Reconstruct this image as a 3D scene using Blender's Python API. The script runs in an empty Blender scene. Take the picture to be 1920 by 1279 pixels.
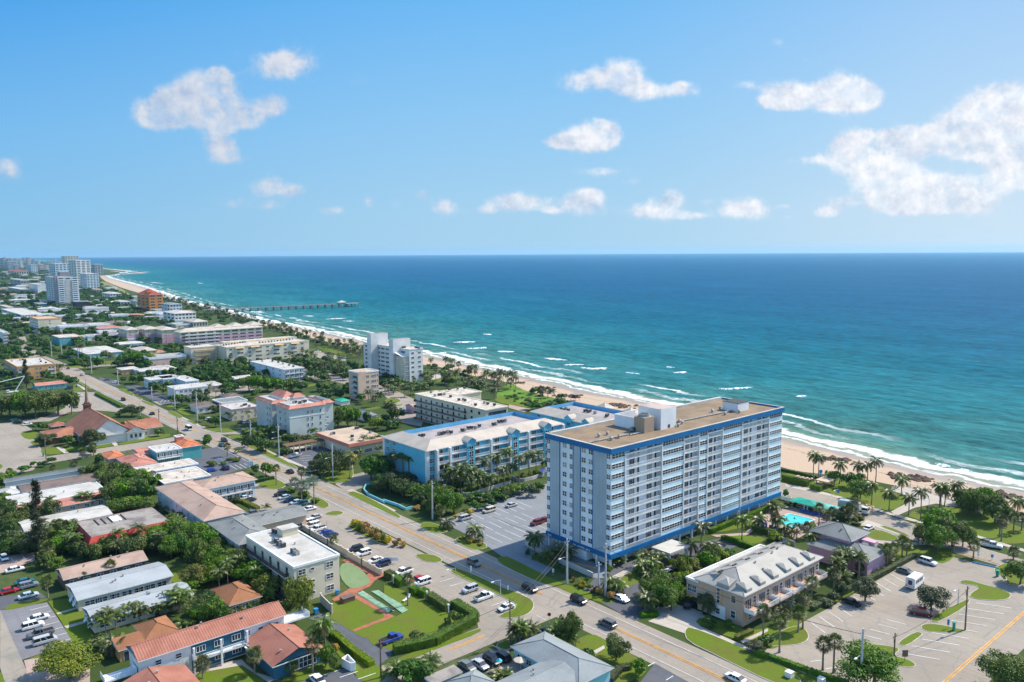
import bpy,math,random
from mathutils import Vector,noise
rnd=random.Random(7)
D=bpy.data;SC=bpy.context.scene
COL=SC.collection
# ------------------------------------------------------------------ camera (surveyed: horizon, facade vanishing points, storey heights)
F,H,VL,CX,CY=1493.0,87.0,472.3,960.0,639.5
PITCH=math.atan((CY-VL)/F);HEAD=math.radians(40.7);ROLL=math.radians(0.33)
FW=Vector((math.sin(HEAD)*math.cos(PITCH),math.cos(HEAD)*math.cos(PITCH),-math.sin(PITCH)))
R0=Vector((math.cos(HEAD),-math.sin(HEAD),0.0));U0=R0.cross(FW)
RV=R0*math.cos(ROLL)-U0*math.sin(ROLL);UV_=R0*math.sin(ROLL)+U0*math.cos(ROLL)
cam_d=D.cameras.new('camera');cam=D.objects.new('camera',cam_d);COL.objects.link(cam)
cam_d.sensor_width=36.0;cam_d.lens=36.0*F/1920.0;cam_d.clip_start=1.0;cam_d.clip_end=90000.0
from mathutils import Matrix
mw=Matrix((RV,UV_,-FW)).transposed().to_4x4();mw.translation=(0,0,H)
cam.matrix_world=mw;SC.camera=cam
# ------------------------------------------------------------------ light
SUN_AZ,SUN_EL=math.radians(103),math.radians(46)
SUN_STRENGTH,SKY_STRENGTH,EXPOSURE=3.5,0.15,0.92
sd=D.lights.new('sun','SUN');sd.energy=SUN_STRENGTH;sd.angle=math.radians(0.53);sd.color=(1.0,0.92,0.78)
so=D.objects.new('sun',sd);COL.objects.link(so)
sdir=Vector((math.sin(SUN_AZ)*math.cos(SUN_EL),math.cos(SUN_AZ)*math.cos(SUN_EL),math.sin(SUN_EL)))
so.rotation_euler=sdir.to_track_quat('Z','Y').to_euler();so.location=(300,0,300)
SC.view_settings.view_transform='Standard';SC.view_settings.look='None'
SC.view_settings.exposure=EXPOSURE;SC.view_settings.gamma=1.0
SC.cycles.max_bounces=5;SC.cycles.diffuse_bounces=2;SC.cycles.glossy_bounces=2;SC.cycles.transmission_bounces=2
SC.cycles.volume_bounces=0;SC.cycles.transparent_max_bounces=6
SC.cycles.caustics_reflective=False;SC.cycles.caustics_refractive=False

def ray(x,y):
    return FW*F+RV*(x-CX)+UV_*(CY-y)
def P(x,y,z=0.0):# surveyed picture point -> place on the level z
    d=ray(x,y);t=(z-H)/d.z
    return (d.x*t,d.y*t)
def ONX(x,y,X):# point on the vertical plane X = const
    d=ray(x,y);t=X/d.x;return (d.y*t,d.z*t+H)
def ONY(x,y,Y):
    d=ray(x,y);t=Y/d.y;return (d.x*t,d.z*t+H)
def HZ(x,y,yt,xt=None):# height of something standing at (x, y) whose top shows at yt
    X,Y=P(x,y);d=ray(x if xt is None else xt,yt)
    t=math.hypot(X,Y)/math.hypot(d.x,d.y);return d.z*t+H
def proj(X,Y,Z=0.0):
    v=Vector((X,Y,Z-H));f=v.dot(FW)
    return CX+F*v.dot(RV)/f,CY-F*v.dot(UV_)/f
def pxm(X,Y,Z=0.0):
    return F/Vector((X,Y,Z-H)).dot(FW)
PAN={'f':(0,0,1),'1a':(0,1040,5.333),'1b':(360,1040,5.333),'1c':(720,1040,5.333),'1d':(1080,1040,5.333),
       '1e':(1440,1040,4),'2a':(0,800,5.328),'2b':(360,800,5.328),'2c':(720,800,5.328),'2d':(1000,730,3.875),
       '2e':(1440,800,4),'3a':(0,640,6.4),'3b':(300,640,6.4),'3c':(600,640,4.8),'3d':(0,470,6.4),
       '3e':(250,520,4.267),'4':(900,600,3.2),'5':(0,460,12.79)}
def K(p,*v):# survey sheet p, flat list of coordinates -> list of picture points
    a,b,s=PAN[p]
    return [(a+v[i]/s,b+v[i+1]/s) for i in range(0,len(v),2)]

# ------------------------------------------------------------------ node helpers
class N:
    def __init__(s,tree):s.t=tree
    def n(s,typ,**kw):
        o=s.t.nodes.new(typ)
        for k,v in kw.items():
            if k.startswith('_'):setattr(o,k[1:],v)
        for k,v in kw.items():
            if not k.startswith('_'):
                k2=int(k[1:]) if k[0]=='i' and k[1:].isdigit() else k.replace('__',' ')
                if isinstance(v,bpy.types.NodeSocket):s.t.links.new(v,o.inputs[k2])
                else:o.inputs[k2].default_value=v
        return o
    def m(s,op,a,b=0.0,c=0.0,clamp=False):
        return s.n('ShaderNodeMath',_operation=op,_use_clamp=clamp,i0=a,i1=b,i2=c).outputs[0]
    def mix(s,f,a,b):
        o=s.n('ShaderNodeMix',_data_type='RGBA')
        for i,v in ((0,f),(6,a),(7,b)):
            if isinstance(v,bpy.types.NodeSocket):s.t.links.new(v,o.inputs[i])
            else:o.inputs[i].default_value=v if i==0 or len(v)==4 else (*v,1)
        return o.outputs[2]
    def ramp(s,f,stops,interp='LINEAR'):
        o=s.n('ShaderNodeValToRGB',Fac=f);cr=o.color_ramp;cr.interpolation=interp
        while len(cr.elements)<len(stops):cr.elements.new(0.5)
        for e,(p,c) in zip(cr.elements,stops):
            e.position=p;e.color=(*c,1) if len(c)==3 else c
        return o.outputs[0]
    def noise(s,vec,scale,detail=3,rough=0.55,dim='3D'):
        o=s.n('ShaderNodeTexNoise',Vector=vec,Scale=scale,Detail=detail,Roughness=rough)
        return o.outputs[0]
    def smooth(s,v,a,b):
        return s.n('ShaderNodeMapRange',_interpolation_type='SMOOTHSTEP',i0=v,i1=a,i2=b,i3=0.0,i4=1.0).outputs[0]
MATS={}
def newmat(name):
    m=D.materials.new(name);m.use_nodes=True;t=m.node_tree;t.nodes.clear()
    g=N(t);out=g.n('ShaderNodeOutputMaterial');b=g.n('ShaderNodeBsdfPrincipled')
    t.links.new(b.outputs[0],out.inputs[0]);return m,g,b,out
def M(name,c,rough=0.8,var=0.12,scale=0.25,spec=0.3,c2=None,fine=0.06,bump=0.0,bscale=4.0,metal=0.0,coord='Object',tile=None):
    """weathered paint / plaster / roofing: broad stains plus fine grain"""
    if name in MATS:return MATS[name]
    m,g,b,out=newmat(name)
    tc=g.n('ShaderNodeTexCoord').outputs[coord] if coord !='W' else g.n('ShaderNodeNewGeometry').outputs['Position']
    oi=g.n('ShaderNodeObjectInfo').outputs['Random']
    vec=g.n('ShaderNodeVectorMath',_operation='ADD',i0=tc,i1=g.n('ShaderNodeCombineXYZ',X=g.m('MULTIPLY',oi,90.0)).outputs[0]).outputs[0] if coord !='W' else tc
    n1=g.smooth(g.noise(vec,scale,4,0.6),0.38,0.68)
    dark=c2 if c2 else tuple(x*(1-2.2*var) for x in c)
    colr=g.mix(n1,c,dark)
    if fine:
        n2=g.noise(vec,scale*14,2)
        colr=g.n('ShaderNodeHueSaturation',Value=g.m('MULTIPLY_ADD',n2,fine*4,1-fine*2),Color=colr).outputs[0]
    hgt=None
    if tile:# rows of barrel tiles or panels: axis, pitch
        ax,pitch_,depth=tile
        w=g.n('ShaderNodeTexWave',_wave_type='BANDS',_bands_direction=ax,Vector=tc,Scale=6.2832/pitch_/20*1.0,Distortion=0.0)
        hgt=w.outputs[1]
        colr=g.mix(g.m('MULTIPLY',g.m('SUBTRACT',1.0,hgt),depth),colr,tuple(x*0.35 for x in c))
    g.t.links.new(colr,b.inputs['Base Color'])
    b.inputs['Roughness'].default_value=rough;b.inputs['Specular IOR Level'].default_value=spec;b.inputs['Metallic'].default_value=metal
    if bump:
        bn=g.n('ShaderNodeBump',Strength=bump,Distance=0.2,Height=g.noise(vec,bscale,3))
        g.t.links.new(bn.outputs[0],b.inputs['Normal'])
    MATS[name]=m;return m
def FOL(name,ca,cb,cc,rough=0.55,trans=0.25):
    if name in MATS:return MATS[name]
    m,g,b,out=newmat(name)
    tc=g.n('ShaderNodeTexCoord').outputs['Object'];oi=g.n('ShaderNodeObjectInfo').outputs['Random']
    n=g.noise(tc,0.9,3)
    c=g.mix(g.smooth(n,0.35,0.65),ca,cb)
    c=g.mix(g.m('MULTIPLY',g.smooth(g.noise(tc,5.0,2),0.5,0.75),0.6),c,cc)
    c=g.n('ShaderNodeHueSaturation',Hue=g.m('MULTIPLY_ADD',oi,0.05,0.475),Saturation=g.m('MULTIPLY_ADD',oi,0.25,0.85),Value=g.m('MULTIPLY_ADD',oi,0.55,0.75),Color=c).outputs[0]
    g.t.links.new(c,b.inputs['Base Color']);b.inputs['Roughness'].default_value=rough;b.inputs['Specular IOR Level'].default_value=0.35
    tr=g.n('ShaderNodeBsdfTranslucent',Color=c);mx=g.n('ShaderNodeMixShader',i0=trans)
    g.t.links.new(b.outputs[0],mx.inputs[1]);g.t.links.new(tr.outputs[0],mx.inputs[2]);g.t.links.new(mx.outputs[0],out.inputs[0])
    MATS[name]=m;return m

# ------------------------------------------------------------------ sky: physical sky with drifting cumulus
w=D.worlds.new('World');SC.world=w;w.use_nodes=True;w.node_tree.nodes.clear();g=N(w.node_tree)
sky=g.n('ShaderNodeTexSky',_sky_type='NISHITA',_sun_disc=False,_sun_elevation=SUN_EL,_sun_rotation=SUN_AZ,_air_density=1.0,_dust_density=0.8,_ozone_density=2.2,_altitude=50)
tc=g.n('ShaderNodeTexCoord').outputs['Generated']
def vdot(v):return g.n('ShaderNodeVectorMath',_operation='DOT_PRODUCT',i0=tc,i1=v).outputs['Value']
hx,hy=math.sin(HEAD),math.cos(HEAD)
fwd=g.m('MAXIMUM',vdot((hx,hy,0)),0.05)
su=g.m('DIVIDE',vdot((hy,-hx,0)),fwd);sv=g.m('DIVIDE',vdot((0,0,1)),fwd)
uv=g.n('ShaderNodeCombineXYZ',X=su,Y=sv,Z=0.0).outputs[0]
# every cloud as the bearing / elevation of its lobes (surveyed), width, height, density
CL=[(330,200,62,36,1),(400,165,42,36,1),(412,148,16,16,.8),(300,215,34,20,.9),(450,215,60,22,.62),(515,195,26,18,.62),(415,278,30,28,.85),(425,232,50,12,.4),(540,112,56,30,.6),(525,125,40,18,.4),(678,155,22,16,.42),(437,98,14,8,.28),
      (505,352,36,22,.62),(430,382,30,12,.42),(555,360,22,14,.42),(515,388,36,9,.35),(12,318,24,30,.55),(690,377,11,15,.6),(708,330,20,8,.3),(745,382,16,8,.35),(835,388,28,18,.6),(790,368,14,12,.4),(865,345,14,8,.2),
      (965,379,50,17,.8),(1085,382,44,24,.75),(1110,365,18,10,.5),(1130,322,52,10,.5),(1235,396,60,16,.7),(1262,368,36,12,.55),(1395,390,44,20,.8),(1322,378,12,7,.4),(1475,387,16,6,.4),(1482,407,14,5,.35),
      (1105,262,48,24,1),(1128,245,28,24,1),(1055,266,38,10,.7),(1095,152,46,20,.6),(1165,142,38,30,.66),(1200,172,34,18,.5),(1245,172,24,16,.36),(1290,170,32,15,.42),(1275,162,14,10,.45),
      (1590,172,46,34,1.1),(1500,182,52,24,1.1),(1455,190,30,14,.8),(1415,160,44,10,.45),(1620,182,26,18,.9),(1515,110,34,10,.3),(1455,78,20,9,.28),(1520,300,34,9,.5),(1600,282,54,26,1),(1665,270,60,30,1.1),(1720,272,36,24,.9),(1610,322,44,16,.6),(1695,318,30,16,.7),(1750,335,46,18,.5),(620,395,30,9,.5),(905,395,24,8,.45),(1300,405,24,7,.4),(1030,395,18,6,.4),(1540,402,26,8,.4),(1180,340,26,8,.4),(470,300,30,9,.3),
      (1860,230,70,46,1.3),(1890,200,56,38,1.3),(1800,250,52,30,1.2),(1870,285,76,20,.9),(1940,240,60,60,1.3),(1990,280,80,60,1.2),(1900,330,60,24,.6),(1560,386,28,15,.55),(1655,362,50,28,.7),(1700,386,50,18,.75),(1790,360,60,22,.55),(1830,385,46,18,.6),(1770,392,36,12,.5),
      (2100,180,90,50,1),(2250,320,140,40,.9),(-120,250,80,36,.8),(-260,120,120,60,.8),(700,-120,160,60,.7),(1500,-160,200,70,.8),(1100,-300,150,60,.7)]
nz=g.noise(uv,21.0,8,0.62);nz2=g.noise(uv,75.0,5,0.6)
warp=g.m('MULTIPLY_ADD',g.m('SUBTRACT',nz2,0.5),1.2,g.m('MULTIPLY',g.m('SUBTRACT',nz,0.5),2.5))
acc=None;shd=None
for (x,y,rx,ry,a) in CL:
    a=min(a*1.3,1.1);rx,ry=rx*1.08,ry*1.08;d=ray(x,y);ff=d.x*hx+d.y*hy;cu=(d.x*hy-d.y*hx)/ff;cv=d.z/ff
    q=g.n('ShaderNodeVectorMath',_operation='MULTIPLY_ADD',i0=uv,i1=(F/rx,F/ry,0),i2=(-cu*F/rx,-cv*F/ry,0)).outputs[0]
    l=g.n('ShaderNodeVectorMath',_operation='LENGTH',i0=q).outputs['Value']
    fall=g.n('ShaderNodeMapRange',_interpolation_type='SMOOTHSTEP',i0=l,i1=1.9,i2=0.0,i3=0.0,i4=a).outputs[0]
    acc=fall if acc is None else g.m('ADD',acc,fall)
acc=g.m('MINIMUM',acc,0.98)
dens=g.m('ADD',g.m('MULTIPLY',acc,1.35),g.m('SUBTRACT',warp,0.33))
alpha=g.m('MULTIPLY',g.n('ShaderNodeMapRange',_interpolation_type='SMOOTHSTEP',i0=dens,i1=0.0,i2=0.95,i3=0.0,i4=1.0).outputs[0],g.smooth(acc,0.03,0.85))
alpha=g.m('MULTIPLY',alpha,g.m('MULTIPLY_ADD',g.smooth(g.noise(uv,34.0,5,0.6),0.38,0.56),0.3,0.7))
uv_up=g.n('ShaderNodeVectorMath',_operation='ADD',i0=uv,i1=(0.006,0.012,0)).outputs[0]
relief=g.m('SUBTRACT',nz,g.noise(uv_up,21.0,8,0.62))
lit=g.m('MULTIPLY_ADD',relief,3.0,0.68,clamp=True)
ccol=g.mix(lit,g.mix(g.smooth(su,-0.3,0.5),(0.38,0.50,0.70),(0.52,0.61,0.76)),g.mix(g.smooth(su,-0.45,0.35),(0.66,0.70,0.78),(0.93,0.94,0.97)))
sat=g.n('ShaderNodeHueSaturation',Hue=0.497,Saturation=1.18,Value=1.0,Color=sky.outputs[0]).outputs[0]
# marine air: pale blue towards the horizon, brighter on the sun's side
lft=g.ramp(g.m('MULTIPLY',sv,2.5),[(0.0,(0.150,0.288,0.411)),(0.12,(0.135,0.285,0.426)),(0.38,(0.103,0.265,0.454)),(0.8,(0.038,0.196,0.442)),(1.0,(0.031,0.169,0.415))])
mid_=g.ramp(g.m('MULTIPLY',sv,2.5),[(0.0,(0.219,0.350,0.449)),(0.12,(0.208,0.346,0.461)),(0.38,(0.157,0.315,0.477)),(0.8,(0.081,0.257,0.484)),(1.0,(0.065,0.231,0.468))])
rgt=g.ramp(g.m('MULTIPLY',sv,2.5),[(0.0,(0.346,0.426,0.484)),(0.12,(0.330,0.415,0.488)),(0.38,(0.269,0.384,0.496)),(0.8,(0.196,0.323,0.492)),(1.0,(0.177,0.300,0.477))])
grad=g.mix(g.smooth(su,0.0,0.72),g.mix(g.smooth(su,-0.75,0.1),lft,mid_),rgt)
phys=g.n('ShaderNodeVectorMath',_operation='SCALE',i0=sat,Scale=SKY_STRENGTH).outputs[0]
skyc=g.mix(g.smooth(sv,0.38,0.8),grad,phys)
bg1=g.n('ShaderNodeBackground',Color=skyc,Strength=1.0)
bg2=g.n('ShaderNodeBackground',Color=ccol,Strength=0.56)
mx=g.n('ShaderNodeMixShader',i0=alpha);g.t.links.new(bg1.outputs[0],mx.inputs[1]);g.t.links.new(bg2.outputs[0],mx.inputs[2])
g.t.links.new(mx.outputs[0],g.n('ShaderNodeOutputWorld').inputs[0])

# ------------------------------------------------------------------ mesh helpers
class MB:
    def __init__(s):s.v=[];s.f=[];s.m=[]
    def face(s,pts,mi=0):
        b=len(s.v);s.v+=[tuple(p) for p in pts];s.f.append(tuple(range(b,b+len(pts))));s.m.append(mi);return s
    def box(s,x0,y0,z0,x1,y1,z1,mi=0,top=None):
        b=len(s.v)
        s.v+=[(x0,y0,z0),(x1,y0,z0),(x1,y1,z0),(x0,y1,z0),(x0,y0,z1),(x1,y0,z1),(x1,y1,z1),(x0,y1,z1)]
        for q,t in (((0,3,2,1),mi),((4,5,6,7),mi if top is None else top),((0,1,5,4),mi),((1,2,6,5),mi),((2,3,7,6),mi),((3,0,4,7),mi)):
            s.f.append(tuple(b+i for i in q));s.m.append(t)
        return s
    def prism(s,poly,z0,z1,mi=0,top=None):
        n=len(poly);b=len(s.v)
        s.v+=[(p[0],p[1],z0) for p in poly]+[(p[0],p[1],z1) for p in poly]
        for i in range(n):
            j=(i+1)% n;s.f.append((b+i,b+j,b+n+j,b+n+i));s.m.append(mi)
        s.f.append(tuple(range(b+n,b+2*n)));s.m.append(mi if top is None else top);return s
    def tube(s,pts,rad,n=6,mi=0,cap=True):
        rings=[]
        for i,p in enumerate(pts):
            p=Vector(p);a=Vector(pts[max(0,i-1)]);c=Vector(pts[min(len(pts)-1,i+1)]);t=(c-a).normalized()
            up=Vector((0,0,1)) if abs(t.z)<0.9 else Vector((1,0,0));u=t.cross(up).normalized();vv=t.cross(u)
            r=rad[i] if isinstance(rad,(list,tuple)) else rad;b=len(s.v)
            s.v+=[tuple(p+u*math.cos(2*math.pi*k/n)*r+vv*math.sin(2*math.pi*k/n)*r) for k in range(n)];rings.append(b)
        for a,c in zip(rings,rings[1:]):
            for k in range(n):
                s.f.append((a+k,a+(k+1)% n,c+(k+1)% n,c+k));s.m.append(mi)
        if cap:s.f.append(tuple(rings[-1]+k for k in range(n)));s.m.append(mi)
        return s
    def cyl(s,x,y,z0,z1,r0,r1=None,n=10,mi=0):
        return s.tube([(x,y,z0),(x,y,z1)],[r0,r0 if r1 is None else r1],n,mi)
    def mesh(s,name,mats,smooth=False):
        me=D.meshes.new(name);me.from_pydata(s.v,[],s.f)
        for m in (mats if isinstance(mats,(list,tuple)) else [mats]):me.materials.append(m)
        me.polygons.foreach_set('material_index',s.m)
        if smooth:me.polygons.foreach_set('use_smooth',[True]*len(s.f))
        me.update();return me
def ob(name,me,parent=None,loc=(0,0,0),rz=0.0,sc=None):
    o=D.objects.new(name,me);COL.objects.link(o);o.location=loc
    if rz:o.rotation_euler=(0,0,rz)
    if sc is not None:o.scale=sc if isinstance(sc,(tuple,list)) else (sc,sc,sc)
    if parent:o.parent=parent
    return o
THINGS=[]        # [object, label or None, phrase, group]
MARKS=[]         # landmarks for labels: (name, X, Y)
def tag(o,label,cat,group=None):
    o['category']=cat
    if group:o['group']=group
    THINGS.append([o,label,o.location.x,o.location.y]);o['label']=label;return o
def thing(name,label,cat,loc,rz=0.0,group=None,sc=None):
    o=ob(name,None,None,loc,rz,sc);o.empty_display_size=0.5
    return tag(o,label,cat,group)
def structure(name,me,z=0.0):
    o=ob(name,me,None,(0,0,z));o['kind']='structure';return o
def clone(root,loc,rz=0.0,sc=None):
    r=root.copy();COL.objects.link(r);r.location=loc;r.rotation_euler=(0,0,rz)
    if sc is not None:r.scale=sc if isinstance(sc,(tuple,list)) else (sc,sc,sc)
    for ch in KIDS.get(root.name,()):
        c=ch.copy();COL.objects.link(c);c.parent=r
        for gch in KIDS.get(ch.name,()):
            d=gch.copy();COL.objects.link(d);d.parent=c
    return r
KIDS={}
def tri(poly):
    from mathutils.geometry import tessellate_polygon
    return tessellate_polygon([[Vector((p[0],p[1],0)) for p in poly]])
LAYER=[0.0]
def sheet(name,poly,mat,lvl,kerb=0.0,kmat=None):
    if kerb:LAYER[0]=(LAYER[0]+1)% 12;kerb+=LAYER[0]*0.004
    """flat ground sheet from a polygon of world points; kerb > 0 makes a raised bed with a kerb rim"""
    if kerb:
        c=Vector((sum(p[0] for p in poly)/len(poly),sum(p[1] for p in poly)/len(poly)))
        area=sum(poly[i][0]*poly[(i+1)% len(poly)][1]-poly[(i+1)% len(poly)][0]*poly[i][1] for i in range(len(poly)))
        if area<0:poly=poly[::-1]
        mb=MB();mb.prism(poly,0.0,kerb,0,0)
        n=len(poly);inner=[]
        for i in range(n):
            a,b,c2=Vector(poly[i-1]),Vector(poly[i]),Vector(poly[(i+1)% n])
            e1=(b-a).normalized();e2=(c2-b).normalized();nn=Vector((-(e1.y+e2.y),e1.x+e2.x))
            if nn.length<1e-3:nn=Vector((-e1.y,e1.x))
            inner.append(tuple(b+nn.normalized()*0.16))
        o=ob('kerb',mb.mesh('kerb',kmat or KERB));o['kind']='structure'
        me=D.meshes.new(name);me.from_pydata([(p[0],p[1],kerb+0.02) for p in inner],[],[tuple(t) for t in tri(inner)])
        me.materials.append(mat);o=ob(name,me);o['kind']='structure';return o
    LAYER[0]=(LAYER[0]+1)% 12;zz=lvl*0.022+LAYER[0]*0.0018
    me=D.meshes.new(name);me.from_pydata([(p[0],p[1],zz) for p in poly],[],[tuple(t) for t in tri(poly)])
    for pl in me.polygons:
        if pl.normal.z<0:pl.flip()
    me.materials.append(mat);o=ob(name,me);o['kind']='structure';return o
def PW(pts,z=0.0):return [P(x,y,z) for x,y in pts]
def rsmooth(pts,n=2):
    for _ in range(n):
        q=[]
        for i in range(len(pts)):
            a,b=pts[i],pts[(i+1)% len(pts)]
            q+=[(a[0]*.75+b[0]*.25,a[1]*.75+b[1]*.25),(a[0]*.25+b[0]*.75,a[1]*.25+b[1]*.75)]
        pts=q
    return pts
def lines(name,segs,width,mat,z=0.085,name_kind='structure'):
    mb=MB()
    for a,b in segs:
        a,b=Vector(a),Vector(b);d=b-a
        if d.length<1e-3:continue
        n=Vector((-d.y,d.x)).normalized()*width/2
        mb.face([(*(a+n),z),(*(a-n),z),(*(b-n),z),(*(b+n),z)][::1])
    me=mb.mesh(name,mat)
    for pl in me.polygons:
        if pl.normal.z<0:pl.flip()
    o=ob(name,me);o['kind']=name_kind;return o
KERB=M('kerb_concrete',(0.50,0.46,0.38),0.85,0.1,0.5,coord='W')
# ================================================================== SETTING
CO=K('f',2600,1130,2200,1000,1920,925,1790,900,1665,870,1565,845,1469,825,1350,790,1244,761,1166,747,1087,734,1025,717,972,705,850,680,808,668,690,643,555,614,484,601,414,582,344,567,300,550,266,538.5,234,529.5,203,521.5,195,517)
CW=[(318,-3000),(318,-300)]+[p for p in PW(CO)][2:]+[(1150,3900),(1236,5000),(1780,8700),(2050,10900),(2700,16000),(3700,24400),(4000,26000)]
CW=sorted(CW,key=lambda p:p[1])
def coast(Y):
    for a,b in zip(CW,CW[1:]):
        if a[1]<=Y<=b[1]:return a[0]+(b[0]-a[0])*(Y-a[1])/(b[1]-a[1])
    return CW[-1][0]
RH=24500.0
# ground: one sheet out to the horizon
def ground_mat():
    m,g,b,out=newmat('ground');pos=g.n('ShaderNodeNewGeometry').outputs['Position']
    n1=g.noise(pos,0.035,5,0.6);n2=g.noise(pos,0.4,4,0.6);n3=g.noise(pos,3.0,2)
    c=g.ramp(n1,[(0.3,(0.030,0.050,0.014)),(0.5,(0.05,0.078,0.02)),(0.64,(0.085,0.10,0.04)),(0.78,(0.20,0.17,0.12))])
    c=g.mix(g.smooth(n2,0.45,0.7),c,(0.045,0.075,0.018))
    c=g.n('ShaderNodeHueSaturation',Value=g.m('MULTIPLY_ADD',n3,0.5,0.75),Color=c).outputs[0]
    g.t.links.new(c,b.inputs['Base Color']);b.inputs['Roughness'].default_value=0.95;b.inputs['Specular IOR Level'].default_value=0.1
    return m
ys=[-3000,-300]+[p[1] for p in CW if-300<p[1]<24000]+[RH*0.985]
mb=MB();prev=None
for Y in ys:
    c=coast(Y);cur=((-math.sqrt(max(RH*RH-Y*Y,1)),Y,0.0),(c-0,Y,-0.02))
    if prev:mb.face([prev[0],prev[1],cur[1],cur[0]])
    prev=cur
structure('ground',mb.mesh('ground',ground_mat()))
# sea: strips parallel to the shore so that depth colour, painted horizon haze and surf follow it; UV = (along, offshore) in metres
def sea_mat():
    m,g,b,out=newmat('sea');uvn=g.n('ShaderNodeUVMap').outputs[0];sep=g.n('ShaderNodeSeparateXYZ',i0=uvn)
    s,d=sep.outputs[0],sep.outputs[1];pos=g.n('ShaderNodeNewGeometry').outputs['Position']
    ps=g.n('ShaderNodeMapping',Vector=pos,Scale=(1,0.33,1));ps.inputs['Rotation'].default_value=(0,0,math.radians(-14));pv=ps.outputs[0]
    big=g.noise(pos,0.0045,4,0.6);patch=g.noise(pv,0.012,4,0.65)
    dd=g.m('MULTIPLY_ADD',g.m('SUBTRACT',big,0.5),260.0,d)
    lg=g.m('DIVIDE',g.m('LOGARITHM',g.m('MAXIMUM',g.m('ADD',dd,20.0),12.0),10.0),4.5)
    deep=g.ramp(lg,[(0.28,(0.11,0.22,0.16)),(0.40,(0.045,0.185,0.180)),(0.50,(0.016,0.160,0.190)),(0.58,(0.003,0.118,0.188)),(0.66,(0.003,0.096,0.20)),(0.78,(0.003,0.100,0.215)),(0.9,(0.006,0.13,0.26)),(1.0,(0.02,0.18,0.33))])  # farthest stops brightened to soften the horizon: haze put into the colour
    w1=g.noise(pv,0.10,5,0.66);w2=g.noise(g.n('ShaderNodeMapping',Vector=pos,Scale=(1,0.5,1)).outputs[0],0.22,7,0.72)
    deep=g.n('ShaderNodeHueSaturation',Value=g.m('ADD',g.m('ADD',g.m('MULTIPLY',g.smooth(w1,0.36,0.64),0.36),g.m('MULTIPLY',g.smooth(w2,0.35,0.68),0.45)),g.m('MULTIPLY_ADD',patch,0.7,0.06)),Saturation=g.m('MULTIPLY_ADD',patch,-0.2,1.12),Color=deep).outputs[0]  # swell shading and ripple sparkle painted into the water colour
    # sandy turbid shallows
    turb=g.smooth(g.m('MULTIPLY_ADD',g.noise(pv,0.05,4),-22.0,g.m('MULTIPLY',d,1.0)),12.0,-9.0)
    deep=g.mix(g.m('MULTIPLY',turb,0.85),deep,(0.30,0.29,0.22))
    # surf lines
    ns=g.noise(g.n('ShaderNodeCombineXYZ',X=g.m('MULTIPLY',s,0.028),Y=g.m('MULTIPLY',d,0.02)).outputs[0],1.0,4,0.6)
    fine=g.noise(g.n('ShaderNodeCombineXYZ',X=g.m('MULTIPLY',s,0.22),Y=g.m('MULTIPLY',d,0.45)).outputs[0],1.0,6,0.72)
    wob=g.m('MULTIPLY_ADD',g.m('SUBTRACT',ns,0.5),34.0,d)
    def band(c,hw,th,gain=1.0):
        r=g.m('ABSOLUTE',g.m('DIVIDE',g.m('SUBTRACT',wob,c),hw));f=g.m('SUBTRACT',1.0,g.smooth(r,0.2,1.15))
        return g.m('MULTIPLY',g.smooth(g.m('ADD',g.m('MULTIPLY',f,0.62),g.m('SUBTRACT',fine,th)),-0.06,0.34),gain)
    f1=band(12.0,8.0,0.86,.95);f2=g.m('MULTIPLY',band(27.0,6.0,0.98,.8),g.smooth(g.noise(g.n('ShaderNodeCombineXYZ',X=g.m('MULTIPLY',s,0.016),Y=3.0).outputs[0],1.0,2),0.38,0.6));f3=band(3.0,3.2,0.92,.8)
    gate=g.smooth(g.noise(g.n('ShaderNodeCombineXYZ',X=g.m('MULTIPLY',s,0.012),Y=7.0).outputs[0],1.0,2),0.42,0.62)
    f4=g.m('MULTIPLY',band(44.0,3.5,0.8,.8),gate)
    # scattered white horses out to sea
    wc=g.noise(g.n('ShaderNodeMapping',Vector=pos,Scale=(0.16,0.055,1)).outputs[0],1.0,3,0.7)
    wcg=g.smooth(g.noise(pos,0.006,2),0.4,0.6)
    cap=g.m('MULTIPLY',g.m('MULTIPLY',g.smooth(wc,0.735,0.775),wcg),0.6)
    foam=g.m('MAXIMUM',g.m('MAXIMUM',f1,f2),g.m('MAXIMUM',g.m('MAXIMUM',f3,f4),cap))
    col=g.mix(foam,deep,(0.82,0.85,0.86));g.t.links.new(col,b.inputs['Base Color'])
    g.t.links.new(g.m('MULTIPLY_ADD',foam,0.4,0.45),b.inputs['Roughness']);b.inputs['IOR'].default_value=1.33
    b.inputs['Specular IOR Level'].default_value=0.025
    dist=g.n('ShaderNodeVectorMath',_operation='LENGTH',i0=pos).outputs['Value']
    hh=g.m('ADD',g.m('MULTIPLY',w1,2.6),g.m('ADD',g.m('MULTIPLY',w2,0.9),g.m('MULTIPLY',foam,0.35)))
    bp=g.n('ShaderNodeBump',Distance=1.0,Height=hh,Strength=0.8);g.t.links.new(bp.outputs[0],b.inputs['Normal'])
    return m
ds=[-4,0,4,10,20,35,60,100,170,300,520,900,1600,3000,6000,12000,25000,40000]
ys=[-3000,-1500,-600]+list(range(-300,3600,60))+list(range(3600,24400,800))+[24400]
verts,faces,uvs=[],[],[]
for Y in ys:
    c=coast(Y);mxd=math.sqrt(max(RH*RH-Y*Y,0))-c;mxd=max(mxd,60)
    for d in ds:
        dd_=min(d,mxd*(0.9+0.1*d/40000));verts.append((c+dd_,Y,-0.25 if d<0 else (0.03 if d==0 else 0.05)));uvs.append((Y,dd_))
nd=len(ds)
for i in range(len(ys)-1):
    for j in range(nd-1):faces.append((i*nd+j,i*nd+j+1,(i+1)*nd+j+1,(i+1)*nd+j))
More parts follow.
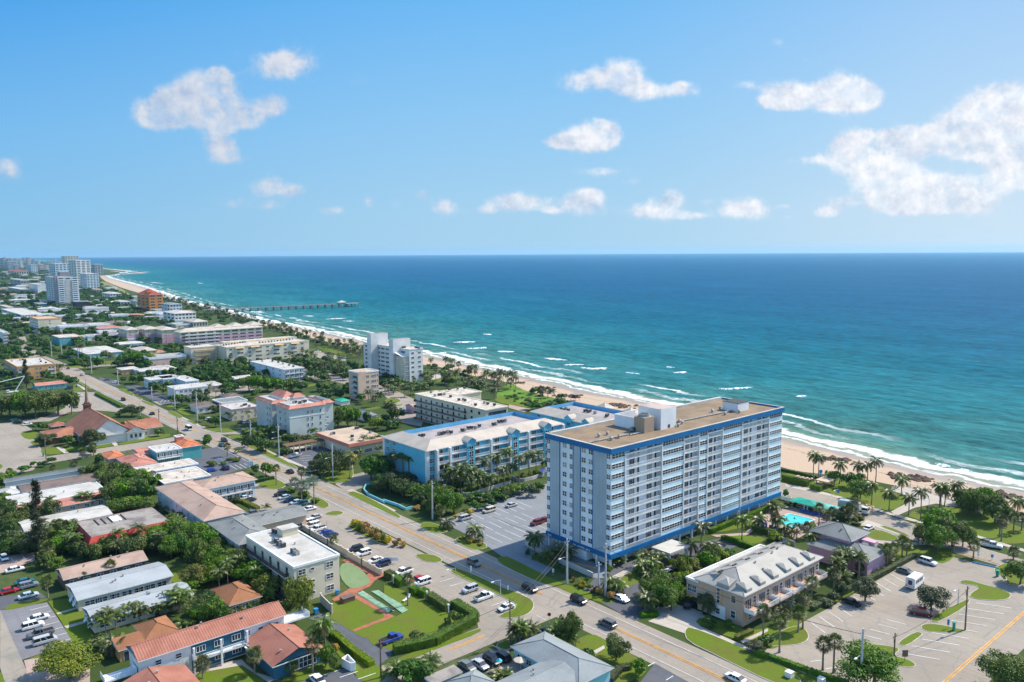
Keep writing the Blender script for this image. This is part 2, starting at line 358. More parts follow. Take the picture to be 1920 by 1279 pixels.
me=D.meshes.new('sea');me.from_pydata(verts,[],faces);ul=me.uv_layers.new(name='UVMap')
for l in me.loops:ul.data[l.index].uv=uvs[l.vertex_index]
me.materials.append(sea_mat());me.polygons.foreach_set('use_smooth',[True]*len(me.polygons));structure('sea',me)
# beach
BI=K('f',2600,1200,2200,1050,1920,968,1850,955,1790,938,1720,920,1660,905,1600,895,1540,893,1468,879,1350,842,1244,800,1200,782,1120,765,1059,751,1006,739,981,733,954,717,867,702,840,694,819,688,760,684,672,668,578,639,508,621,461,602,402,583,345,570,300,558,242,549,211,540,187,528,183,517)
BW=sorted([(262,-3000),(262,-300)]+[p for p in PW(BI)][2:]+[(1130,3950),(1216,5000),(1760,8700),(2040,10900)],key=lambda p:p[1])
def inner(Y):
    for a,b in zip(BW,BW[1:]):
        if a[1]<=Y<=b[1]:return a[0]+(b[0]-a[0])*(Y-a[1])/(b[1]-a[1])
    return coast(Y)
_in=inner
def inner(Y):
    i0=_in(Y);k=max(0.0,min(1.0,(Y-420)/150))*.3
    return i0+(coast(Y)-i0)*k if Y<3900 else i0
def sand_mat():
    m,g,b,out=newmat('sand');uvn=g.n('ShaderNodeUVMap').outputs[0];d=g.n('ShaderNodeSeparateXYZ',i0=uvn).outputs[1]
    pos=g.n('ShaderNodeNewGeometry').outputs['Position'];n=g.noise(pos,0.08,4);n2=g.noise(pos,1.2,4,0.7)
    wet=g.smooth(g.m('MULTIPLY_ADD',n,12.0,d),17.0,11.5)
    weed=g.smooth(g.m('ABSOLUTE',g.m('SUBTRACT',g.m('MULTIPLY_ADD',n,10.0,d),21.0)),0.9,0.0)
    c=g.mix(g.smooth(n2,0.35,0.7),(0.46,0.34,0.235),(0.39,0.28,0.19))
    c=g.mix(g.m('MULTIPLY',g.m('MULTIPLY',weed,g.smooth(n2,0.4,0.55)),0.7),c,(0.16,0.10,0.06))
    c=g.mix(wet,c,(0.30,0.225,0.165))
    g.t.links.new(c,b.inputs['Base Color']);g.t.links.new(g.m('MULTIPLY_ADD',wet,-0.55,0.95),b.inputs['Roughness'])
    return m
verts,faces,uvs=[],[],[]
yb=[-3000,-600,-300]+list(range(-100,3900,20))+[4500,6000,8700,10900]
for Y in yb:
    c=coast(Y);i_=inner(Y)
    for t in (0,.35,.7,1.0):
        verts.append((c+3-(c+3-i_)*t,Y,0.02+0.04*t+(0.3 if 0<t<1 else 0)*0.2));uvs.append((Y,(c-i_)*t))
for i in range(len(yb)-1):
    for j in range(3):faces.append((i*4+j+1,i*4+j,(i+1)*4+j,(i+1)*4+j+1))
me=D.meshes.new('beach');me.from_pydata(verts,[],faces);ul=me.uv_layers.new(name='UVMap')
for l in me.loops:ul.data[l.index].uv=uvs[l.vertex_index]
me.materials.append(sand_mat());structure('beach',me)
# ground sheets -------------------------------------------------------------
def GR(name,a,b_,c3,sc=0.12):
    return M(name,a,0.9,0.2,sc,0.12,c2=b_,fine=0.14,coord='W')
GRASS=GR('grass',(0.100,0.152,0.011),(0.115,0.130,0.022),None,0.2)
TURF=M('putting_green',(0.16,0.23,0.11),0.9,0.05,0.3,coord='W')
def road_mat(name,c,stain,fine=0.1):
    m,g,b,out=newmat(name);pos=g.n('ShaderNodeNewGeometry').outputs['Position']
    n1=g.noise(pos,0.05,5,0.65);n2=g.noise(pos,0.6,4,0.7);n3=g.noise(pos,9.0,2)
    st=g.n('ShaderNodeMapping',Vector=pos,Scale=(0.9,0.03,1)).outputs[0];tr=g.noise(st,1.0,3)
    cc=g.mix(g.smooth(n1,0.35,0.7),c,tuple(x*0.82 for x in c));cc=g.mix(g.m('MULTIPLY',g.smooth(n2,0.56,0.74),0.7),cc,stain)
    cc=g.mix(g.m('MULTIPLY',g.smooth(tr,0.48,0.7),0.45),cc,tuple(x*0.7 for x in c))
    vo=g.n('ShaderNodeTexVoronoi',_feature='DISTANCE_TO_EDGE',Vector=g.n('ShaderNodeVectorMath',_operation='MULTIPLY_ADD',i0=g.n('ShaderNodeCombineXYZ',X=n2,Y=n1).outputs[0],i1=(5,5,0),i2=pos).outputs[0],Scale=0.11).outputs[0]
    cc=g.mix(g.m('MULTIPLY',g.smooth(vo,0.022,0.006),0.4),cc,stain);big_=g.noise(pos,0.17,5,0.75);cc=g.mix(g.m('MULTIPLY',g.smooth(big_,0.58,0.72),0.5),cc,stain)
    cc=g.n('ShaderNodeHueSaturation',Value=g.m('MULTIPLY_ADD',n3,fine*3,1-fine*1.5),Color=cc).outputs[0]
    g.t.links.new(cc,b.inputs['Base Color']);b.inputs['Roughness'].default_value=0.88;b.inputs['Specular IOR Level'].default_value=0.25
    return m
ROAD=road_mat('worn_road',(0.305,0.262,0.215),(0.15,0.175,0.15));LOT=road_mat('car_park',(0.315,0.272,0.222),(0.15,0.17,0.14))
BLUELOT=road_mat('sealed_car_park',(0.215,0.23,0.245),(0.155,0.165,0.175));DARKLOT=road_mat('fresh_asphalt',(0.105,0.11,0.125),(0.07,0.07,0.075))
PINKLOT=road_mat('pink_paving',(0.42,0.31,0.26),(0.3,0.22,0.18));WALK=road_mat('pavement',(0.45,0.40,0.34),(0.31,0.31,0.26));BRICK=M('brick_path',(0.36,0.13,0.075),0.9,0.12,0.6,coord='W')
YEL=M('yellow_paint',(0.72,0.34,0.045),0.7,0.15,0.5,coord='W');WHT=M('white_paint',(0.74,0.73,0.70),0.7,0.12,0.5,coord='W')
CANAL=M('pool_water',(0.03,0.50,0.52),0.08,0.1,0.5,0.5,c2=(0.06,0.62,0.62),fine=0.0,bump=0.25,bscale=1.4,coord='W')
# main road, straight north
xr0,xr1=126.6,139.4
main=[(xr0,40),(xr1,40),(xr1,640)]+PW(K('f',152,693,82,667,44,643,22,628,0,612))+PW(K('f',-30,612,0,628,10,636,28,645,48,668,110,693))+[(xr0,640)]
sheet('road',main,ROAD,1)
sheet('road',[(-60,131.5),(xr0+1,131.5),(xr0+1,139.5),(-60,139.5)],ROAD,1.3)              # side street west
sheet('road',[(xr1-1,52.8),(700,52.8),(700,64.5),(xr1-1,64.5)],ROAD,1.3)                     # cross street towards the sea
sheet('road',[(-200,368),(xr0+1,376),(xr0+1,388),(-200,384)],ROAD,1.3)                     # side street by the church
sheet('road',PW(K('2b',40,20,90,85,480,75,690,30,900,20,900,0,560,10,300,20)),ROAD,1.3)
sheet('road',PW(K('f',628,908,650,893,720,876,800,872,800,884,760,893,700,905,655,925)),ROAD,1.3)
ocr=K('f',560,690,628,702,690,716,735,729,805,762) ;ocl=K('f',775,762,715,737,670,725,600,710,540,697)
sheet('road',PW(ocr+ocl),ROAD,1.3)
sheet('road',PW(K('f',1440,900,1470,906,1575,935,1640,958,1720,985,1850,1030,1990,1070,2000,1100,1920,1075,1790,1037,1700,1010,1630,990,1560,955,1470,932,1440,925)),ROAD,1.3)
sheet('road',PW(K('1a',0,540,20,600,150,900,240,1100,320,1279,330,1400,60,1400,50,1279,0,1130)),LOT,1.3)
sheet('road',PW(K('f',285,752,300,760,360,752,430,740,520,722,620,707,620,699,520,712,420,728,360,738,290,744)),ROAD,1.3)
sheet('road',PW(K('3a',780,315,1000,320,1270,300,1600,275,1900,240,1900,215,1600,255,1270,280,1000,300,780,300)),ROAD,1.3)
sheet('road',PW(K('5',770,720,900,690,1050,900,900,910)),LOT,1.3)
def lot(mat,pan,*v,lvl=2):return sheet('car_park',PW(K(pan,*v)),mat,lvl)
lot(LOT,'f',596,925,562,948,556,985,640,1040,665,1058,735,1088,800,1112,893,1162,900,1190,905,1196,1030,1150,960,1116,850,1066,700,990,640,950)
lot(LOT,'f',455,922,478,908,500,905,560,945,565,985,520,975,470,958)
lot(DARKLOT,'f',358,845,412,838,466,862,470,876,440,884,395,900,352,880)
lot(DARKLOT,'f',528,856,600,836,648,862,640,880,585,884)
lot(BLUELOT,'f',826,978,900,945,1000,912,1060,900,1060,1040,1010,1092,900,1015)
lot(DARKLOT,'f',1090,1110,1130,1070,1190,1050,1300,1020,1400,1000,1420,1010,1330,1045,1280,1060,1240,1080,1225,1150,1190,1165)
lot(BLUELOT,'f',1015,1022,1060,1040,1148,1064,1130,1086,1108,1082,1040,1052,1000,1030)
lot(WALK,'f',1215,1165,1290,1135,1330,1160,1290,1190)
lot(LOT,'1e',-70,790,60,620,330,470,560,345,820,195,1120,20,1250,-20,1530,60,1700,100,1770,190,1920,120,2300,260,1950,420,1560,760,1340,1010,600,1180,350,960,100,850)
lot(LOT,'f',-10,795,45,797,60,805,62,818,86,856,62,882,-20,900)
lot(LOT,'3a',870,605,1130,612,1480,800,1400,850,1150,830,830,850,600,960,200,985,0,1060,-80,1000,550,905,780,800)
lot(road_mat('grey_asphalt',(0.20,0.195,0.205),(0.13,0.125,0.13)),'1a',0,560,470,478,740,880,200,1060,120,900)
lot(DARKLOT,'1a',-40,360,0,420,400,380,480,440,60,540,0,560,-60,560)
lot(PINKLOT,'1a',-40,30,340,-20,350,60,0,190)
lot(PINKLOT,'1a',240,1060,470,1010,900,1100,900,1279,420,1400,330,1400)
lot(DARKLOT,'1b',1050,1279,1300,1210,1530,1140,1760,1300,1500,1420,1100,1400)
lot(DARKLOT,'1b',1160,640,1330,580,1480,700,1900,850,1980,900,2010,1000,1860,1120,1700,990,1380,720)
lot(DARKLOT,'1c',730,1110,1060,950,1210,960,1250,1050,1000,1180,820,1200)
lot(DARKLOT,'1d',640,1279,790,1090,1130,1279,1250,1400,500,1420)
lot(DARKLOT,'3a',1180,430,1400,470,1450,530,1380,540,1200,470)
lot(DARKLOT,'3a',1500,545,1640,520,1960,640,1960,730,1850,720)
lot(DARKLOT,'3b',-60,700,100,680,430,650,440,700,200,740,0,750)
lot(LOT,'3c',500,430,620,440,860,530,850,600,700,640,700,600,560,470)
lot(LOT,'f',735,765,800,770,790,800,740,790)
lot(LOT,'3d',120,1050,300,1030,330,1100,180,1130)
lot(LOT,'3e',1450,590,1700,640,1700,670,1430,640)
lot(LOT,'3e',130,650,300,620,400,640,160,690)
# lawns and beds
def lawn(pan,*v,kerb=0.0,sm=1,lvl=3,mat=None):
    p=PW(K(pan,*v));p=rsmooth(p,sm) if sm else p
    return sheet('lawn',p,mat or GRASS,lvl,kerb)
for v in ((305,15,340,-5,480,0,560,30,590,65,530,85,400,75),(655,160,730,135,900,200,1160,320,1400,410,1500,470,1500,540,1430,610,1300,640,1180,640,1140,610,1360,520,1210,440,850,270,700,200),
          (1095,910,1250,845,1350,860,1290,940,1200,965)):
    lawn('1c',*v,kerb=0.13)
for v in ((1290,480,1500,350,1600,330,1620,540,1450,570,1300,555),(1320,870,1420,842,1500,850,1520,870,1450,890,1350,885),(610,590,830,520,935,570,930,610,800,635),(1180,700,1300,720,1390,790,1320,825,1240,790,1180,770),
          (1545,985,1640,930,1900,1060,1960,1180,1900,1180,1750,1110,1600,1040)):
    lawn('2b',*v,kerb=0.13)
lawn('2b',340,100,490,75,560,150,900,320,1060,410,1040,425,820,335,560,195,430,130,kerb=0.13)
lawn('2b',1540,660,1640,645,1918,790,2100,900,2060,920,1900,845,1600,700,kerb=0.13)
lawn('2c',345,985,420,950,560,985,650,1030,620,1060,500,1070,400,1035,kerb=0.13)
lawn('2c',685,1140,780,1095,900,1110,1060,1200,950,1235,850,1225,kerb=0.13)
lawn('1c',1110,45,1200,10,1300,50,1750,280,1920,330,1950,420,1900,400,1700,315,1500,260,1250,140)
lawn('1d',0,330,100,370,420,430,420,470,300,490,130,450,0,400)
lawn('1d',1080,770,1130,720,1500,860,1920,1060,2100,1130,2300,1300,2100,1330,1900,1255,1640,1130,1400,1010,1110,870,kerb=0.13,sm=1)
lawn('1d',1180,690,1250,620,1700,720,1640,860,1450,800)
lawn('1d',0,850,160,790,290,850,700,1080,700,1200,500,1290,200,1290,300,1150,100,1030,0,960)
lawn('1d',1720,760,1920,740,2300,600,2100,900,1920,960,1660,890)
for v in ((1430,200,1500,192,1610,225,1750,262,1835,305,1800,340,1690,350,1550,335,1495,310,1600,240,1450,222),(1440,360,1500,335,1520,350,1480,400,1290,510,1230,510,1220,480,1300,430),(1140,540,1180,520,1280,525,1420,555,1500,575,1440,592,1250,588,1160,570),
          (970,660,1100,580,1160,590,1155,610,1050,685,990,685),(700,680,760,672,900,685,1000,710,940,760,1060,790,1115,830,1090,850,1000,845,800,780,700,740)):
    lawn('1e',*v,kerb=0.14)
lawn('1e',0,640,120,560,240,530,300,580,310,640,230,680,60,690,0,690,kerb=0.13)
lawn('1e',330,440,550,340,900,130,1100,20,1440,-30,1300,-60,900,60,560,270,330,400)
lawn('1e',-100,780,0,785,380,930,600,1040,500,1040,100,930,-100,860)
lawn('1e',1690,100,1790,60,1960,100,2100,200,1900,235,1780,225,1790,165,1700,150,kerb=0.13)
lawn('1b',1410,480,1600,440,1640,390,1750,480,1960,590,2150,650,2500,720,2300,800,1950,800,1840,850,1700,830,1600,770,1380,640,sm=0)
lawn('1c',0,300,250,380,420,470,640,600,860,700,800,780,400,860,90,960,-120,900,-200,790,60,650,240,560,0,400,sm=0)
lawn('1c',60,1060,960,730,970,780,560,930,200,1080,80,1110)
lawn('1b',1380,700,1700,1000,1960,1180,1900,1279,1720,1300,1560,1120,1380,900)
lawn('1b',0,1220,320,1100,500,1060,620,1140,760,1300,600,1500,0,1500)
lawn('1b',860,1260,1000,1120,1300,1080,1480,1150,1300,1215,1100,1270)
lawn('1a',480,470,760,420,860,540,920,760,940,860,740,900,600,650,sm=0)
lawn('1a',40,540,120,490,480,430,470,470,60,565)
lawn('1a',300,1030,700,900,900,900,500,1010,310,1050)
lawn('1a',1690,150,1920,100,2200,200,2000,330,1700,290,1720,200)
lawn('1a',0,1140,50,1279,60,1400,-100,1400)
lawn('2a',200,75,240,45,370,40,360,125,260,130);lawn('2a',290,150,400,130,420,200,340,190);lawn('2a',390,240,520,205,600,215,640,270,450,285)
lawn('2a',620,205,1130,170,1130,195,900,225,680,260);lawn('2a',1160,165,1700,60,1700,105,1400,150,1200,190)
lawn('2a',-60,370,30,380,20,420,-60,440);lawn('2a',0,1010,150,1000,200,1080,0,1160,-60,1100)
lawn('3a',870,600,880,500,1020,560,1030,590,930,600);lawn('3a',920,470,1000,500,1100,560,1060,570,930,490,kerb=0.13);lawn('3a',1110,610,1170,600,1480,760,1470,800,1350,760,kerb=0.13);lawn('3a',1400,570,1500,570,1620,640,1590,655,1450,600,kerb=0.13)
lawn('3a',1700,705,1880,770,1800,775,1690,720,kerb=0.13);lawn('3a',1640,665,1720,690,1680,700,kerb=0.13);lawn('3a',780,280,1030,300,900,320,780,310);lawn('3a',1200,245,1500,220,1560,260,1260,275);lawn('3a',240,1110,340,1070,470,1100,420,1150,300,1150)
lawn('3b',80,840,150,835,290,910,240,925,120,880,kerb=0.13);lawn('3b',305,945,400,960,470,990,420,1003,kerb=0.13);lawn('3b',190,830,260,800,420,860,350,895,260,875);lawn('3b',490,1030,700,1050,990,1045,960,1080,720,1105,560,1065,kerb=0.13);lawn('3b',780,340,930,320,920,360,800,370)
lawn('3b',1740,530,1920,490,1920,520,1760,555);lawn('3b',70,780,170,760,240,790,90,795)
lawn('3c',380,610,540,585,560,600,430,625);lawn('3c',575,520,680,510,740,540,640,560,700,575,760,560,700,590,600,570);lawn('3c',985,360,1180,320,1300,320,1200,350,1020,375)
lawn('3c',0,40,120,70,300,120,280,140,120,110,0,80);lawn('3c',1560,520,1660,500,1880,580,1870,600,1700,570,1620,560)
lawn('3e',1440,545,1600,580,1800,620,1760,640,1560,600);lawn('3d',1190,370,1300,380,1560,510,1540,560,1350,470,1200,430,mat=GR('dune_grass',(0.15,0.17,0.05),(0.24,0.21,0.10),None))
DUNE=GR('dune_scrub',(0.12,0.22,0.025),(0.075,0.14,0.02),None)
lawn('4',100,430,190,370,270,430,500,480,520,495,420,500,330,510,300,530,190,510,100,480,mat=DUNE)
lawn('2e',110,340,320,390,560,480,450,500,110,400);lawn('2e',440,490,560,360,850,450,1000,510,1040,560,930,640,780,600,560,540)
lawn('2e',1010,660,1270,590,1500,620,1920,760,2100,850,1900,880,1750,880,1500,800,1180,715);lawn('2e',720,800,820,770,960,820,990,850,880,860,780,850,kerb=0.13);lawn('2e',820,745,900,750,1070,820,1040,825,kerb=0.13)
lawn('2e',110,510,260,560,200,570,100,540);lawn('2e',0,640,180,610,130,640,0,680);lawn('2e',960,900,1100,900,1180,880,1100,980,900,1040);lawn('2e',1100,990,1200,900,1430,950,1330,1030,1250,1020)
lawn('2d',1340,1050,1580,990,1700,940,1700,900,1400,960,1290,1010);lawn('2d',1360,1075,1500,1050,1650,1070,1700,1100,1600,1130,1450,1120);lawn('f',1130,1090,1200,1060,1230,1080,1150,1110)
# paved paths
def path(pan,*v,mat=None,lvl=4):return sheet('path',PW(K(pan,*v)),mat or WALK,lvl)
path('2e',130,430,300,460,560,530,780,610,1000,670,1180,720,1180,735,1000,690,740,610,500,530,130,450)
path('2e',920,640,1040,575,1140,550,1280,575,1200,590,1100,610,970,670);path('2e',1490,810,1560,830,1780,900,1920,940,1920,920,1780,880,1500,795)
path('2e',930,480,1000,450,1180,490,1400,560,1460,600,1360,600,1180,560,1040,520);path('2e',690,745,740,700,830,730,1000,800,990,815,800,750)
path('2e',720,820,800,850,980,870,1180,870,1180,890,960,895,780,870)
path('1d',850,610,940,660,1120,720,1500,870,1920,1030,2300,1200,2300,1180,1920,1015,1560,860,1200,700,1000,640,880,600);path('1d',1640,870,1920,740,1920,770,1680,890);path('1d',170,970,280,910,290,940,190,1000)
path('1d',640,600,660,560,1000,500,1270,580,1180,690,960,640,lvl=3)
path('2b',450,120,500,105,830,270,1180,420,1160,430,800,290);path('2b',1540,640,1600,625,1918,780,2040,840,2020,850,1700,700)
path('1b',1560,350,1690,270,1760,190,1500,60,1560,40,1810,170,1960,190,1920,220,1830,260,1780,320,1630,390,1870,530,1960,590,1920,600,1600,420,1420,470,1400,450,mat=BRICK)
path('1b',1600,755,1920,635,1970,620,1980,640,1630,770,mat=BRICK);path('1c',0,600,60,600,100,620,0,660,mat=BRICK)
lawn('1b',1475,110,1560,75,1700,150,1790,270,1760,300,1630,345,1560,330,1480,230,mat=TURF,lvl=5)
path('2b',1545,270,1280,190,1280,175,960,215,960,245,1290,200,lvl=4)
path('1a',560,590,760,530,780,545,580,600);path('1a',640,720,850,665,870,685,670,740);path('1b',0,1150,240,1090,330,1080,500,1050,540,1100,640,1180,860,1250,760,1279,500,1110,100,1180,0,1210,mat=WALK)
path('1b',30,1190,280,1090,330,1110,120,1180);path('f',1140,1085,1200,1055,1205,1060,1150,1092);path('2a',560,210,620,205,690,262,640,270);path('2a',1110,160,1160,150,1180,190,1140,195)
path('3a',920,510,1010,555,1040,580,1010,585,930,530);path('3b',150,850,320,930,500,1020,700,1060,960,1040,960,1050,700,1075,480,1030,160,865);path('3c',960,310,1080,290,1090,330,1000,350,lvl=3)
path('2d',1290,1060,1540,1045,1600,985,1640,990,1560,1060,1330,1075,mat=PINKLOT);path('2d',1590,960,1740,880,1860,850,2010,880,2000,1040,1900,1100,1860,1060,1650,1000,mat=PINKLOT)
path('2e',0,690,90,640,190,610,390,650,480,700,440,760,370,760,340,700,140,820,60,800,mat=PINKLOT,lvl=3)
path('3c',1700,570,1900,610,1840,640,1700,600,mat=PINKLOT);path('1c',1080,910,1250,960,1260,1040,1200,1050,1180,980,mat=PINKLOT)
path('1c',1020,1180,1350,1000,1580,1080,1250,1260,mat=PINKLOT,lvl=3)
# road markings
dy=0.26
lines('road_marking',[((132.55,40),(132.55,122)),((132.55,143),(132.55,372)),((132.55,392),(132.55,640)),((133.1,40),(133.1,122)),((133.1,143),(133.1,372)),((133.1,392),(133.1,640)),((98,135.3),(108,135.3)),((98,135.8),(108,135.8)),
                       ((150,58.4),(420,58.4)),((150,58.9),(420,58.9)),((104.8,368),(105.2,372))] ,0.22,YEL)
lines('road_marking',[((128.8,40),(128.8,128)),((128.8,142),(128.8,300)),((128.8,300),(128.8,372)),((136.9,40),(136.9,372)),((136.9,390),(136.9,640)),((128.8,390),(128.8,640)),((123.5,132),(123.5,135))],0.14,WHT)
def stalls(p0,p1,n,dx,dy_,wd=0.19,name='parking_marking',mat=None):
    """n+1 parallel lines between world points p0..p1, each running by (dx, dy)"""
    s=[((p0[0]+(p1[0]-p0[0])*i/n,p0[1]+(p1[1]-p0[1])*i/n),(p0[0]+(p1[0]-p0[0])*i/n+dx,p0[1]+(p1[1]-p0[1])*i/n+dy_)) for i in range(n+1)]
    lines(name,s,wd,mat or WHT,0.11)
def W1(p,x,y):return P(*K(p,x,y)[0])
def stl(pan,a,b,c,n,**kw):# a: start of first line, b: start of last line, c: other end of the first line
    A,B,C_=W1(pan,*a),W1(pan,*b),W1(pan,*c);stalls(A,B,n,C_[0]-A[0],C_[1]-A[1],**kw)
stl('1e',(320,510),(920,150),(430,590),10);stl('1e',(1000,740),(1560,365),(1290,790),8);stl('1e',(700,600),(890,490),(850,640),3);stl('1e',(320,805),(430,860),(400,795),1)
stl('1a',(300,560),(515,900),(480,515),6);stl('2c',(600,920),(1330,750),(740,990),9);stl('2c',(1020,1085),(1560,940),(1180,1160),6);stl('2c',(1000,1060),(1500,925),(880,1000),6)
stl('1c',(700,235),(1330,520),(560,275),6);stl('3a',(1130,640),(1440,795),(1250,620),12);stl('2b',(1060,300),(1130,390),(1180,290),4);stl('1b',(1300,1215),(1660,1250),(1480,1155),2)
stl('2b',(380,390),(520,370),(450,430),3);stl('3b',(0,740),(420,665),(40,700),9);stl('1d',(720,1120),(900,1260),(790,1080),1);stl('1a',(105,30),(220,5),(140,80),1)
# shuffleboard courts
CRT=M('court_green',(0.22,0.36,0.24),0.8,0.15,0.6,coord='W')
sheet('shuffleboard_court',PW(K('1b',1640,390,1700,370,1920,500,1990,560,1960,590)),CRT,6);sheet('shuffleboard_court',PW(K('1b',1790,370,1860,360,1920,400,2080,490,2160,560,2100,590,1900,440)),CRT,6)
lines('court_marking',[(W1('1b',1640,385),W1('1b',1960,580)),(W1('1b',1860,360),W1('1b',2160,560)),(W1('1b',1700,365),W1('1b',2020,570)),(W1('1b',1790,430),W1('1b',1740,450)),(W1('1b',1890,490),W1('1b',1840,510))],0.12,WHT,0.15)
# ================================================================== BUILDING KIT
GLASS=M('window_glass',(0.018,0.024,0.032),0.12,0.3,0.6,0.6,c2=(0.07,0.085,0.10),fine=0.0)
FRM=M('white_frame',(0.74,0.74,0.72),0.5,0.05,0.5)
DOORD=M('dark_opening',(0.03,0.03,0.035),0.6,0.2,0.5)
RAILW=M('white_rail',(0.82,0.83,0.83),0.5,0.05,0.5);RAILB=M('brown_rail',(0.10,0.055,0.035),0.6,0.1,0.5);RAILG=M('bluegrey_panel',(0.30,0.37,0.44),0.6,0.1,0.5)
METALG=M('grey_unit',(0.32,0.32,0.31),0.5,0.2,0.8);UNITD=M('dark_unit',(0.06,0.06,0.055),0.6,0.2,0.8)
def wallm(name,c,c2=None):return M('wall_'+name,c,0.85,0.07,0.12,0.2,c2=c2,fine=0.03)
def roofm(name,c,c2=None,rough=0.85,var=0.14,scale=0.16):return M('roof_'+name,c,rough,var,scale,0.2,c2=c2,fine=0.08)
def tilem(name,c,c2=None,ax='X',pitch=0.55,depth=0.6):
    return M('tile_'+name,c,0.8,0.2,0.25,0.2,c2=c2,fine=0.16,tile=(ax,pitch,depth))
RF_WHITE=roofm('white',(0.48,0.465,0.43),(0.36,0.34,0.30));RF_DIRTY=roofm('weathered_white',(0.55,0.49,0.42),(0.34,0.29,0.235),scale=0.3);RF_TAN=roofm('tan',(0.48,0.37,0.27),(0.38,0.29,0.21))
RF_MOTT=roofm('mottled',(0.30,0.27,0.24),(0.16,0.14,0.13),scale=0.22);RF_GREY=roofm('grey',(0.21,0.22,0.21),(0.155,0.165,0.16));RF_PALE=roofm('pale_metal',(0.34,0.365,0.375),(0.28,0.30,0.31));RF_BLUEG=roofm('bluegrey',(0.235,0.26,0.265),(0.185,0.205,0.21))
RF_BROWN=roofm('brown',(0.18,0.135,0.115),(0.12,0.095,0.085));RF_PINK=roofm('pinkish',(0.40,0.285,0.225),(0.31,0.215,0.17));RF_ORANGE=roofm('orange_shingle',(0.30,0.135,0.065),(0.23,0.10,0.05))
TILE_RED=tilem('red',(0.42,0.18,0.125),(0.33,0.13,0.09));TILE_REDY=tilem('red_y',(0.42,0.18,0.125),(0.33,0.13,0.09),ax='Y')
TILE_SAL=M('salmon_tile',(0.47,0.20,0.145),0.8,0.14,0.3,fine=0.1);TILE_CH=M('church_tile',(0.27,0.11,0.07),0.85,0.2,0.2,c2=(0.36,0.155,0.085),fine=0.14);TILE_ORG=M('terracotta_tile',(0.50,0.165,0.075),0.8,0.15,0.3,fine=0.1)
RF_MET=M('white_metal_roof',(0.345,0.33,0.295),0.65,0.08,0.2,0.3,fine=0.03);RF_CREAM=M('cream_tile_roof',(0.47,0.41,0.34),0.7,0.07,0.2,fine=0.05);RF_GRAV=roofm('gravel',(0.36,0.32,0.31),(0.27,0.24,0.24))
CACHE={}
def window_me(w,h,nx=2,ny=2,frm=None,glass=None,th=0.06):
    k=('win',round(w,2),round(h,2),nx,ny,(frm or FRM).name,(glass or GLASS).name)
    if k in CACHE:return CACHE[k]
    mb=MB();f=0.09
    mb.face([(-w/2,-0.03,0),(w/2,-0.03,0),(w/2,-0.03,h),(-w/2,-0.03,h)],1)
    mb.box(-w/2-f,-0.09,-f,w/2+f,0.0,0,0);mb.box(-w/2-f,-0.09,h,w/2+f,0.0,h+f,0)
    mb.box(-w/2-f,-0.088,0,-w/2,0.0,h,0);mb.box(w/2,-0.088,0,w/2+f,0.0,h,0)
    for i in range(1,nx):x=-w/2+w*i/nx;mb.box(x-0.05,-0.07,0,x+0.05,-0.02,h,0)
    for j in range(1,ny):z=h*j/ny;mb.box(-w/2,-0.065,z-0.04,w/2,-0.022,z+0.04,0)
    me=mb.mesh('window',[frm or FRM,glass or GLASS]);CACHE[k]=me;return me
def door_me(w,h,nx=2,frm=None):
    k=('door',round(w,2),round(h,2),nx,(frm or FRM).name)
    if k in CACHE:return CACHE[k]
    mb=MB();mb.face([(-w/2,-0.03,0),(w/2,-0.03,0),(w/2,-0.03,h),(-w/2,-0.03,h)],1)
    mb.box(-w/2-.07,-0.08,0,-w/2,0,h,0);mb.box(w/2,-0.08,0,w/2+.07,0,h,0);mb.box(-w/2-.07,-0.082,h,w/2+.07,0,h+.08,0)
    for i in range(1,nx):x=-w/2+w*i/nx;mb.box(x-0.035,-0.06,0,x+0.035,-0.02,h,0)
    me=mb.mesh('glass_door',[frm or FRM,GLASS]);CACHE[k]=me;return me
def balcony_me(w,d=1.3,rail=None,solid=0.35,slab=None):
    rail=rail or RAILW;slab=slab or FRM
    k=('bal',round(w,2),d,rail.name,solid,slab.name)
    if k in CACHE:return CACHE[k]
    mb=MB();mb.box(-w/2,-d,-0.2,w/2,-0.02,0.0,0)
    mb.box(-w/2,-d,1.0,w/2,-d+0.07,1.08,1);n=max(2,int(w/(0.3 if solid<1 else 99)))
    if solid>=1:mb.box(-w/2+.01,-d+0.01,0.02,w/2-.01,-d+0.06,1.0,1)
    else:
        for i in range(n+1):
            x=-w/2+0.03+(w-0.06)*i/n;mb.box(x-0.03-solid*.1,-d+0.01,0.0,x+0.03+solid*.1,-d+0.06,1.0,1)
    for s in (-1,1):mb.box(s*w/2-(0.05 if s>0 else 0),-d+0.08,0.0,s*w/2+(0.05 if s<0 else 0),-0.05,1.0,1)
    me=mb.mesh('balcony',[slab,rail]);CACHE[k]=me;return me
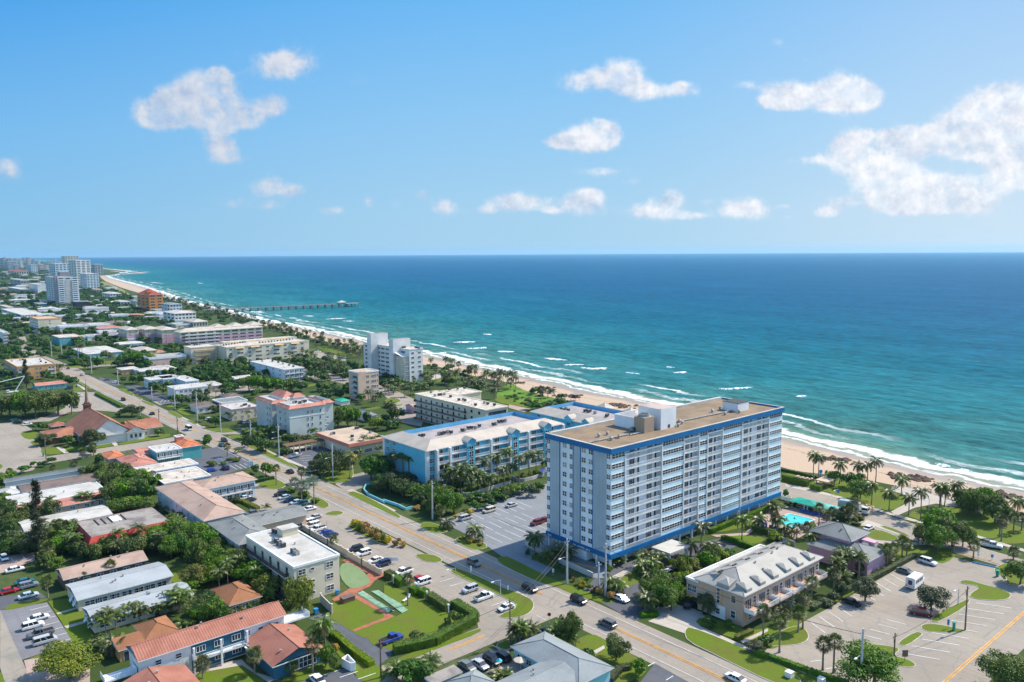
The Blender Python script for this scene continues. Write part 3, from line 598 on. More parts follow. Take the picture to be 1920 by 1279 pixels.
class Bld:
    def __init__(s,name,label,cat,X,Y,mark,group=None):
        s.X,s.Y=X,Y;s.T=thing(name,label,cat,(X,Y,0),group=group);s.mark=mark;s.cnt={};s.rest={}
        if mark:MARKS.append((mark,X,Y))
    def part(s,name,me,x=0,y=0,z=0,rz=0.0,world=True,parent=None):
        k=s.cnt.get(name,0);s.cnt[name]=k+1
        loc=(x-s.X,y-s.Y,z) if world else (x,y,z)
        if k>=99:# beyond the hundred nearest: one merged part
            s.rest.setdefault(name,[]).append((me,loc,rz));return None
        o=ob(name,me,s.T,loc,rz);return o
    def finish(s):
        for name,lst in s.rest.items():
            V,Fc,MI,mats=[],[],[],[]
            for me,loc,rz in lst:
                b=len(V);c,sn=math.cos(rz),math.sin(rz);off=len(mats);mm=[]
                for m in me.materials:
                    if m not in mats:mats.append(m)
                    mm.append(mats.index(m))
                V+=[(loc[0]+v.co.x*c-v.co.y*sn,loc[1]+v.co.x*sn+v.co.y*c,loc[2]+v.co.z) for v in me.vertices]
                for p in me.polygons:Fc.append(tuple(b+i for i in p.vertices));MI.append(mm[p.material_index])
            me=D.meshes.new(name);me.from_pydata(V,[],Fc)
            for m in mats:me.materials.append(m)
            me.polygons.foreach_set('material_index',MI);o=ob(name,me,s.T);o['kind']='stuff'
    def wing(s,X0,Y0,X1,Y1,z0,z1,wall,roof=('flat',None),over=0.4,rim=None,name='wall'):
        w,d=X1-X0,Y1-Y0
        mb=MB()
        for a,b in (((0,0),(w,0)),((w,0),(w,d)),((w,d),(0,d)),((0,d),(0,0))):
            mb.face([(*a,0),(*b,0),(*b,z1-z0),(*a,z1-z0)])
        s.part(name,mb.mesh(name,wall),X0,Y0,z0)
        t,mat=roof[0],roof[1];mb=MB();o=over;h=z1
        if t=='flat':
            ph=roof[2] if len(roof)>2 else 0.5;rm=rim or FRM;th=0.25
            mb.box(0,0,-0.05,w,d,0.1,0)
            mb.box(-o*.5,-o*.5,-0.25,w+o*.5,th,ph,1);mb.box(-o*.5,d-th,-0.25,w+o*.5,d+o*.5,ph,1)
            mb.box(-o*.5,th,-0.25,th,d-th,ph,1);mb.box(w-th,th,-0.25,w+o*.5,d-th,ph,1)
            s.part('roof',mb.mesh('roof',[mat,rm]),X0,Y0,h)
        elif t in ('hip','gable','gableY','hipY'):
            rh=roof[2] if len(roof)>2 else 1.4
            x0,y0,x1,y1=-o,-o,w+o,d+o;W,Dp=x1-x0,y1-y0;yy=t.endswith('Y') or (t=='hip' and Dp>W)
            ins=0.0 if t.startswith('gable') else min(W,Dp)/2
            if yy:r0,r1=((x0+x1)/2,y0+ins),((x0+x1)/2,y1-ins)
            else:r0,r1=(x0+ins,(y0+y1)/2),(x1-ins,(y0+y1)/2)
            A,B_,C_,E_=(x0,y0,0),(x1,y0,0),(x1,y1,0),(x0,y1,0);Ra,Rb=(*r0,rh),(*r1,rh)
            if yy:
                mb.face([A,Ra,Rb,E_]);mb.face([B_,C_,Rb,Ra]);mb.face([A,B_,Ra] if ins else [(0,0,-.2),(w,0,-.2),(w/2,0,rh*.97)],0 if ins else 3);mb.face([C_,E_,Rb] if ins else [(w,d,-.2),(0,d,-.2),(w/2,d,rh*.97)],0 if ins else 3)
            else:
                mb.face([A,B_,Rb,Ra]);mb.face([C_,E_,Ra,Rb]);mb.face([E_,A,Ra] if ins else [(0,d,-.2),(0,0,-.2),(0,d/2,rh*.97)],0 if ins else 3);mb.face([B_,C_,Rb] if ins else [(w,0,-.2),(w,d,-.2),(w,d/2,rh*.97)],0 if ins else 3)
            for a,b in ((A,B_),(B_,C_),(C_,E_),(E_,A)):mb.face([(a[0],a[1],-0.22),(b[0],b[1],-0.22),b,a],1)
            mb.face([(E_[0],E_[1],-.22),(C_[0],C_[1],-.22),(B_[0],B_[1],-.22),(A[0],A[1],-.22)],1)
            nr=len(mb.f)
            for a,b in ((Ra,Rb),)+(((A,Ra),(E_,Ra),(B_,Rb),(C_,Rb)) if yy or 1 else ()):
                if ins==0 and (a,b) !=(Ra,Rb):continue
                if yy and ins and (a,b) !=(Ra,Rb):a,b={A:(A,Ra),B_:(B_,Ra),C_:(C_,Rb),E_:(E_,Rb)}[a]
                mb.tube([(a[0],a[1],a[2]+.03),(b[0],b[1],b[2]+.03)],0.09,4,2)
            s.part('roof',mb.mesh('roof',[mat,rim or FRM,roof[3] if len(roof)>3 else mat,wall]),X0,Y0,h)
        elif t=='shed':# high side north
            rh=roof[2]
            mb.face([(-o,-o,0),(w+o,-o,0),(w+o,d+o,rh),(-o,d+o,rh)]);mb.face([(-o,-o,-.2),(-o,d+o,-.2),(w+o,d+o,-.2),(w+o,-o,-.2)],1)
            mb.face([(-o,-o,-.2),(w+o,-o,-.2),(w+o,-o,0),(-o,-o,0)],1);mb.face([(w+o,-o,-.2),(w+o,d+o,-.2),(w+o,d+o,rh),(w+o,-o,0)],1)
            mb.face([(-o,d+o,-.2),(-o,-o,-.2),(-o,-o,0),(-o,d+o,rh)],1);mb.face([(w+o,d+o,-.2),(-o,d+o,-.2),(-o,d+o,rh),(w+o,d+o,rh)],1)
            s.part('roof',mb.mesh('roof',[mat,rim or FRM]),X0,Y0,h)
        if t !='none' and pxm(X0,Y0)>2.6 and w>9 and d>5:
            rg=random.Random(int(X0*3+Y0));vm=CACHE.setdefault('rv',MB().cyl(0,0,0,.55,.16,n=6).box(-.22,-.22,.55,.22,.22,.68).mesh('roof_vent',[METALG]))
            for q in range(rg.randint(2,4)):
                u=rg.uniform(.15,.85);vy=rg.uniform(.15,.85);zr=0 if t=='flat' else (1-abs(vy-.5)*2)*(roof[2] if len(roof)>2 else 1.4)*(1 if not t.endswith('Y') else 0)-.1
                if t.endswith('Y') or (t=='hip' and d>w):zr=(1-abs(u-.5)*2)*(roof[2] if len(roof)>2 else 1.4)-.1
                if t=='shed':zr=vy*roof[2]
                s.part('roof_vent',vm,X0+w*u,Y0+d*vy,z1+zr)
        return s
    def face(s,f,pos,a0,a1,floors,z0,fh,kind='w',n=4,w=1.4,h=1.3,sill=0.95,rail=None,nx=2,ny=2,depth=1.2,top=None,doors=2,frm=None,gap=0.0):
        """f: 'S' at Y=pos over X a0..a1, or 'W' at X=pos over Y a0..a1"""
        rz=0.0 if f=='S' else-math.pi/2
        def put(name,me,a,z,out=0.0):
            if f=='S':s.part(name,me,a,pos-out,z,rz)
            else:s.part(name,me,pos-out,a,z,rz)
        L=a1-a0
        for k in range(floors):
            z=z0+k*fh
            for i in range(n):
                a=a0+L*(i+0.5)/n
                if kind=='w':put('window',window_me(w,h,nx,ny,frm),a,z+sill,0.01)
                elif kind=='r':put('ribbon_window',window_me(w,h,nx,ny,frm),a,z+sill,0.01)
                elif kind=='b':
                    bw=L/n-gap
                    put('balcony',balcony_me(bw,depth,rail,0.2 if rail is None else 0.3),a,z,0.0)
                    for q in range(doors):put('glass_door',door_me(min(1.9,bw*.32),2.15),a+bw*((q+.5)/doors-.5)*(0.9 if f=='S' else 0.9),z+0.02,0.01)
                elif kind=='d':put('door',door_me(w,h,nx,frm),a,z+0.05,0.01)
            if kind=='g':
                put('gallery',balcony_me(L,depth,rail,0.2),(a0+a1)/2,z,0.0)
                for i in range(n):
                    a=a0+L*(i+0.3)/n;put('door',door_me(0.95,2.1,1),a,z+.02,0.01);put('window',window_me(w,h,nx,ny),a+L/n*.42,z+.95,0.01)
    def ac(s,pts,z,big=False):
        if 'ac' not in CACHE:
            mb=MB();mb.box(-.5,-.5,.12,.5,.5,1.05,0);mb.box(-.45,-.45,0,.45,.45,.12,1);mb.cyl(0,0,1.05,1.09,.4,n=10,mi=1);mb.cyl(0,0,1.09,1.13,.12,n=6,mi=0)
            CACHE['ac']=mb.mesh('air_conditioner',[METALG,UNITD]);mb=MB();mb.box(-.55,-.55,.12,.55,.55,1.15,0);mb.cyl(0,0,1.15,1.2,.42,n=10,mi=1)
            CACHE['acd']=mb.mesh('air_conditioner',[UNITD,METALG])
        for i,(px,py) in enumerate(pts):
            X,Y=P(px,py,z+.6);s.part('air_conditioner',CACHE['acd' if (i% 3) else 'ac'],X,Y,z+0.1)
def RC(z,**k):
    """roof rectangle from surveyed corners at level z: sw/se/nw/ne=(panel, x, y) -> X0, Y0, X1, Y1"""
    p={}
    for c,v in k.items():p.setdefault(c,P(*K(v[0],v[1],v[2])[0],z))
    xs0=[p[c][0] for c in ('sw','nw') if c in p];xs1=[p[c][0] for c in ('se','ne') if c in p]
    ys0=[p[c][1] for c in ('sw','se') if c in p];ys1=[p[c][1] for c in ('nw','ne') if c in p]
    av=lambda l,o,d:sum(l)/len(l) if l else sum(o)/len(o)+d
    return av(xs0,xs1,-12),av(ys0,ys1,-10),av(xs1,xs0,12),av(ys1,ys0,10)
W_WHITE=wallm('white',(0.70,0.68,0.64));W_CREAM=wallm('cream',(0.62,0.54,0.40));W_YEL=wallm('yellow',(0.66,0.48,0.18));W_ORG=wallm('orange',(0.62,0.34,0.14));W_TEAL=wallm('teal',(0.10,0.38,0.38));W_DTEAL=wallm('petrol',(0.03,0.11,0.17))
W_PINK=wallm('pink',(0.56,0.33,0.40));W_LPINK=wallm('pale_pink',(0.62,0.45,0.38));W_BLUE=wallm('hotel_blue',(0.12,0.44,0.58));W_LBLUE=wallm('pale_blue',(0.55,0.63,0.67));W_GREY=wallm('grey',(0.34,0.35,0.36));W_BEIGE=wallm('beige',(0.60,0.43,0.32));W_BROWN=wallm('brown',(0.16,0.09,0.06))
W_AQUA=wallm('aqua',(0.30,0.58,0.60));W_DBLUE=wallm('deep_blue',(0.02,0.12,0.32));W_CORAL=wallm('coral',(0.60,0.22,0.15));W_SAND=wallm('sand',(0.66,0.58,0.44));W_DARK=wallm('dark',(0.045,0.04,0.05));W_BURNT=wallm('burnt_orange',(0.60,0.22,0.035));W_MAUVE=wallm('mauve',(0.32,0.27,0.28))
# ------------------------------------------------------------------ the tall white and blue block in the middle
mc_wall=wallm('tower_white',(0.78,0.81,0.84));mc_panel=M('tower_grey_panel',(0.40,0.46,0.50),0.85,0.06,0.15,fine=0.05,tile=('Y',1.4,0.10));mc_blue=M('tower_blue_band',(0.004,0.135,0.335),0.6,0.08,0.2,fine=0.02)
mc_aq=wallm('tower_pale_aqua',(0.66,0.78,0.82));mc_roof=roofm('tower_gravel',(0.255,0.185,0.115),(0.18,0.13,0.085),scale=0.12);mc_in=wallm('tower_recess',(0.76,0.76,0.78))
X0,Y0,X1,Y1=157.3,142.1,243.4,167.3;FH=2.84;ZB=4.4;ZT=32.6
T=Bld('apartment_tower','tall white and blue eleven-storey apartment block with a flat brown roof','apartment building',X0,Y0,'tall white and blue block')
bays=[(157.3,163.1,'w'),(163.1,179.0,'b'),(179.0,189.3,'w'),(189.3,196.7,'b'),(196.7,201.0,'w'),(201.0,208.8,'b'),(208.8,219.4,'w'),(219.4,235.2,'b'),(235.2,243.4,'w')]
mb=MB();DP=1.35
for a,b,k in bays:
    y=Y0 if k=='w' else Y0+DP;mi=1 if k=='w' else 2
    mb.face([(a-X0,y-Y0,ZB),(b-X0,y-Y0,ZB),(b-X0,y-Y0,ZT),(a-X0,y-Y0,ZT)],mi)
    if k=='b':
        mb.face([(a-X0,0,ZB),(a-X0,DP,ZB),(a-X0,DP,ZT),(a-X0,0,ZT)],0);mb.face([(b-X0,DP,ZB),(b-X0,0,ZB),(b-X0,0,ZT),(b-X0,DP,ZT)],0)
        mb.face([(a-X0,DP,ZB),(a-X0,0,ZB),(b-X0,0,ZB),(b-X0,DP,ZB)],0)
w_,d_=X1-X0,Y1-Y0
for a,b in (((w_,0),(w_,d_)),((w_,d_),(0,d_)),((0,d_),(0,0))):mb.face([(*a,ZB),(*b,ZB),(*b,ZT),(*a,ZT)],0)
T.part('wall',mb.mesh('wall',[mc_wall,mc_aq,mc_in]),X0,Y0,0)
mb=MB()
for a in [b_[0] for b_ in bays[1:]]:mb.box(a-X0-.22,-0.2,ZB-.4,a-X0+.22,0.3,ZT-0.9,0)
for a,b,k in bays:
    if k=='b':mb.box(a-X0+.22,-0.2,ZT-1.35,b-X0-.22,0.2,ZT-.9,0)
T.part('fin',mb.mesh('fin',[FRM]),X0,Y0,0)
mb=MB()
for ya,yb in ((161.9,166.0),(153.6,156.3),(143.7,148.6)):mb.box(-0.12,ya-Y0,ZB-.2,-0.005,yb-Y0,ZT,0)
T.part('panel',mb.mesh('panel',[mc_panel]),X0,Y0,0)
mb=MB()
for ya in (161.85,156.4,153.55,148.7):mb.box(-0.2,ya-Y0-.11,ZB-.2,-0.0,ya-Y0+.11,ZT,0)
T.part('stripe',mb.mesh('stripe',[mc_blue]),X0,Y0,0)
mb=MB()
for z0_,z1_,o_ in ((ZT-.1,34.0,.45),(3.05,ZB,.3)):
    mb.box(-o_,-o_-.1,z0_,w_+o_,0.3,z1_,0);mb.box(-o_,d_-.3,z0_,w_+o_,d_+o_,z1_,0);mb.box(-o_,0.3,z0_,.3,d_-.3,z1_,0);mb.box(w_-.3,0.3,z0_,w_+o_,d_-.3,z1_,0)
T.part('blue_band',mb.mesh('blue_band',[mc_blue]),X0,Y0,0)
mb=MB()
for q in ((-.45,-.55,w_+.45,.1),(-.45,d_-.15,w_+.45,d_+.45),(-.45,.1,.3,d_-.15),(w_-.2,.1,w_+.45,d_-.15)):mb.box(q[0],q[1],34.0,q[2],q[3],34.12,0)
mb.box(0.3,d_-1.2,33.3,w_-.2,d_-.2,34.3,0)
T.part('coping',mb.mesh('coping',[RF_WHITE]),X0,Y0,0)
mb=MB();mb.box(0.2,0.2,33.2,w_-.2,d_-1.2,33.55,0);T.part('roof',mb.mesh('roof',[mc_roof]),X0,Y0,0)
def rooftop(name,z0,z1,mat,sw,se,nw,top=None,zz=None):
    a=P(*K('2d',*sw)[0],zz or z1);b=P(*K('2d',*se)[0],zz or z1);c=P(*K('2d',*nw)[0],zz or z1)
    mb=MB();mb.box(0,0,0,b[0]-a[0],c[1]-a[1],z1-z0,0,1);T.part(name,mb.mesh(name,[mat,top or mat]),a[0],a[1],z0)
PHW=wallm('penthouse_white',(0.78,0.78,0.78))
rooftop('penthouse',33.5,39.8,PHW,(928,148),(1022,122),(772,116),roofm('lift_top',(0.45,0.36,0.32)))
a=P(*K('2d',790,218)[0],37.2);mb=MB();L_=9.6
mb.box(0,0,0,L_,.2,3.7,0);mb.box(0,0.2,0,.2,11,3.7,0);mb.box(.2,10.8,0,L_,11,3.7,0);T.part('screen_wall',mb.mesh('screen_wall',[PHW]),a[0],a[1],33.5)
c_=P(*K('2d',805,190)[0],38.3);mb=MB();mb.box(-2.2,-2,0,2.2,2,4.6,0);mb.cyl(0,0,4.6,5.4,1.7,1.6,16,1);mb.cyl(0,0,5.4,5.42,1.4,1.4,12,2)
T.part('cooling_tower',mb.mesh('cooling_tower',[wallm('cooling',(0.42,0.31,0.22)),METALG,UNITD]),c_[0],c_[1],33.5)
a=P(*K('2d',1470,92)[0],36.2);mb=MB();mb.box(-3.2,-3,0,3.2,3,2.9,0);mb.box(-3.3,-3.1,2.9,3.3,3.1,3.05,1);T.part('stair_house',mb.mesh('stair_house',[PHW,UNITD]),a[0],a[1],33.5)
for i,(p,q) in enumerate((((400,385),(690,325)),((1020,240),(1510,140)),((700,330),(790,310)))):
    A,B_=P(*K('2d',*p)[0],33.9),P(*K('2d',*q)[0],33.9);mb=MB();mb.tube([(A[0]-X0,A[1]-Y0,33.9),(B_[0]-X0,B_[1]-Y0,33.9)],0.22,6,0);T.part('duct',mb.mesh('duct',[METALG]),X0,Y0,0)
mb=MB();mb.cyl(0,0,0,.9,.35,.35,8,0);mb.cyl(0,0,.9,1.25,.6,.15,8,0);vt=mb.mesh('vent',[METALG])
for p in ((475,335),(537,320),(565,360),(622,345),(1052,262),(1080,242),(1062,232),(1300,158),(1355,142),(1392,178),(1495,162),(942,262)):
    q=P(*K('2d',*p)[0],34);T.part('vent',vt,q[0],q[1],33.5)
T.ac(K('2d',960,262,975,268,735,290,715,292),33.5)
vr=random.Random(9);CURT=M('curtained_glass',(0.10,0.115,0.125),0.2,0.3,0.6,0.5,c2=(0.2,0.2,0.19),fine=0.0);BLIND=M('blind',(0.36,0.34,0.30),0.5,0.2,1.0)
def vary(o):
    if o is None:return
    q=vr.random()
    if q<.45:o.material_slots[1].link='OBJECT';o.material_slots[1].material=CURT if q>.13 else BLIND
for k in range(10):
    z=ZB+k*FH
    for a,b,kk in bays:
        if kk=='w':
            wd=b-a-0.7;n=max(3,int(round(wd/1.15)));gl=None
            rg=random.Random(int(a*7+k*13)).random()
            gl=M('pale_glass',(0.22,0.30,0.31),0.2,0.2,0.6,0.5,fine=0.0) if rg<0.13 else (M('curtained_glass',(0.10,0.115,0.125),0.2,0.3,0.6,0.5,c2=(0.2,0.2,0.19),fine=0.0) if rg<.4 else GLASS)
            T.part('ribbon_window',window_me(wd,1.25,n,2,FRM,gl),(a+b)/2,Y0-.01,z+1.15)
        else:
            T.part('balcony',balcony_me(b-a-.5,1.4,RAILW,0.2),(a+b)/2,Y0+DP-.02,z)
            for q in range(2 if b-a>12 else 1):
                cx=a+(b-a)*((.27,.75)[q] if b-a>12 else .4)
                vary(T.part('glass_door',door_me(2.2,2.2,3),cx,Y0+DP-.01,z+.03))
                if b-a>12 or q==0:T.part('narrow_door',door_me(.85,2.2,1),cx+(b-a)*(.17 if b-a>12 else .32),Y0+DP-.01,z+.03)
    rz=-math.pi/2
    for yy in (159.9,157.3,152.3,149.6):vary(T.part('window',window_me(1.5 if yy !=157.3 else 1.0,1.35,2,2),X0-.02,yy,z+1.1,rz))
    for yy in (166.6,142.95):T.part('corner_window',window_me(1.25,1.25,2,2),X0-.02,yy,z+1.15,rz)
# ground floor: set-back white wall, columns, driveway deck
mb=MB();mb.box(2.6,3.0,0,w_-2,d_-2,4.3,0);mb.box(-.1,9,0,2.6,17,2.7,0);T.part('ground_floor',mb.mesh('ground_floor',[mc_wall]),X0,Y0,0)
mb=MB()
cm_=MB().box(0,0,0,.6,.6,2.75).mesh('column',[FRM])
for i in range(14):T.part('column',cm_,X0+.3+i*6.1,Y0+.2,0)
for y in (5,21,24.3):T.part('column',cm_,X0+.1,Y0+y,0)
mb=MB();rg=random.Random(3);y=158.4                       # raised lettering on the band (its words are too small to read in the photograph)
while y>149.8:
    hgt=rg.uniform(.38,.6);lw=rg.uniform(.18,.34);mb.box(-.42,y-lw-Y0,3.25,-.36,y-Y0,3.25+hgt,0);y-=lw+rg.choice((.12,.14,.5))
for y in (166.6,166.2,165.8,165.4):mb.box(-.42,y-.24-Y0,3.3,-.36,y-Y0,3.85,0)
T.part('lettering',mb.mesh('lettering',[FRM]),X0,Y0,0);T.finish()
x,y=P(*K('2d',1000,1130)[0],4.2)
Bc=Bld('entrance_canopy','white flat-roofed entrance canopy in front of the tall block','canopy',x,y,'white entrance canopy')
mb=MB();mb.box(-4.6,-3.3,3.3,4.6,3.3,3.8,0);Bc.part('roof',mb.mesh('roof',[RF_WHITE]),x,y,0)
for dx in (-3.9,3.9):
    for dy in (-2.6,2.6):mb=MB();mb.box(-.25,-.25,0,.25,.25,3.32,0);Bc.part('post',mb.mesh('post',[FRM]),x+dx,y+dy,0)
# ------------------------------------------------------------------ blue hotel (two wings of it are buildings of their own)
def gable_dormer(B_,x,y,z,f='S',w=4.2,hgt=2.2,wall=W_BLUE,roof=RF_CREAM,deep=4.0):
    mb=MB();h0=hgt*.45
    mb.face([(-w/2,0,-1.2),(w/2,0,-1.2),(w/2,0,h0),(0,0,hgt),(-w/2,0,h0)],0);mb.face([(-w/2,deep,-.2),(-w/2,0,-1.2),(-w/2,0,h0),(-w/2,deep,h0)],0);mb.face([(w/2,0,-1.2),(w/2,deep,-.2),(w/2,deep,h0),(w/2,0,h0)],0)
    o=.35
    for s_ in (-1,1):
        a=[(s_*(w/2+o),-o,h0-.3),(0,-o,hgt+.05),(0,deep,hgt+.05),(s_*(w/2+o),deep,h0-.3)];a=a if s_>0 else a[::-1];mb.face(a,1);mb.face([(p[0],p[1],p[2]-.15) for p in a[::-1]],2)
        mb.face([(s_*(w/2+o),-o-.02,h0-.5),(0,-o-.02,hgt-.15),(0,-o-.02,hgt+.08),(s_*(w/2+o),-o-.02,h0-.25)][::s_],2)
    B_.part('dormer',mb.mesh('dormer',[wall,roof,FRM]),x,y,z,0 if f=='S' else-math.pi/2)
def mansard(B_,X0,Y0,X1,Y1,z,band,rise,floor_z,roof,par,south_only=False):
    mb=MB();w,d=X1-X0,Y1-Y0;o=.7;b=band
    A=[(-o,-o,0),(w+o,-o,0),(w+o,d+o,0),(-o,d+o,0)];C_=[(b,b,rise),(w-b,b,rise),(w-b,d-b,rise),(b,d-b,rise)]
    for i in range(4):j=(i+1)% 4;mb.face([A[i],A[j],C_[j],C_[i]],0);mb.face([(A[i][0],A[i][1],-.3),(A[j][0],A[j][1],-.3),A[j],A[i]],1)
    mb.face([(p[0],p[1],-.3) for p in A[::-1]],1)
    for i in range(4):j=(i+1)% 4;mb.face([C_[j],(C_[j][0],C_[j][1],floor_z),(C_[i][0],C_[i][1],floor_z),C_[i]][::-1],2);mb.tube([A[i],C_[i]],.12,4,0)
    mb.face([(b,b,floor_z),(w-b,b,floor_z),(w-b,d-b,floor_z),(b,d-b,floor_z)],3)
    B_.part('roof',mb.mesh('roof',[roof,FRM,par,RF_GRAV]),X0,Y0,z)
HB=M('parapet_blue',(0.13,0.42,0.66),0.7,0.08,0.2,fine=0.03)
z=15.0;a,b,c,d=RC(z,sw=('f',796,846),se=('f',1053,794),nw=('f',724,818))
BL=Bld('hotel','bright blue hotel with a cream tiled roof rim beside the road','hotel',a,b,'bright blue hotel')
BL.wing(a,b,c,d,0,z,W_BLUE,('none',None));mansard(BL,a,b,c,d,z,5.2,2.3,0.6,RF_CREAM,HB)
fh=3.0
for q in range(5):
    zq=q*fh
    n=7;L=c-a
    for i in range(n):
        u0,u1=a+L*i/n+(4 if i==0 else .6),a+L*(i+1)/n-.6;cx=(u0+u1)/2;wd=u1-u0
        BL.part('balcony',balcony_me(wd,1.4,RAILW,.2),cx,b,zq+.15);BL.part('glass_door',door_me(2.4,2.1,3),cx-wd*.15,b-.01,zq+.2)
    BL.part('window',window_me(2.0,1.7,3,2),a+2.0,b-.01,zq+.9)
    for yy in (d-3,d-7.5):BL.part('window',window_me(2.2,1.7,3,2),a-.01,yy,zq+.9,-math.pi/2)
cm_=MB().box(-.45,-1.5,0,.45,.1,z-.3).mesh('column',[FRM])
for i in range(8):BL.part('column',cm_,a+(c-a)*i/7+(4 if i==0 else 0),b,0)
cm_=MB().box(-.25,-.25,0,1.0,.9,z-.3).mesh('column',[FRM])
for y in (b,d-.6):BL.part('column',cm_,a,y,0)
for px,py in ((887,829),(953,808),(1016,797)):
    q=P(px,py,z+.5);mb=MB();mb.box(-1.9,-.6,0,1.9,.6,z+.2,0);BL.part('bay',mb.mesh('bay',[W_BLUE]),q[0],b-.9,0);gable_dormer(BL,q[0],b-1.7,z,w=4.4)
    for k in range(5):BL.part('bay_window',window_me(1.9,2.1,2,2),q[0],b-1.52,k*fh+.6)
BL.ac(K('3c',1070,830,1095,828,1120,822,1150,812,1180,818,1280,798,1300,795,1335,778,1365,776,1400,775,1435,760,1560,745,1585,740,1610,722,1640,718,1670,712,900,850,930,845),z+.7);BL.finish()
z=15.0;p=P(*K('4',310,548)[0],z);q=P(*K('4',570,490)[0],z+2.3);r_=P(1112,806,z)
a,d=p[0],p[1];c=q[0]+5;b=178.5
BH=Bld('hotel','bright blue beach-side hotel wing with two pale roof gables behind the tall block','hotel',a,b,'blue beach-side hotel')
BH.wing(a,b,c,d,0,z,W_BLUE,('none',None));mansard(BH,a,b,c,d,z,5.0,2.3,.6,RF_CREAM,HB)
for q in range(5):
    for i in range(9):
        yy=d-(i+.5)*(d-b)/9;BH.part('window' if i% 2 else 'glass_door',window_me(1.8,1.6,3,2) if i% 2 else door_me(2.2,2.1,3),a-.01,yy,q*3+(.9 if i% 2 else .2),-math.pi/2)
for px,py,f in ((540/3.2+900,600+590/3.2,'W'),(635/3.2+900,600+615/3.2,'W')):q=P(px,py,z+.5);gable_dormer(BH,a-.8,q[1],z,'W',4.4)
for px,py in ((900+720/3.2,600+515/3.2),(900+860/3.2,600+548/3.2)):
    q=P(px,py,z+2.5);mb=MB();w=7;mb.face([(-w/2,-w/2,0),(w/2,-w/2,0),(0,0,2.2)]);mb.face([(w/2,-w/2,0),(w/2,w/2,0),(0,0,2.2)]);mb.face([(w/2,w/2,0),(-w/2,w/2,0),(0,0,2.2)]);mb.face([(-w/2,w/2,0),(-w/2,-w/2,0),(0,0,2.2)])
    BH.part('roof_gable',mb.mesh('roof_gable',[RF_CREAM]),c-1.5,q[1],z+1.4)
BH.ac(K('4',470,535,485,532,500,538,515,530,530,540,630,545,640,540,650,548,660,545,690,555,760,575,765,570,830,590),z+.7);BH.finish()
# ------------------------------------------------------------------ the rest, nearest first
def simple(name,label,cat,mark,z,roof,wall,corners,S=None,Wf=None,over=.4,rim=None,ac=None,fh=2.9,zac=None,group=None,more=None,fl=None):
    r=RC(z,**corners);B_=Bld(name,label,cat,r[0],r[1],mark,group)
    B_.wing(*r,0,z,wall,roof,over,rim)
    fl=fl or max(1,int(round(z/fh)))
    for f,sp in (('S',S),('W',Wf)):
        if sp is None:continue
        for s_ in (sp if isinstance(sp,list) else [sp]):
            s_=dict(s_);u0,u1=s_.pop('u',(0.02,.98));pos,a0,a1=(r[1],r[0],r[2]) if f=='S' else (r[0],r[1],r[3])
            if f=='W':u0,u1=1-u1,1-u0
            f0=s_.pop('f0',0)
            B_.face(f,pos,a0+(a1-a0)*u0,a0+(a1-a0)*u1,s_.pop('floors',fl-f0),f0*fh,fh,**s_)
    if ac:B_.ac(ac,zac or z)
    if more:more(B_,r)
    return B_,r
dk=dict
# red tile motel, two storeys
z=6.2;def_w=W_WHITE
def m1(B_,r):
    L=r[2]-r[0];xa,xb=r[0]+L*.33,r[0]+L*.70
    mb=MB();mb.box(0,0,0,xb-xa,.12,5.6,0);B_.part('blue_front',mb.mesh('blue_front',[W_DTEAL]),xa,r[1]-.15,.3)
    B_.part('balcony',balcony_me(xb-xa,1.5,RAILW,.2),(xa+xb)/2,r[1]-.15,2.9)
    for i in range(3):B_.part('window',window_me(1.8,1.2,3,1),xa+(i+.5)*(xb-xa)/3,r[1]-.17,4.0);B_.part('window',window_me(1.8,1.2,3,1),xa+(i+.5)*(xb-xa)/3,r[1]-.17,1.1)
    mb=MB()
    for i in range(12):mb.box(i*.32,0,2.7-i*.24,i*.32+.34,1.1,2.85-i*.24,0)
    mb.tube([(0,0,3.7),(3.8,0,.9)],.05,4,0);mb.tube([(0,1.1,3.7),(3.8,1.1,.9)],.05,4,0);B_.part('staircase',mb.mesh('staircase',[FRM]),xb-1,r[1]-3.2,0)
    for x in (xa,xa+(xb-xa)*.5,xb):mb=MB();mb.box(-.2,-.2,0,.2,.2,5.9,0);B_.part('post',mb.mesh('post',[FRM]),x,r[1]-1.6,0)
    for x in (r[2]-2,r[2]-5.5,r[2]-8.5,r[0]+3.5,r[0]+7.5):B_.part('window',window_me(1.1,1.0,1,2),x,r[1]-.02,4.0)
    B_.part('terrace',balcony_me(7,4.2,RAILW,.2),r[2]+3.6,r[1]+6,3.0);B_.part('terrace',balcony_me(6,3.4,RAILW,.2),r[0]-3.2,r[1]+5,3.0)
r=RC(z,sw=('1a',1380,1040),se=('1b',935,610),nw=('1a',1290,915));r=(r[0],r[1],r[2],r[1]+7.5)
B1=Bld('motel','long two-storey motel with a red tiled roof and navy front below the lawns','motel',r[0],r[1],'red-tiled two-storey motel')
B1.wing(*r,0,z,W_WHITE,('gable',TILE_RED,1.7),.5);m1(B1,r)
z=3.2;r=RC(z,sw=('1b',815,1110),nw=('1b',555,865),se=('1b',1300,935));B2=Bld('motel_wing','single-storey motel wing under a red gabled roof with a wide window wall','motel',r[0],r[1],'red-roofed motel wing')
B2.wing(*r,0,z,W_DTEAL,('gableY',TILE_REDY,2.2),.5);B2.face('S',r[1],r[0]+3,r[2]-1,1,0,3,'r',1,r[2]-r[0]-5,2.2,.6,nx=6,ny=2)
r=(r[2]+.3,r[1]+2,r[2]+2.5,r[3]-1)
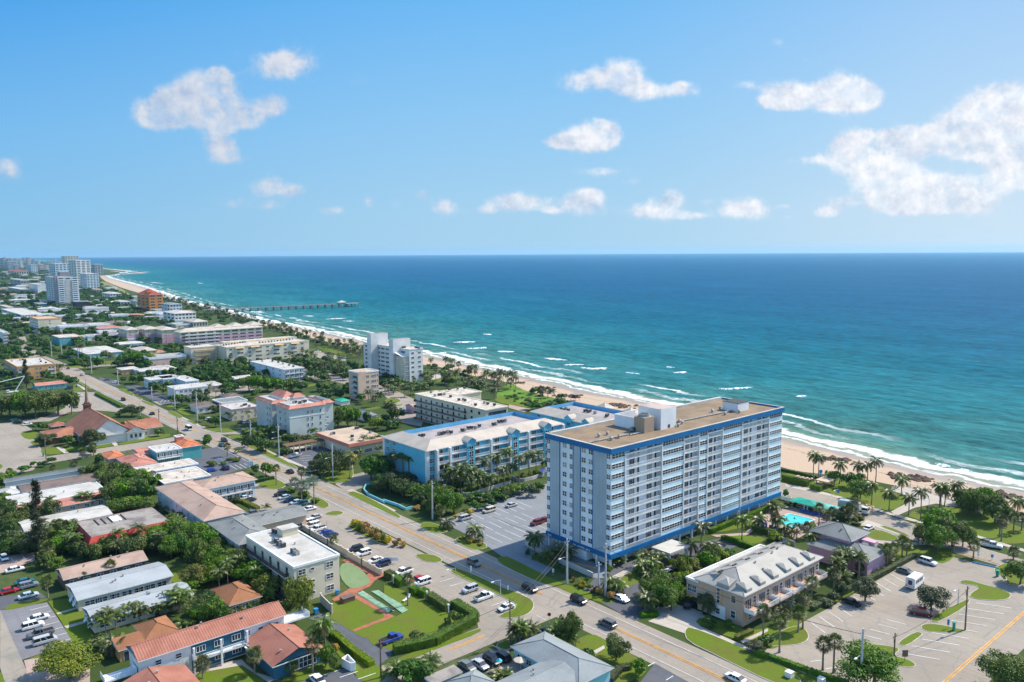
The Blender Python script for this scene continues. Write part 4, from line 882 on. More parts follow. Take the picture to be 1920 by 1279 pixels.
z=3.2;r=RC(z,nw=('1a',1060,1240),ne=('1b',0,1215));r=(r[0],r[3]-14,r[2],r[3]);B3=Bld('motel_wing','red-tiled gabled motel wing cut off by the bottom edge of the picture','motel',r[0],r[1],None)
B3.wing(*r,0,z,W_WHITE,('gableY',TILE_REDY,2.0),.5)
simple('bungalow','small bungalow with an orange-brown hipped roof hidden among trees','house','orange-brown bungalow',3,('hip',RF_ORANGE,1.9),W_ORG,dk(sw=('1b',385,505),nw=('1b',195,350),se=('1b',678,410)),S=dk(kind='w',n=3))
simple('bungalow','orange-shingled bungalow with a grey patio roof between palms','house','orange-shingled bungalow',3,('hip',RF_ORANGE,1.6),W_ORG,dk(nw=('1a',1350,705),se=('1a',1760,740),sw=('1a',1480,860)),S=dk(kind='w',n=3))
simple('bungalow','low brown-roofed annexe beside the orange-shingled bungalow','house',None,2.8,('shed',RF_ORANGE,.8),W_ORG,dk(sw=('1a',1205,950),nw=('1a',1130,880),se=('1a',1440,880)),S=dk(kind='d',n=2,w=1,h=2,nx=1))
def louv(B_,r):
    for i in range(2):
        mb=MB();mb.face([(-.9,0,0),(.9,0,0),(.9,.8,1.4),(-.9,.8,1.4)]);mb.face([(-.9,.8,1.36),(.9,.8,1.36),(.9,0,-.04),(-.9,0,-.04)]);B_.part('awning',mb.mesh('awning',[W_LBLUE]),r[0]-.9,r[1]+2.2+3.4*i,1.0,-math.pi/2)
    B_.part('door',door_me(1.0,2.1,1,W_ORG),r[0]+(r[2]-r[0])*.62,r[1]-.01,.05)
simple('row_building','long low building with a plain white metal roof and cream walls','motel','long white-roofed row',3.1,('gable',RF_PALE,1.1),W_CREAM,dk(sw=('1a',780,445),nw=('1a',670,300),se=('1a',1720,212)),S=[dk(kind='w',n=7,w=2.2,h=1.2,u=(.05,.95),frm=None),dk(kind='d',n=4,w=1,h=2.1,nx=1,u=(.1,.8))],more=louv)
simple('row_building','long low white-roofed building half screened by a row of palms','motel','palm-screened white row',3.0,('gable',RF_PALE,1.1),W_CREAM,dk(sw=('1a',930,655),nw=('1a',838,530),se=('1a',1930,400)),S=dk(kind='w',n=6,w=2),more=louv)
simple('row_building','long low building with a faded pink-brown shingle roof','motel','pink-brown shingled row',3.1,('gable',RF_PINK,1.3),W_BROWN,dk(sw=('1a',635,248),nw=('1a',570,130),ne=('1a',1390,-20)),S=dk(kind='w',n=6,w=1.5))
r=RC(5.4,sw=('2a',905,1095),nw=('2a',765,960),se=('2a',1700,950),ne=('2a',1520,790));B9=Bld('motel','flat-roofed building with a mottled grey roof and bright red fascia','motel',r[0],r[1],'red-fascia building')
B9.wing(*r,0,3.6,W_BEIGE,('none',None));mb=MB();w,d=r[2]-r[0],r[3]-r[1];RED=M('red_fascia',(0.50,0.06,0.045),0.7,0.12,0.3)
mb.box(0,0,5.0,w,d,5.35,0);A=[(-1.2,-1.2,3.3),(w+1.2,-1.2,3.3),(w+1.2,d+1.2,3.3),(-1.2,d+1.2,3.3)];C_=[(0,0,5.5),(w,0,5.5),(w,d,5.5),(0,d,5.5)]
for i in range(4):j=(i+1)% 4;mb.face([A[i],A[j],C_[j],C_[i]],1)
mb.face(A[::-1],1);B9.part('roof',mb.mesh('roof',[RF_MOTT,RED]),r[0],r[1],0);B9.face('S',r[1],r[0]+1,r[2]-1,1,0,3,'d',5,1.6,2.2);mb=MB()
for i in range(5):mb.box(w*.2+i*1.9,d*.55,5.36,w*.2+i*1.9+.25,d*.9,5.6,0)
mb.box(w*.38,d*.55,5.36,w*.5,d*.85,5.7,1);B9.part('roof_unit',mb.mesh('roof_unit',[UNITD,FRM]),r[0],r[1],0)
simple('row_building','narrow white-roofed row directly behind the red-fascia building','motel',None,3.0,('gable',RF_WHITE,.8),W_WHITE,dk(sw=('2a',250,1050),nw=('2a',190,945),se=('2a',1115,875)),S=dk(kind='w',n=5))
def lean(B_,r):
    mb=MB();w=r[2]-r[0];mb.face([(0,-6,-.9),(w,-6,-.9),(w,0,.1),(0,0,.1)]);mb.face([(0,0,-.1),(w,0,-.1),(w,-6,-1.1),(0,-6,-1.1)],1);mb.face([(0,-6,-1.15),(w,-6,-1.15),(w,-6,-.9),(0,-6,-.9)],1);B_.part('tiled_roof',mb.mesh('tiled_roof',[TILE_SAL,FRM]),r[0],r[1],3.7)
    B_.wing(r[0]+.5,r[1]-5.6,r[2]-.5,r[1],0,2.7,W_BEIGE,('none',None));B_.face('S',r[1]-5.6,r[0]+1,r[2]-1,1,0,2.6,'w',6,1.4,1.0,.9)
simple('row_building','long building with a white flat roof edged by a red-tiled lean-to','motel','white and red-tiled row',3.8,('flat',RF_WHITE,.2),W_WHITE,dk(sw=('2a',130,802),nw=('2a',60,700),se=('2a',1010,650),ne=('2a',1010,545)),more=lean)
simple('row_building','long low house with a dark brown shingle roof','house','dark brown roofed house',3.2,('gable',RF_BROWN,1.2),W_WHITE,dk(sw=('2a',215,655),nw=('2a',180,590),se=('2a',1000,525)),S=dk(kind='w',n=6))
simple('bungalow','small house with a pale blue-white hipped roof at the left edge','house',None,3.0,('hip',RF_WHITE,1.2),W_WHITE,dk(sw=('2a',60,690),nw=('2a',-60,640),se=('2a',230,650)))
simple('row_building','narrow house with a blue-grey metal roof beside the churchside car park','house','blue-grey roofed house',3.2,('gable',RF_BLUEG,1.1),W_WHITE,dk(sw=('2a',80,592),nw=('2a',50,553),se=('2a',870,378)),S=dk(kind='w',n=5))
def teal(B_,r):
    B_.face('S',r[1],r[0],r[2],1,2.9,2.9,'g',4,1.5,1.1,rail=RAILW)
B14,r14=simple('motel','two-storey teal motel with white roof and red-tiled end block','motel','teal and red motel',5.8,('flat',RF_WHITE,.3),W_TEAL,dk(sw=('2a',1545,260),nw=('2a',1500,205),se=('2a',1815,218)),S=dk(kind='w',n=4,f0=0,floors=1),more=teal)
B14.wing(r14[2]+.5,r14[1]+2,r14[2]+9,r14[3]+4,0,5.6,W_TEAL,('hip',TILE_ORG,1.6));B14.wing(r14[2]+2,r14[3]+1,r14[2]+5,r14[3]+4,5.6,8.2,W_CORAL,('flat',TILE_ORG,.2))
simple('motel_wing','salmon hip-roofed motel wing in front of the teal motel','motel','salmon hip-roofed wing',3.4,('hip',TILE_SAL,1.8),W_LPINK,dk(sw=('2a',1270,405),nw=('2a',1185,310),se=('2a',1570,360)),S=dk(kind='w',n=3))
simple('motel_wing','low wing with an orange and white roof west of the teal motel','motel',None,3.4,('hip',TILE_ORG,1.2),W_LPINK,dk(sw=('2a',1060,330),nw=('2a',1040,265),se=('2a',1240,290)),Wf=dk(kind='w',n=2))
simple('motel_wing','salmon-tiled link roof between the teal motel and its hipped wing','motel',None,4.0,('gable',TILE_SAL,1.0),W_LPINK,dk(sw=('2a',1360,270),nw=('2a',1340,225),se=('2a',1550,265)))
simple('motel','long motel with a weathered white flat roof and turquoise walls','motel','weathered white-roofed motel',3.6,('flat',RF_DIRTY,.25),W_BLUE,dk(sw=('2a',1410,468),nw=('2a',1340,415),se=('2b',65,375)),S=dk(kind='w',n=6))
simple('motel','lower motel block with a stained white roof behind the pink-roofed motel','motel',None,3.6,('flat',RF_DIRTY,.25),W_BLUE,dk(sw=('2a',1640,570),nw=('2a',1500,480),se=('2b',190,490)),S=dk(kind='w',n=6))
# pink-roofed L-shaped motel
z=6.3;r=RC(z,sw=('2b',100,625),se=('2b',630,525),ne=('2b',500,455));B16=Bld('motel','two-storey L-shaped motel with a pinkish hipped roof and blue balconies','motel',r[0],r[1],'pink-roofed L-shaped motel')
B16.wing(*r,0,z,W_LBLUE,('hip',RF_PINK,1.7),.7);B16.face('S',r[1],r[0]+3,r[2]-.5,1,2.9,2.9,'g',6,1.6,1.1,rail=RAILG);B16.face('S',r[1],r[0]+3,r[2]-.5,1,0,2.9,'w',6,1.6,1.2)
r2=RC(z,sw=('2b',130,935),se=('2b',510,850),nw=('2a',1570,605));r2=(r2[0],r2[1],max(r2[2],r2[0]+9),r2[3]);B16.wing(*r2,0,z,W_LBLUE,('hip',RF_PINK,1.9),.7)
B16.face('W',r2[0],r2[1]+1,r2[3]-1,2,0,2.9,'w',8,.9,1.1);B16.face('S',r2[1],r2[0]+1,r2[2]-1,2,0,2.9,'w',2,1.4,1.1)
z=6.3;r=RC(z,sw=('2b',515,1205),nw=('2b',180,960),se=('2b',775,1055));B17=Bld('motel','L-shaped grey-roofed motel next to the white flat-roofed apartment block','motel',r[0],r[1],'grey-roofed motel')
B17.wing(*r,0,z,W_GREY,('hip',RF_GREY,1.6),.6);B17.face('W',r[0],r[1]+1,r[3]-1,2,0,2.9,'w',6,1.0,1.0)
r2=RC(4.9,sw=('2b',690,975),se=('2b',1090,880),ne=('2b',1040,780));r2=(r2[0]-4,r2[1],r2[2],r2[3]);B17.wing(*r2,0,4.9,W_BEIGE,('gable',RF_GREY,1.3),.8);B17.face('S',r2[1],r2[0]+5,r2[2]-1,1,0,2.9,'w',3,3.4,1.7,.5,nx=4)
# white flat-roofed three-storey block
def m18(B_,r):
    for k in range(3):B_.part('gallery',balcony_me(r[3]-r[1]-3,1.2,RAILB,.5),r[0],(r[1]+r[3])/2+1.4,k*3.1+.1,-math.pi/2)
    for k in range(3):
        for i in range(5):B_.part('door',door_me(.95,2.0,1,RAILB),r[0]-.01,r[1]+4+i*(r[3]-r[1]-5)/5,k*3.1+.12,-math.pi/2)
    L=r[2]-r[0]
    for k in range(3):
        B_.part('window',window_me(1.9,1.3,2,2),r[0]+L*.17,r[1]-.02,k*3.1+1.0);B_.part('window',window_me(.9,.6,1,1),r[0]+L*.40,r[1]-.02,k*3.1+1.4);B_.part('window',window_me(1.9,1.3,2,2),r[0]+L*.78,r[1]-.02,k*3.1+1.0)
    mb=MB();mb.box(0,0,0,4.6,3.6,1.9,0);mb.box(-.2,-.2,1.9,4.8,3.8,2.1,1);q=P(*K('2b',955,1030)[0],10.8);B_.part('stair_house',mb.mesh('stair_house',[W_CREAM,RF_WHITE]),q[0]-2.3,q[1]-1.8,9.6)
simple('apartment_building','white three-storey flat-roofed apartment block with brown railed galleries','apartment building','white three-storey block',9.5,('flat',RF_WHITE,.35),W_SAND,dk(sw=('1b',1005,128),nw=('2b',545,1095),se=('1b',1478,10)),more=m18,ac=K('2b',820,1130,845,1142,868,1160,890,1172,912,1185,1010,1240,1030,1250,820,1040,845,1050,1050,1262))
# bottom right green-walled motel
z=3.3;r=RC(z,sw=('1c',1590,1080),nw=('1c',1290,912),ne=('1c',1590,800));rr=RC(z,ne=('1c',1590,800),se=('1d',305,1145));B19=Bld('motel','seafoam-walled motel with a grey shingle hipped roof around a patio','motel',r[0],rr[1],'grey-shingled seafoam motel')
B19.wing(r[0],rr[1],max(rr[2],r[0]+9),r[3],0,z,W_AQUA,('hip',RF_BLUEG,1.7,RF_BLUEG),.6);B19.face('W',r[0],r[1],r[3]-.5,1,0,2.9,'w',3,1.4,1.2)
q=P(*K('1c',1560,1090)[0],z);q2=P(*K('1c',1180,1279)[0],z);B19.wing(q2[0]-2,q[1]-9.5,r[0]+1,q[1],0,z,W_AQUA,('gable',RF_BLUEG,1.6),.6)
simple('motel_wing','grey-roofed motel wing at the bottom edge below the patio','motel',None,3.2,('hip',RF_BLUEG,1.4),W_WHITE,dk(nw=('1c',660,1279),ne=('1c',900,1150),sw=('1c',850,1400)),S=None)
simple('carport','flat grey carport roof beside the patio motel','carport',None,2.8,('shed',RF_MOTT,.3),W_BEIGE,dk(sw=('1c',480,1279),nw=('1c',440,1235),se=('1c',770,1175)))
W_PEACH=wallm('peach',(0.52,0.35,0.255))
# townhouse row
z=7.9;s5=6.4
def T5(x,y,zz):return P(1260+x/s5,1010+y/s5,zz)
p_sw,p_nw,p_se=T5(875,690,z),T5(290,465,z),T5(1845,232,z)
X0,Y0,X1,Y1=p_sw[0]+.5,p_sw[1]+.7,p_se[0]-.5,p_nw[1]-.5
B20=Bld('townhouse_row','peach townhouse row with a white metal dormered roof and front terraces','townhouses',X0,Y0,'peach townhouse row')
B20.wing(X0,Y0,X1,Y1,0,z,W_PEACH,('hip',RF_MET,3.0,RF_MET),.8);q=T5(110,505,z-1.2);B20.wing(X0-.0,Y1,X1-2,q[1],2.7,z-1.0,W_PEACH,('flat',RF_WHITE,.3));B20.wing(X0+6,Y1,X1-2,q[1],0,2.7,W_PEACH,('none',None))
B20.face('W',X0,Y1+.5,q[1]-.5,1,3.0,3,'w',2,1.2,1.6,.9);mb=MB();mb.box(-.1,0,0,.08,2.0,z-1,0);mb.box(-.14,-1,0,-.02,3,3.2,1)
B20.part('entrance_panel',mb.mesh('entrance_panel',[W_ORG,FRM]),X0,Y0+(Y1-Y0)*.45,0);B20.part('window',window_me(.9,3.6,1,4),X0-.15,Y0+(Y1-Y0)*.45+1,3.7,-math.pi/2);B20.part('window',window_me(1.0,1.3,1,2),X0-.18,Y0+(Y1-Y0)*.45+1,1.0,-math.pi/2)
for zz in (1.3,5):B20.part('window',window_me(1.2,1.7,1,2),X0-.01,Y0+2.6,zz,-math.pi/2)
def dorm(x,y,rz,wd=2.2,B_=B20,rf=None):
    mb=MB();L=3.0;h=.75
    mb.face([(-wd/2,0,0),(wd/2,0,0),(0,L*.5,h*1.35),]);mb.face([(wd/2,0,0),(wd/2,L,h*1.1),(0,L*.5+.8,h*1.35),(0,L*.5,h*1.35)]);mb.face([(-wd/2,L,h*1.1),(-wd/2,0,0),(0,L*.5,h*1.35),(0,L*.5+.8,h*1.35)])
    mb.face([(-wd/2,0,-.9),(wd/2,0,-.9),(wd/2,0,0),(-wd/2,0,0)],1);mb.face([(wd/2,0,-.9),(wd/2,L,-.9),(wd/2,L,h*1.1),(wd/2,0,0)],1);mb.face([(-wd/2,L,-.9),(-wd/2,0,-.9),(-wd/2,0,0),(-wd/2,L,h*1.1)],1)
    B_.part('dormer',mb.mesh('dormer',[rf or RF_MET,RF_MET]),x,y,z+.95,rz)
n=6
for i in range(n):
    cx=X0+(X1-X0)*(i+.5)/n;wd=(X1-X0)/n
    dorm(cx-wd*.16,Y0-.3,0);dorm(cx,Y1-1.2,math.pi)
    for k,dep in ((1,2.6),):
        B20.part('terrace',balcony_me(wd-.8,dep,RAILW,.2,W_PEACH),cx,Y0,3.6);B20.part('glass_door',door_me(2.6,2.5,3),cx-wd*.15,Y0-.01,3.65);B20.part('window',window_me(1.2,1.5,1,2),cx+wd*.3,Y0-.01,4.7)
    B20.part('window',window_me(1.4,1.3,2,2),cx,Y0-.01,1.0)
    for ex in (-.4,.5):mb=MB();mb.box(-.35,-.25,0,.35,.25,.35,0);B20.part('vent',mb.mesh('vent',[UNITD]),cx+ex,Y1-4.4,z+2.1)
dorm(X0-.4,Y0+(Y1-Y0)*.42,-math.pi/2,3.4);
# grey-roofed pink house
z=7.0;r=RC(z,sw=('2e',600,858),nw=('2e',355,768),se=('2e',740,790));B21=Bld('house','large house with grey hipped roofs over bright pink walls by the pool','house',r[0],r[1],'pink house with grey roof')
B21.wing(*r,0,z,W_PINK,('hip',RF_GREY,2.4),.8);B21.wing(r[0]-4,r[1]-7,r[2]-3,r[3]-1,0,4.3,W_PINK,('hip',RF_GREY,1.9),.6);r2=RC(4.2,sw=('2e',650,985),se=('2e',820,885),nw=('2e',500,900));B21.wing(r2[0],r2[1],r2[2],r[1]-.8,0,4.2,W_PINK,('hipY',RF_GREY,2.0),.6)
B21.face('S',r2[1],r2[0]+.5,r2[2]-.5,1,0,3,'w',2,1.3,1.3);mb=MB();mb.box(-1.1,-.3,-1.5,1.1,3.6,1.6,0);mb.box(-.8,-.33,-.7,.8,-.28,1.0,1)
B21.part('gable_end',mb.mesh('gable_end',[W_PINK,FRM]),r2[2]-3,r2[1]-.5,4.4)
# beige block, red-brown fascia
def m29(B_,r):
    mb=MB();w,d=r[2]-r[0],r[3]-r[1];c_=1.2
    mb.box(-c_,-c_,0,w+c_,-c_+.3,1.5,0);mb.box(-c_,-c_+.3,0,-c_+.3,d+c_,1.5,0);mb.box(-c_+.3,-c_+.3,1.0,w+c_,d+c_,1.25,1)
    B_.part('fascia',mb.mesh('fascia',[W_CORAL,RF_TAN]),r[0],r[1],4.6)
simple('motel','low building with a tan flat roof and red-brown fascia','motel','tan flat-roofed building',5.3,('flat',RF_TAN,.2),W_CREAM,dk(sw=('2b',1590,185),nw=('2b',1265,75),se=('2b',1930,118)),S=dk(kind='r',n=3,w=3.4,h=1.3,nx=4,floors=1),Wf=dk(kind='w',n=3,floors=1),more=m29,ac=K('2b',1395,72,1415,66,1600,95,1600,130,1640,15,1655,12,1780,55),zac=5.7)
# pale blue block with red tiled rims
s4=9.6
def T4(x,y,zz):return P(460+x/s4,700+y/s4,zz)
z=14.0;a_,b_,c_,d_=T4(790,640,z),T4(1400,545,z),T4(615,555,z),T4(440,525,z);RFR=TILE_SAL
B28=Bld('apartment_building','pale blue five-storey apartment block with red tiled roof edges','apartment building',a_[0],a_[1],'pale blue block with red roof edges')
yN=c_[1];pf=T4(275,440,z)
W_B28=wallm('chalky_blue',(0.52,0.545,0.51))
def rimwing(X0,Y0,X1,Y1,zz):
    B28.wing(X0,Y0,X1,Y1,0,zz,W_B28,('flat',RF_WHITE,.3));mb=MB();w,d=X1-X0,Y1-Y0;A=[(-.8,-.8,-.2),(w+.8,-.8,-.2),(w+.8,d+.8,-.2),(-.8,d+.8,-.2)];C_=[(1,1,1.2),(w-1,1,1.2),(w-1,d-1,1.2),(1,d-1,1.2)]
    for i in range(4):j=(i+1)% 4;mb.face([A[i],A[j],C_[j],C_[i]]);mb.face([(C_[i][0],C_[i][1],.1),(C_[i][0],C_[i][1],1.2),(C_[j][0],C_[j][1],1.2),(C_[j][0],C_[j][1],.1)],1)
    B28.part('tiled_edge',mb.mesh('tiled_edge',[RFR,W_WHITE]),X0,Y0,zz)
rimwing(a_[0],a_[1],b_[0],yN,z);rimwing(b_[0]+.2,a_[1]+2.5,b_[0]+6,yN+6,z);rimwing(a_[0]-0.4,yN+4,a_[0]+7.5,max(pf[1],yN+12),z)
B28.wing(a_[0]+7.7,yN+4,b_[0],yN+12,0,z,W_LBLUE,('flat',RF_WHITE,.3));B28.wing(a_[0]+10,yN+13,b_[0]-2,yN+28,0,z+.5,W_LBLUE,('hip',TILE_SAL,2.6),.8);B28.wing(a_[0]+9,yN+.2,a_[0]+15,yN+3.8,0,z+2.4,W_WHITE,('hip',TILE_SAL,1.6),.5)
for zz in (.4,3.4,6.4,9.6):
    for u in (.52,.64,.88):B28.part('window',window_me(.7,1.5,1,2),a_[0]+(b_[0]-a_[0])*u,a_[1]-.02,zz+.8)
    for u in (.3,.7):B28.part('window',window_me(1.3,1.4,2,2),a_[0]-.02,a_[1]+(yN-a_[1])*u,zz+.8,-math.pi/2);B28.part('window',window_me(1.3,1.4,2,2),a_[0]-.42,yN+4+u*8,zz+.8,-math.pi/2)
    B28.part('balcony',balcony_me(2.4,1.2,RAILG,.5),b_[0]+1.5,a_[1]+2.4,zz)
mb=MB();mb.box(-.12,-.12,0,b_[0]-a_[0]+.05,-.01,.35,0);B28.part('moulding',mb.mesh('moulding',[FRM]),a_[0],a_[1],9.3);B28.ac([(460+x/s4,700+y/s4) for x,y in ((870,520),(910,515),(980,525),(1010,520),(1040,505),(1080,500))],z+.1)
# beige five-storey tower
s2=18.27
def T2(x,y,zz):return P(640+x/s2,690+y/s2,zz)
z=16.4;a_,b_,c_=T2(585,180,z),T2(1440,135,z),T2(175,115,z)
B26=Bld('apartment_building','beige five-storey apartment block with a plain corner pier','apartment building',a_[0],a_[1],'beige five-storey block')
B26.wing(a_[0],a_[1],b_[0],c_[1],0,z,W_BEIGE,('flat',RF_TAN,.5));mb=MB();L=b_[0]-a_[0];mb.box(-.6,-.6,0,L*.34,.05,z+.7,0);B26.part('pier',mb.mesh('pier',[W_BEIGE]),a_[0],a_[1],0)
for k in range(4):
    zz=3.2*k+3.6;B26.part('window',window_me(L*.15,1.4,2,2),a_[0]+L*.44,a_[1]-.02,zz);B26.part('window',window_me(L*.22,1.4,4,2),a_[0]+L*.75,a_[1]-.02,zz);B26.part('window',window_me(.9,.9,1,1),a_[0]+L*.94,a_[1]-.02,zz+.4)
    B26.part('balcony',balcony_me(6,1.0,RAILG,1.0),a_[0],a_[1]+(c_[1]-a_[1])*.35,zz-.9,-math.pi/2);B26.part('glass_door',door_me(4.5,2.1,3),a_[0]-.01,a_[1]+(c_[1]-a_[1])*.35,zz-.85,-math.pi/2)
q=P(*K('3c',440,490)[0],3);
# long galleried block
z=13.0;r=RC(z,sw=('3c',1480,618),se=('3c',1700,590),nw=('3c',855,475));B25=Bld('apartment_building','long cream four-storey block with open galleries along one side','apartment building',r[0],r[1],'long galleried block')
B25.wing(*r,0,z,W_SAND,('flat',RF_DIRTY,.3),.8,rim=W_SAND);q=P(*K('3c',1450,445)[0],z);q2=P(*K('3c',1290,405)[0],z);B25.wing(r[2]+.4,q[1],q[0],r[3],0,z-.5,W_SAND,('flat',RF_DIRTY,.3),.8,rim=W_SAND)
L=r[3]-r[1]
for k in range(4):
    zz=k*3.1+.1;B25.part('gallery',balcony_me(L*.74,1.6,RAILB,.3),r[0],r[1]+L*.62,zz,-math.pi/2)
    for i in range(9):B25.part('window' if i% 2 else 'door',window_me(1.5,1.1,2,1) if i% 2 else door_me(1.0,2.1,1,RAILB),r[0]-.01,r[1]+L*(.27+i*.08),zz+(.95 if i% 2 else .05),-math.pi/2)
    for i in range(2):B25.part('window',window_me(1.3,1.2,1,1,RAILB),r[0]-.01,r[1]+L*(.08+.1*i),zz+1,-math.pi/2)
    B25.part('balcony',balcony_me(r[2]-r[0]-2,1.4,RAILB,.3),(r[0]+r[2])/2+.6,r[1],zz);B25.part('ribbon_window',window_me(r[2]-r[0]-3,1.9,8,1,RAILB),(r[0]+r[2])/2+.6,r[1]-.02,zz+.3)
B25.ac(K('3c',1035,485,1070,480,1090,478,1120,475,1175,495,1250,525,1290,520,1305,530,1400,570,1480,550,1510,560,1570,570,1240,425,1300,420,1165,432,1000,455),z+.1)
# white beach towers
s3=10.66
def T3(x,y,zz):return P(680+x/s3,610+y/s3,zz)
z=24.0;a_=T3(930,520,21);b_=T3(1375,520,21);n_=T3(810,475,21)
B27=Bld('apartment_tower','white beachfront apartment tower with two blank projecting stair shafts','apartment building',a_[0],a_[1],'white beachfront tower')
far=T3(145,310,24);XW=a_[0];YN=max(far[1],a_[1]+60)
B27.wing(XW,a_[1],b_[0],YN,0,22,W_WHITE,('flat',RF_DIRTY,.4));B27.face('S',a_[1],XW,b_[0],6,2,3.2,'w',2,2.0,1.2,nx=2,ny=1)
for u,h_,dep in ((0.22,28.5,6),(0.70,30,6)):
    yy=a_[1]+(YN-a_[1])*u;mb=MB();mb.box(-dep,-2.6,0,8,2.6,h_,0,1);B27.part('shaft',mb.mesh('shaft',[W_WHITE,RF_MOTT]),XW,yy,0)
for k in range(7):
    for u in (.12,.36,.46,.56,.66,.92):B27.part('ribbon_window',window_me((YN-a_[1])*.075,1.3,4,1),XW-.02,a_[1]+(YN-a_[1])*u,1.2+k*3.0,-math.pi/2)
mb=MB();mb.box(-4.5,0,0,0,9,17.5,0);mb.face([(-5,-.5,17.5),(.3,-.5,17.5),(.3,9.5,19.5),(-5,9.5,19.5)],1);B27.part('annexe',mb.mesh('annexe',[W_CREAM,FRM]),XW,a_[1]+1,0)
for k in range(5):B27.part('balcony',balcony_me(4.0,.9,RAILG,.4),XW-2.2,a_[1]+1,1.5+k*3.1)
B27.ac([(680+x/s3,610+y/s3) for x,y in ((760,430),(800,440),(840,435),(950,410),(1060,440),(1090,450),(1130,450),(500,270),(430,260))],22.1);B27.finish()
# church
z=7.5
C1=P(*K('3a',1055,790)[0],11.5);C2=P(*K('3a',1300,935)[0],11.5);CWp=P(*K('3a',830,890)[0],4);CE=P(*K('3a',1545,1010)[0],4.4);CS=P(*K('3a',1110,1060)[0],4.4)
Xm=(C1[0]+C2[0])/2;hw=max(10,min(17,(CE[0]-CS[0])/2+1));yS,yNn=C2[1],C1[1]
CH=Bld('church','church with a steep brown tiled roof and a slender pointed steeple','church',Xm-hw,yS,'church')
CH.wing(Xm-hw,yS,Xm+hw,yNn,0,4.2,W_WHITE,('gableY',TILE_CH,7.4,TILE_ORG),.8)
mb=MB();mb.face([(0,0,4.1),(2*hw,0,4.1),(hw,0,11.2)]);CH.part('gable_wall',mb.mesh('gable_wall',[W_WHITE]),Xm-hw,yS-.03,0)
mb=MB();mb.box(-1.5,-1.5,0,1.5,1.5,12.5,1);mb.box(-1.8,-1.8,12.5,1.8,1.8,12.9,1);mb.box(-1.2,-1.2,12.9,1.2,1.2,13.8,1);mb.tube([(0,0,13.8),(0,0,15),(0,0,24)],[1.1,.85,.08],8,2);mb.box(-.04,-.04,24,.04,.04,25.6,2);mb.box(-.4,-.04,24.9,.4,.04,25.0,2)
CH.part('steeple',mb.mesh('steeple',[FRM,W_BROWN,M('steeple_copper',(0.27,0.18,0.13),0.7,0.2,0.5)]),Xm,yNn+1,0)
r=RC(4.2,sw=('3a',620,1130),nw=('3a',480,1060),ne=('3a',1015,990));CH.wing(r[0],r[1],r[2],r[3],0,3.2,W_BROWN,('hip',TILE_CH,2.2),.8)
r=RC(3.6,nw=('3a',580,980),ne=('3a',750,965));CH.wing(r[0],r[3]-7,r[2],r[3],0,3.0,W_BROWN,('hip',TILE_CH,1.5),.5)
r=RC(4.6,sw=('3a',1560,1065),se=('3a',1880,1010),ne=('3a',1840,925));CH.wing(max(r[0],Xm+hw+.5),r[1],r[2],r[3],0,4.2,W_CREAM,('gable',TILE_CH,2.6,TILE_ORG),.7);CH.face('S',r[1],r[0]+1,r[2]-1,1,0,4,'w',3,.8,1.4)
r=RC(4.6,sw=('2a',1285,60),se=('2a',1475,45));y0=P(*K('2a',1285,145)[0])[1];CH.wing(r[0],y0,r[2],y0+14,0,4.4,W_WHITE,('gableY',TILE_CH,2.4,TILE_ORG),.9)
mb=MB();w=r[2]-r[0];mb.face([(0,0,4.3),(w,0,4.3),(w/2,0,6.6)]);CH.part('gable_wall',mb.mesh('gable_wall',[W_WHITE]),r[0],y0-.03,0)
for u in (.24,.5,.76):
    mb=MB();hw_=.55;arc=[(-hw_,0),(hw_,0)]+[(hw_*math.cos(t),1.3+hw_*math.sin(t)) for t in [math.pi*i/8 for i in range(9)]];mb.face([(x*1.45,-.05,zz*1.12-.12) for x,zz in arc],0);mb.face([(x,-.08,zz) for x,zz in arc],1)
    CH.part('arched_window',mb.mesh('arched_window',[FRM,GLASS]),r[0]+w*u,y0,1.3)
r=RC(4,sw=('2a',1040,145),se=('2a',1240,110));CH.wing(r[0],y0+3,r[2]-.2,y0+9,0,3.2,W_GREY,('shed',TILE_CH,1.8),.5)
# middle distance ------------------------------------------------------------
def mid(name,label,cat,mark,z,roof,wall,c,S=None,Wf=None,**k):return simple(name,label,cat,mark,z,roof,wall,c,S,Wf,**k)
wd=lambda n,w=1.6,h=1.3,**k:dk(kind='w',n=n,w=w,h=h,**k)
mid('apartment_building','orange and yellow three-storey block with a white flat roof','apartment building','orange three-storey block',9.3,('flat',RF_WHITE,.6),W_ORG,dk(sw=('3a',190,308),nw=('3a',62,228),se=('3a',680,278)),S=[dk(kind='b',n=1,u=(.02,.18),rail=RAILG),wd(2,1.2,u=(.45,.65)),dk(kind='b',n=1,u=(.78,.98),rail=None)],Wf=dk(kind='g',n=4,rail=RAILG),rim=W_ORG,ac=K('3a',240,225,270,220,300,222,480,215,490,240,550,255,140,235))
mid('row_building','low house with a dull red roof in front of the orange block','house','dull red-roofed house',3.2,('gable',TILE_SAL,1.0),W_TEAL,dk(sw=('3a',420,535),nw=('3a',400,505),se=('3a',800,500)),S=wd(5))
mid('motel','white-roofed motel with pale blue walls north of the church','motel','white-roofed blue motel',3.8,('hip',RF_WHITE,1.2),W_AQUA,dk(sw=('3a',1000,160),nw=('3a',910,80),se=('3a',1480,120)),S=wd(6))
mid('apartment_building','teal two-storey building with a red-edged white roof','apartment building','teal building with red roof edge',7.5,('flat',RF_WHITE,.3),W_TEAL,dk(sw=('3d',690,1052),nw=('3d',640,1015),se=('3d',990,1030)),S=wd(3,1.0),rim=W_CORAL)
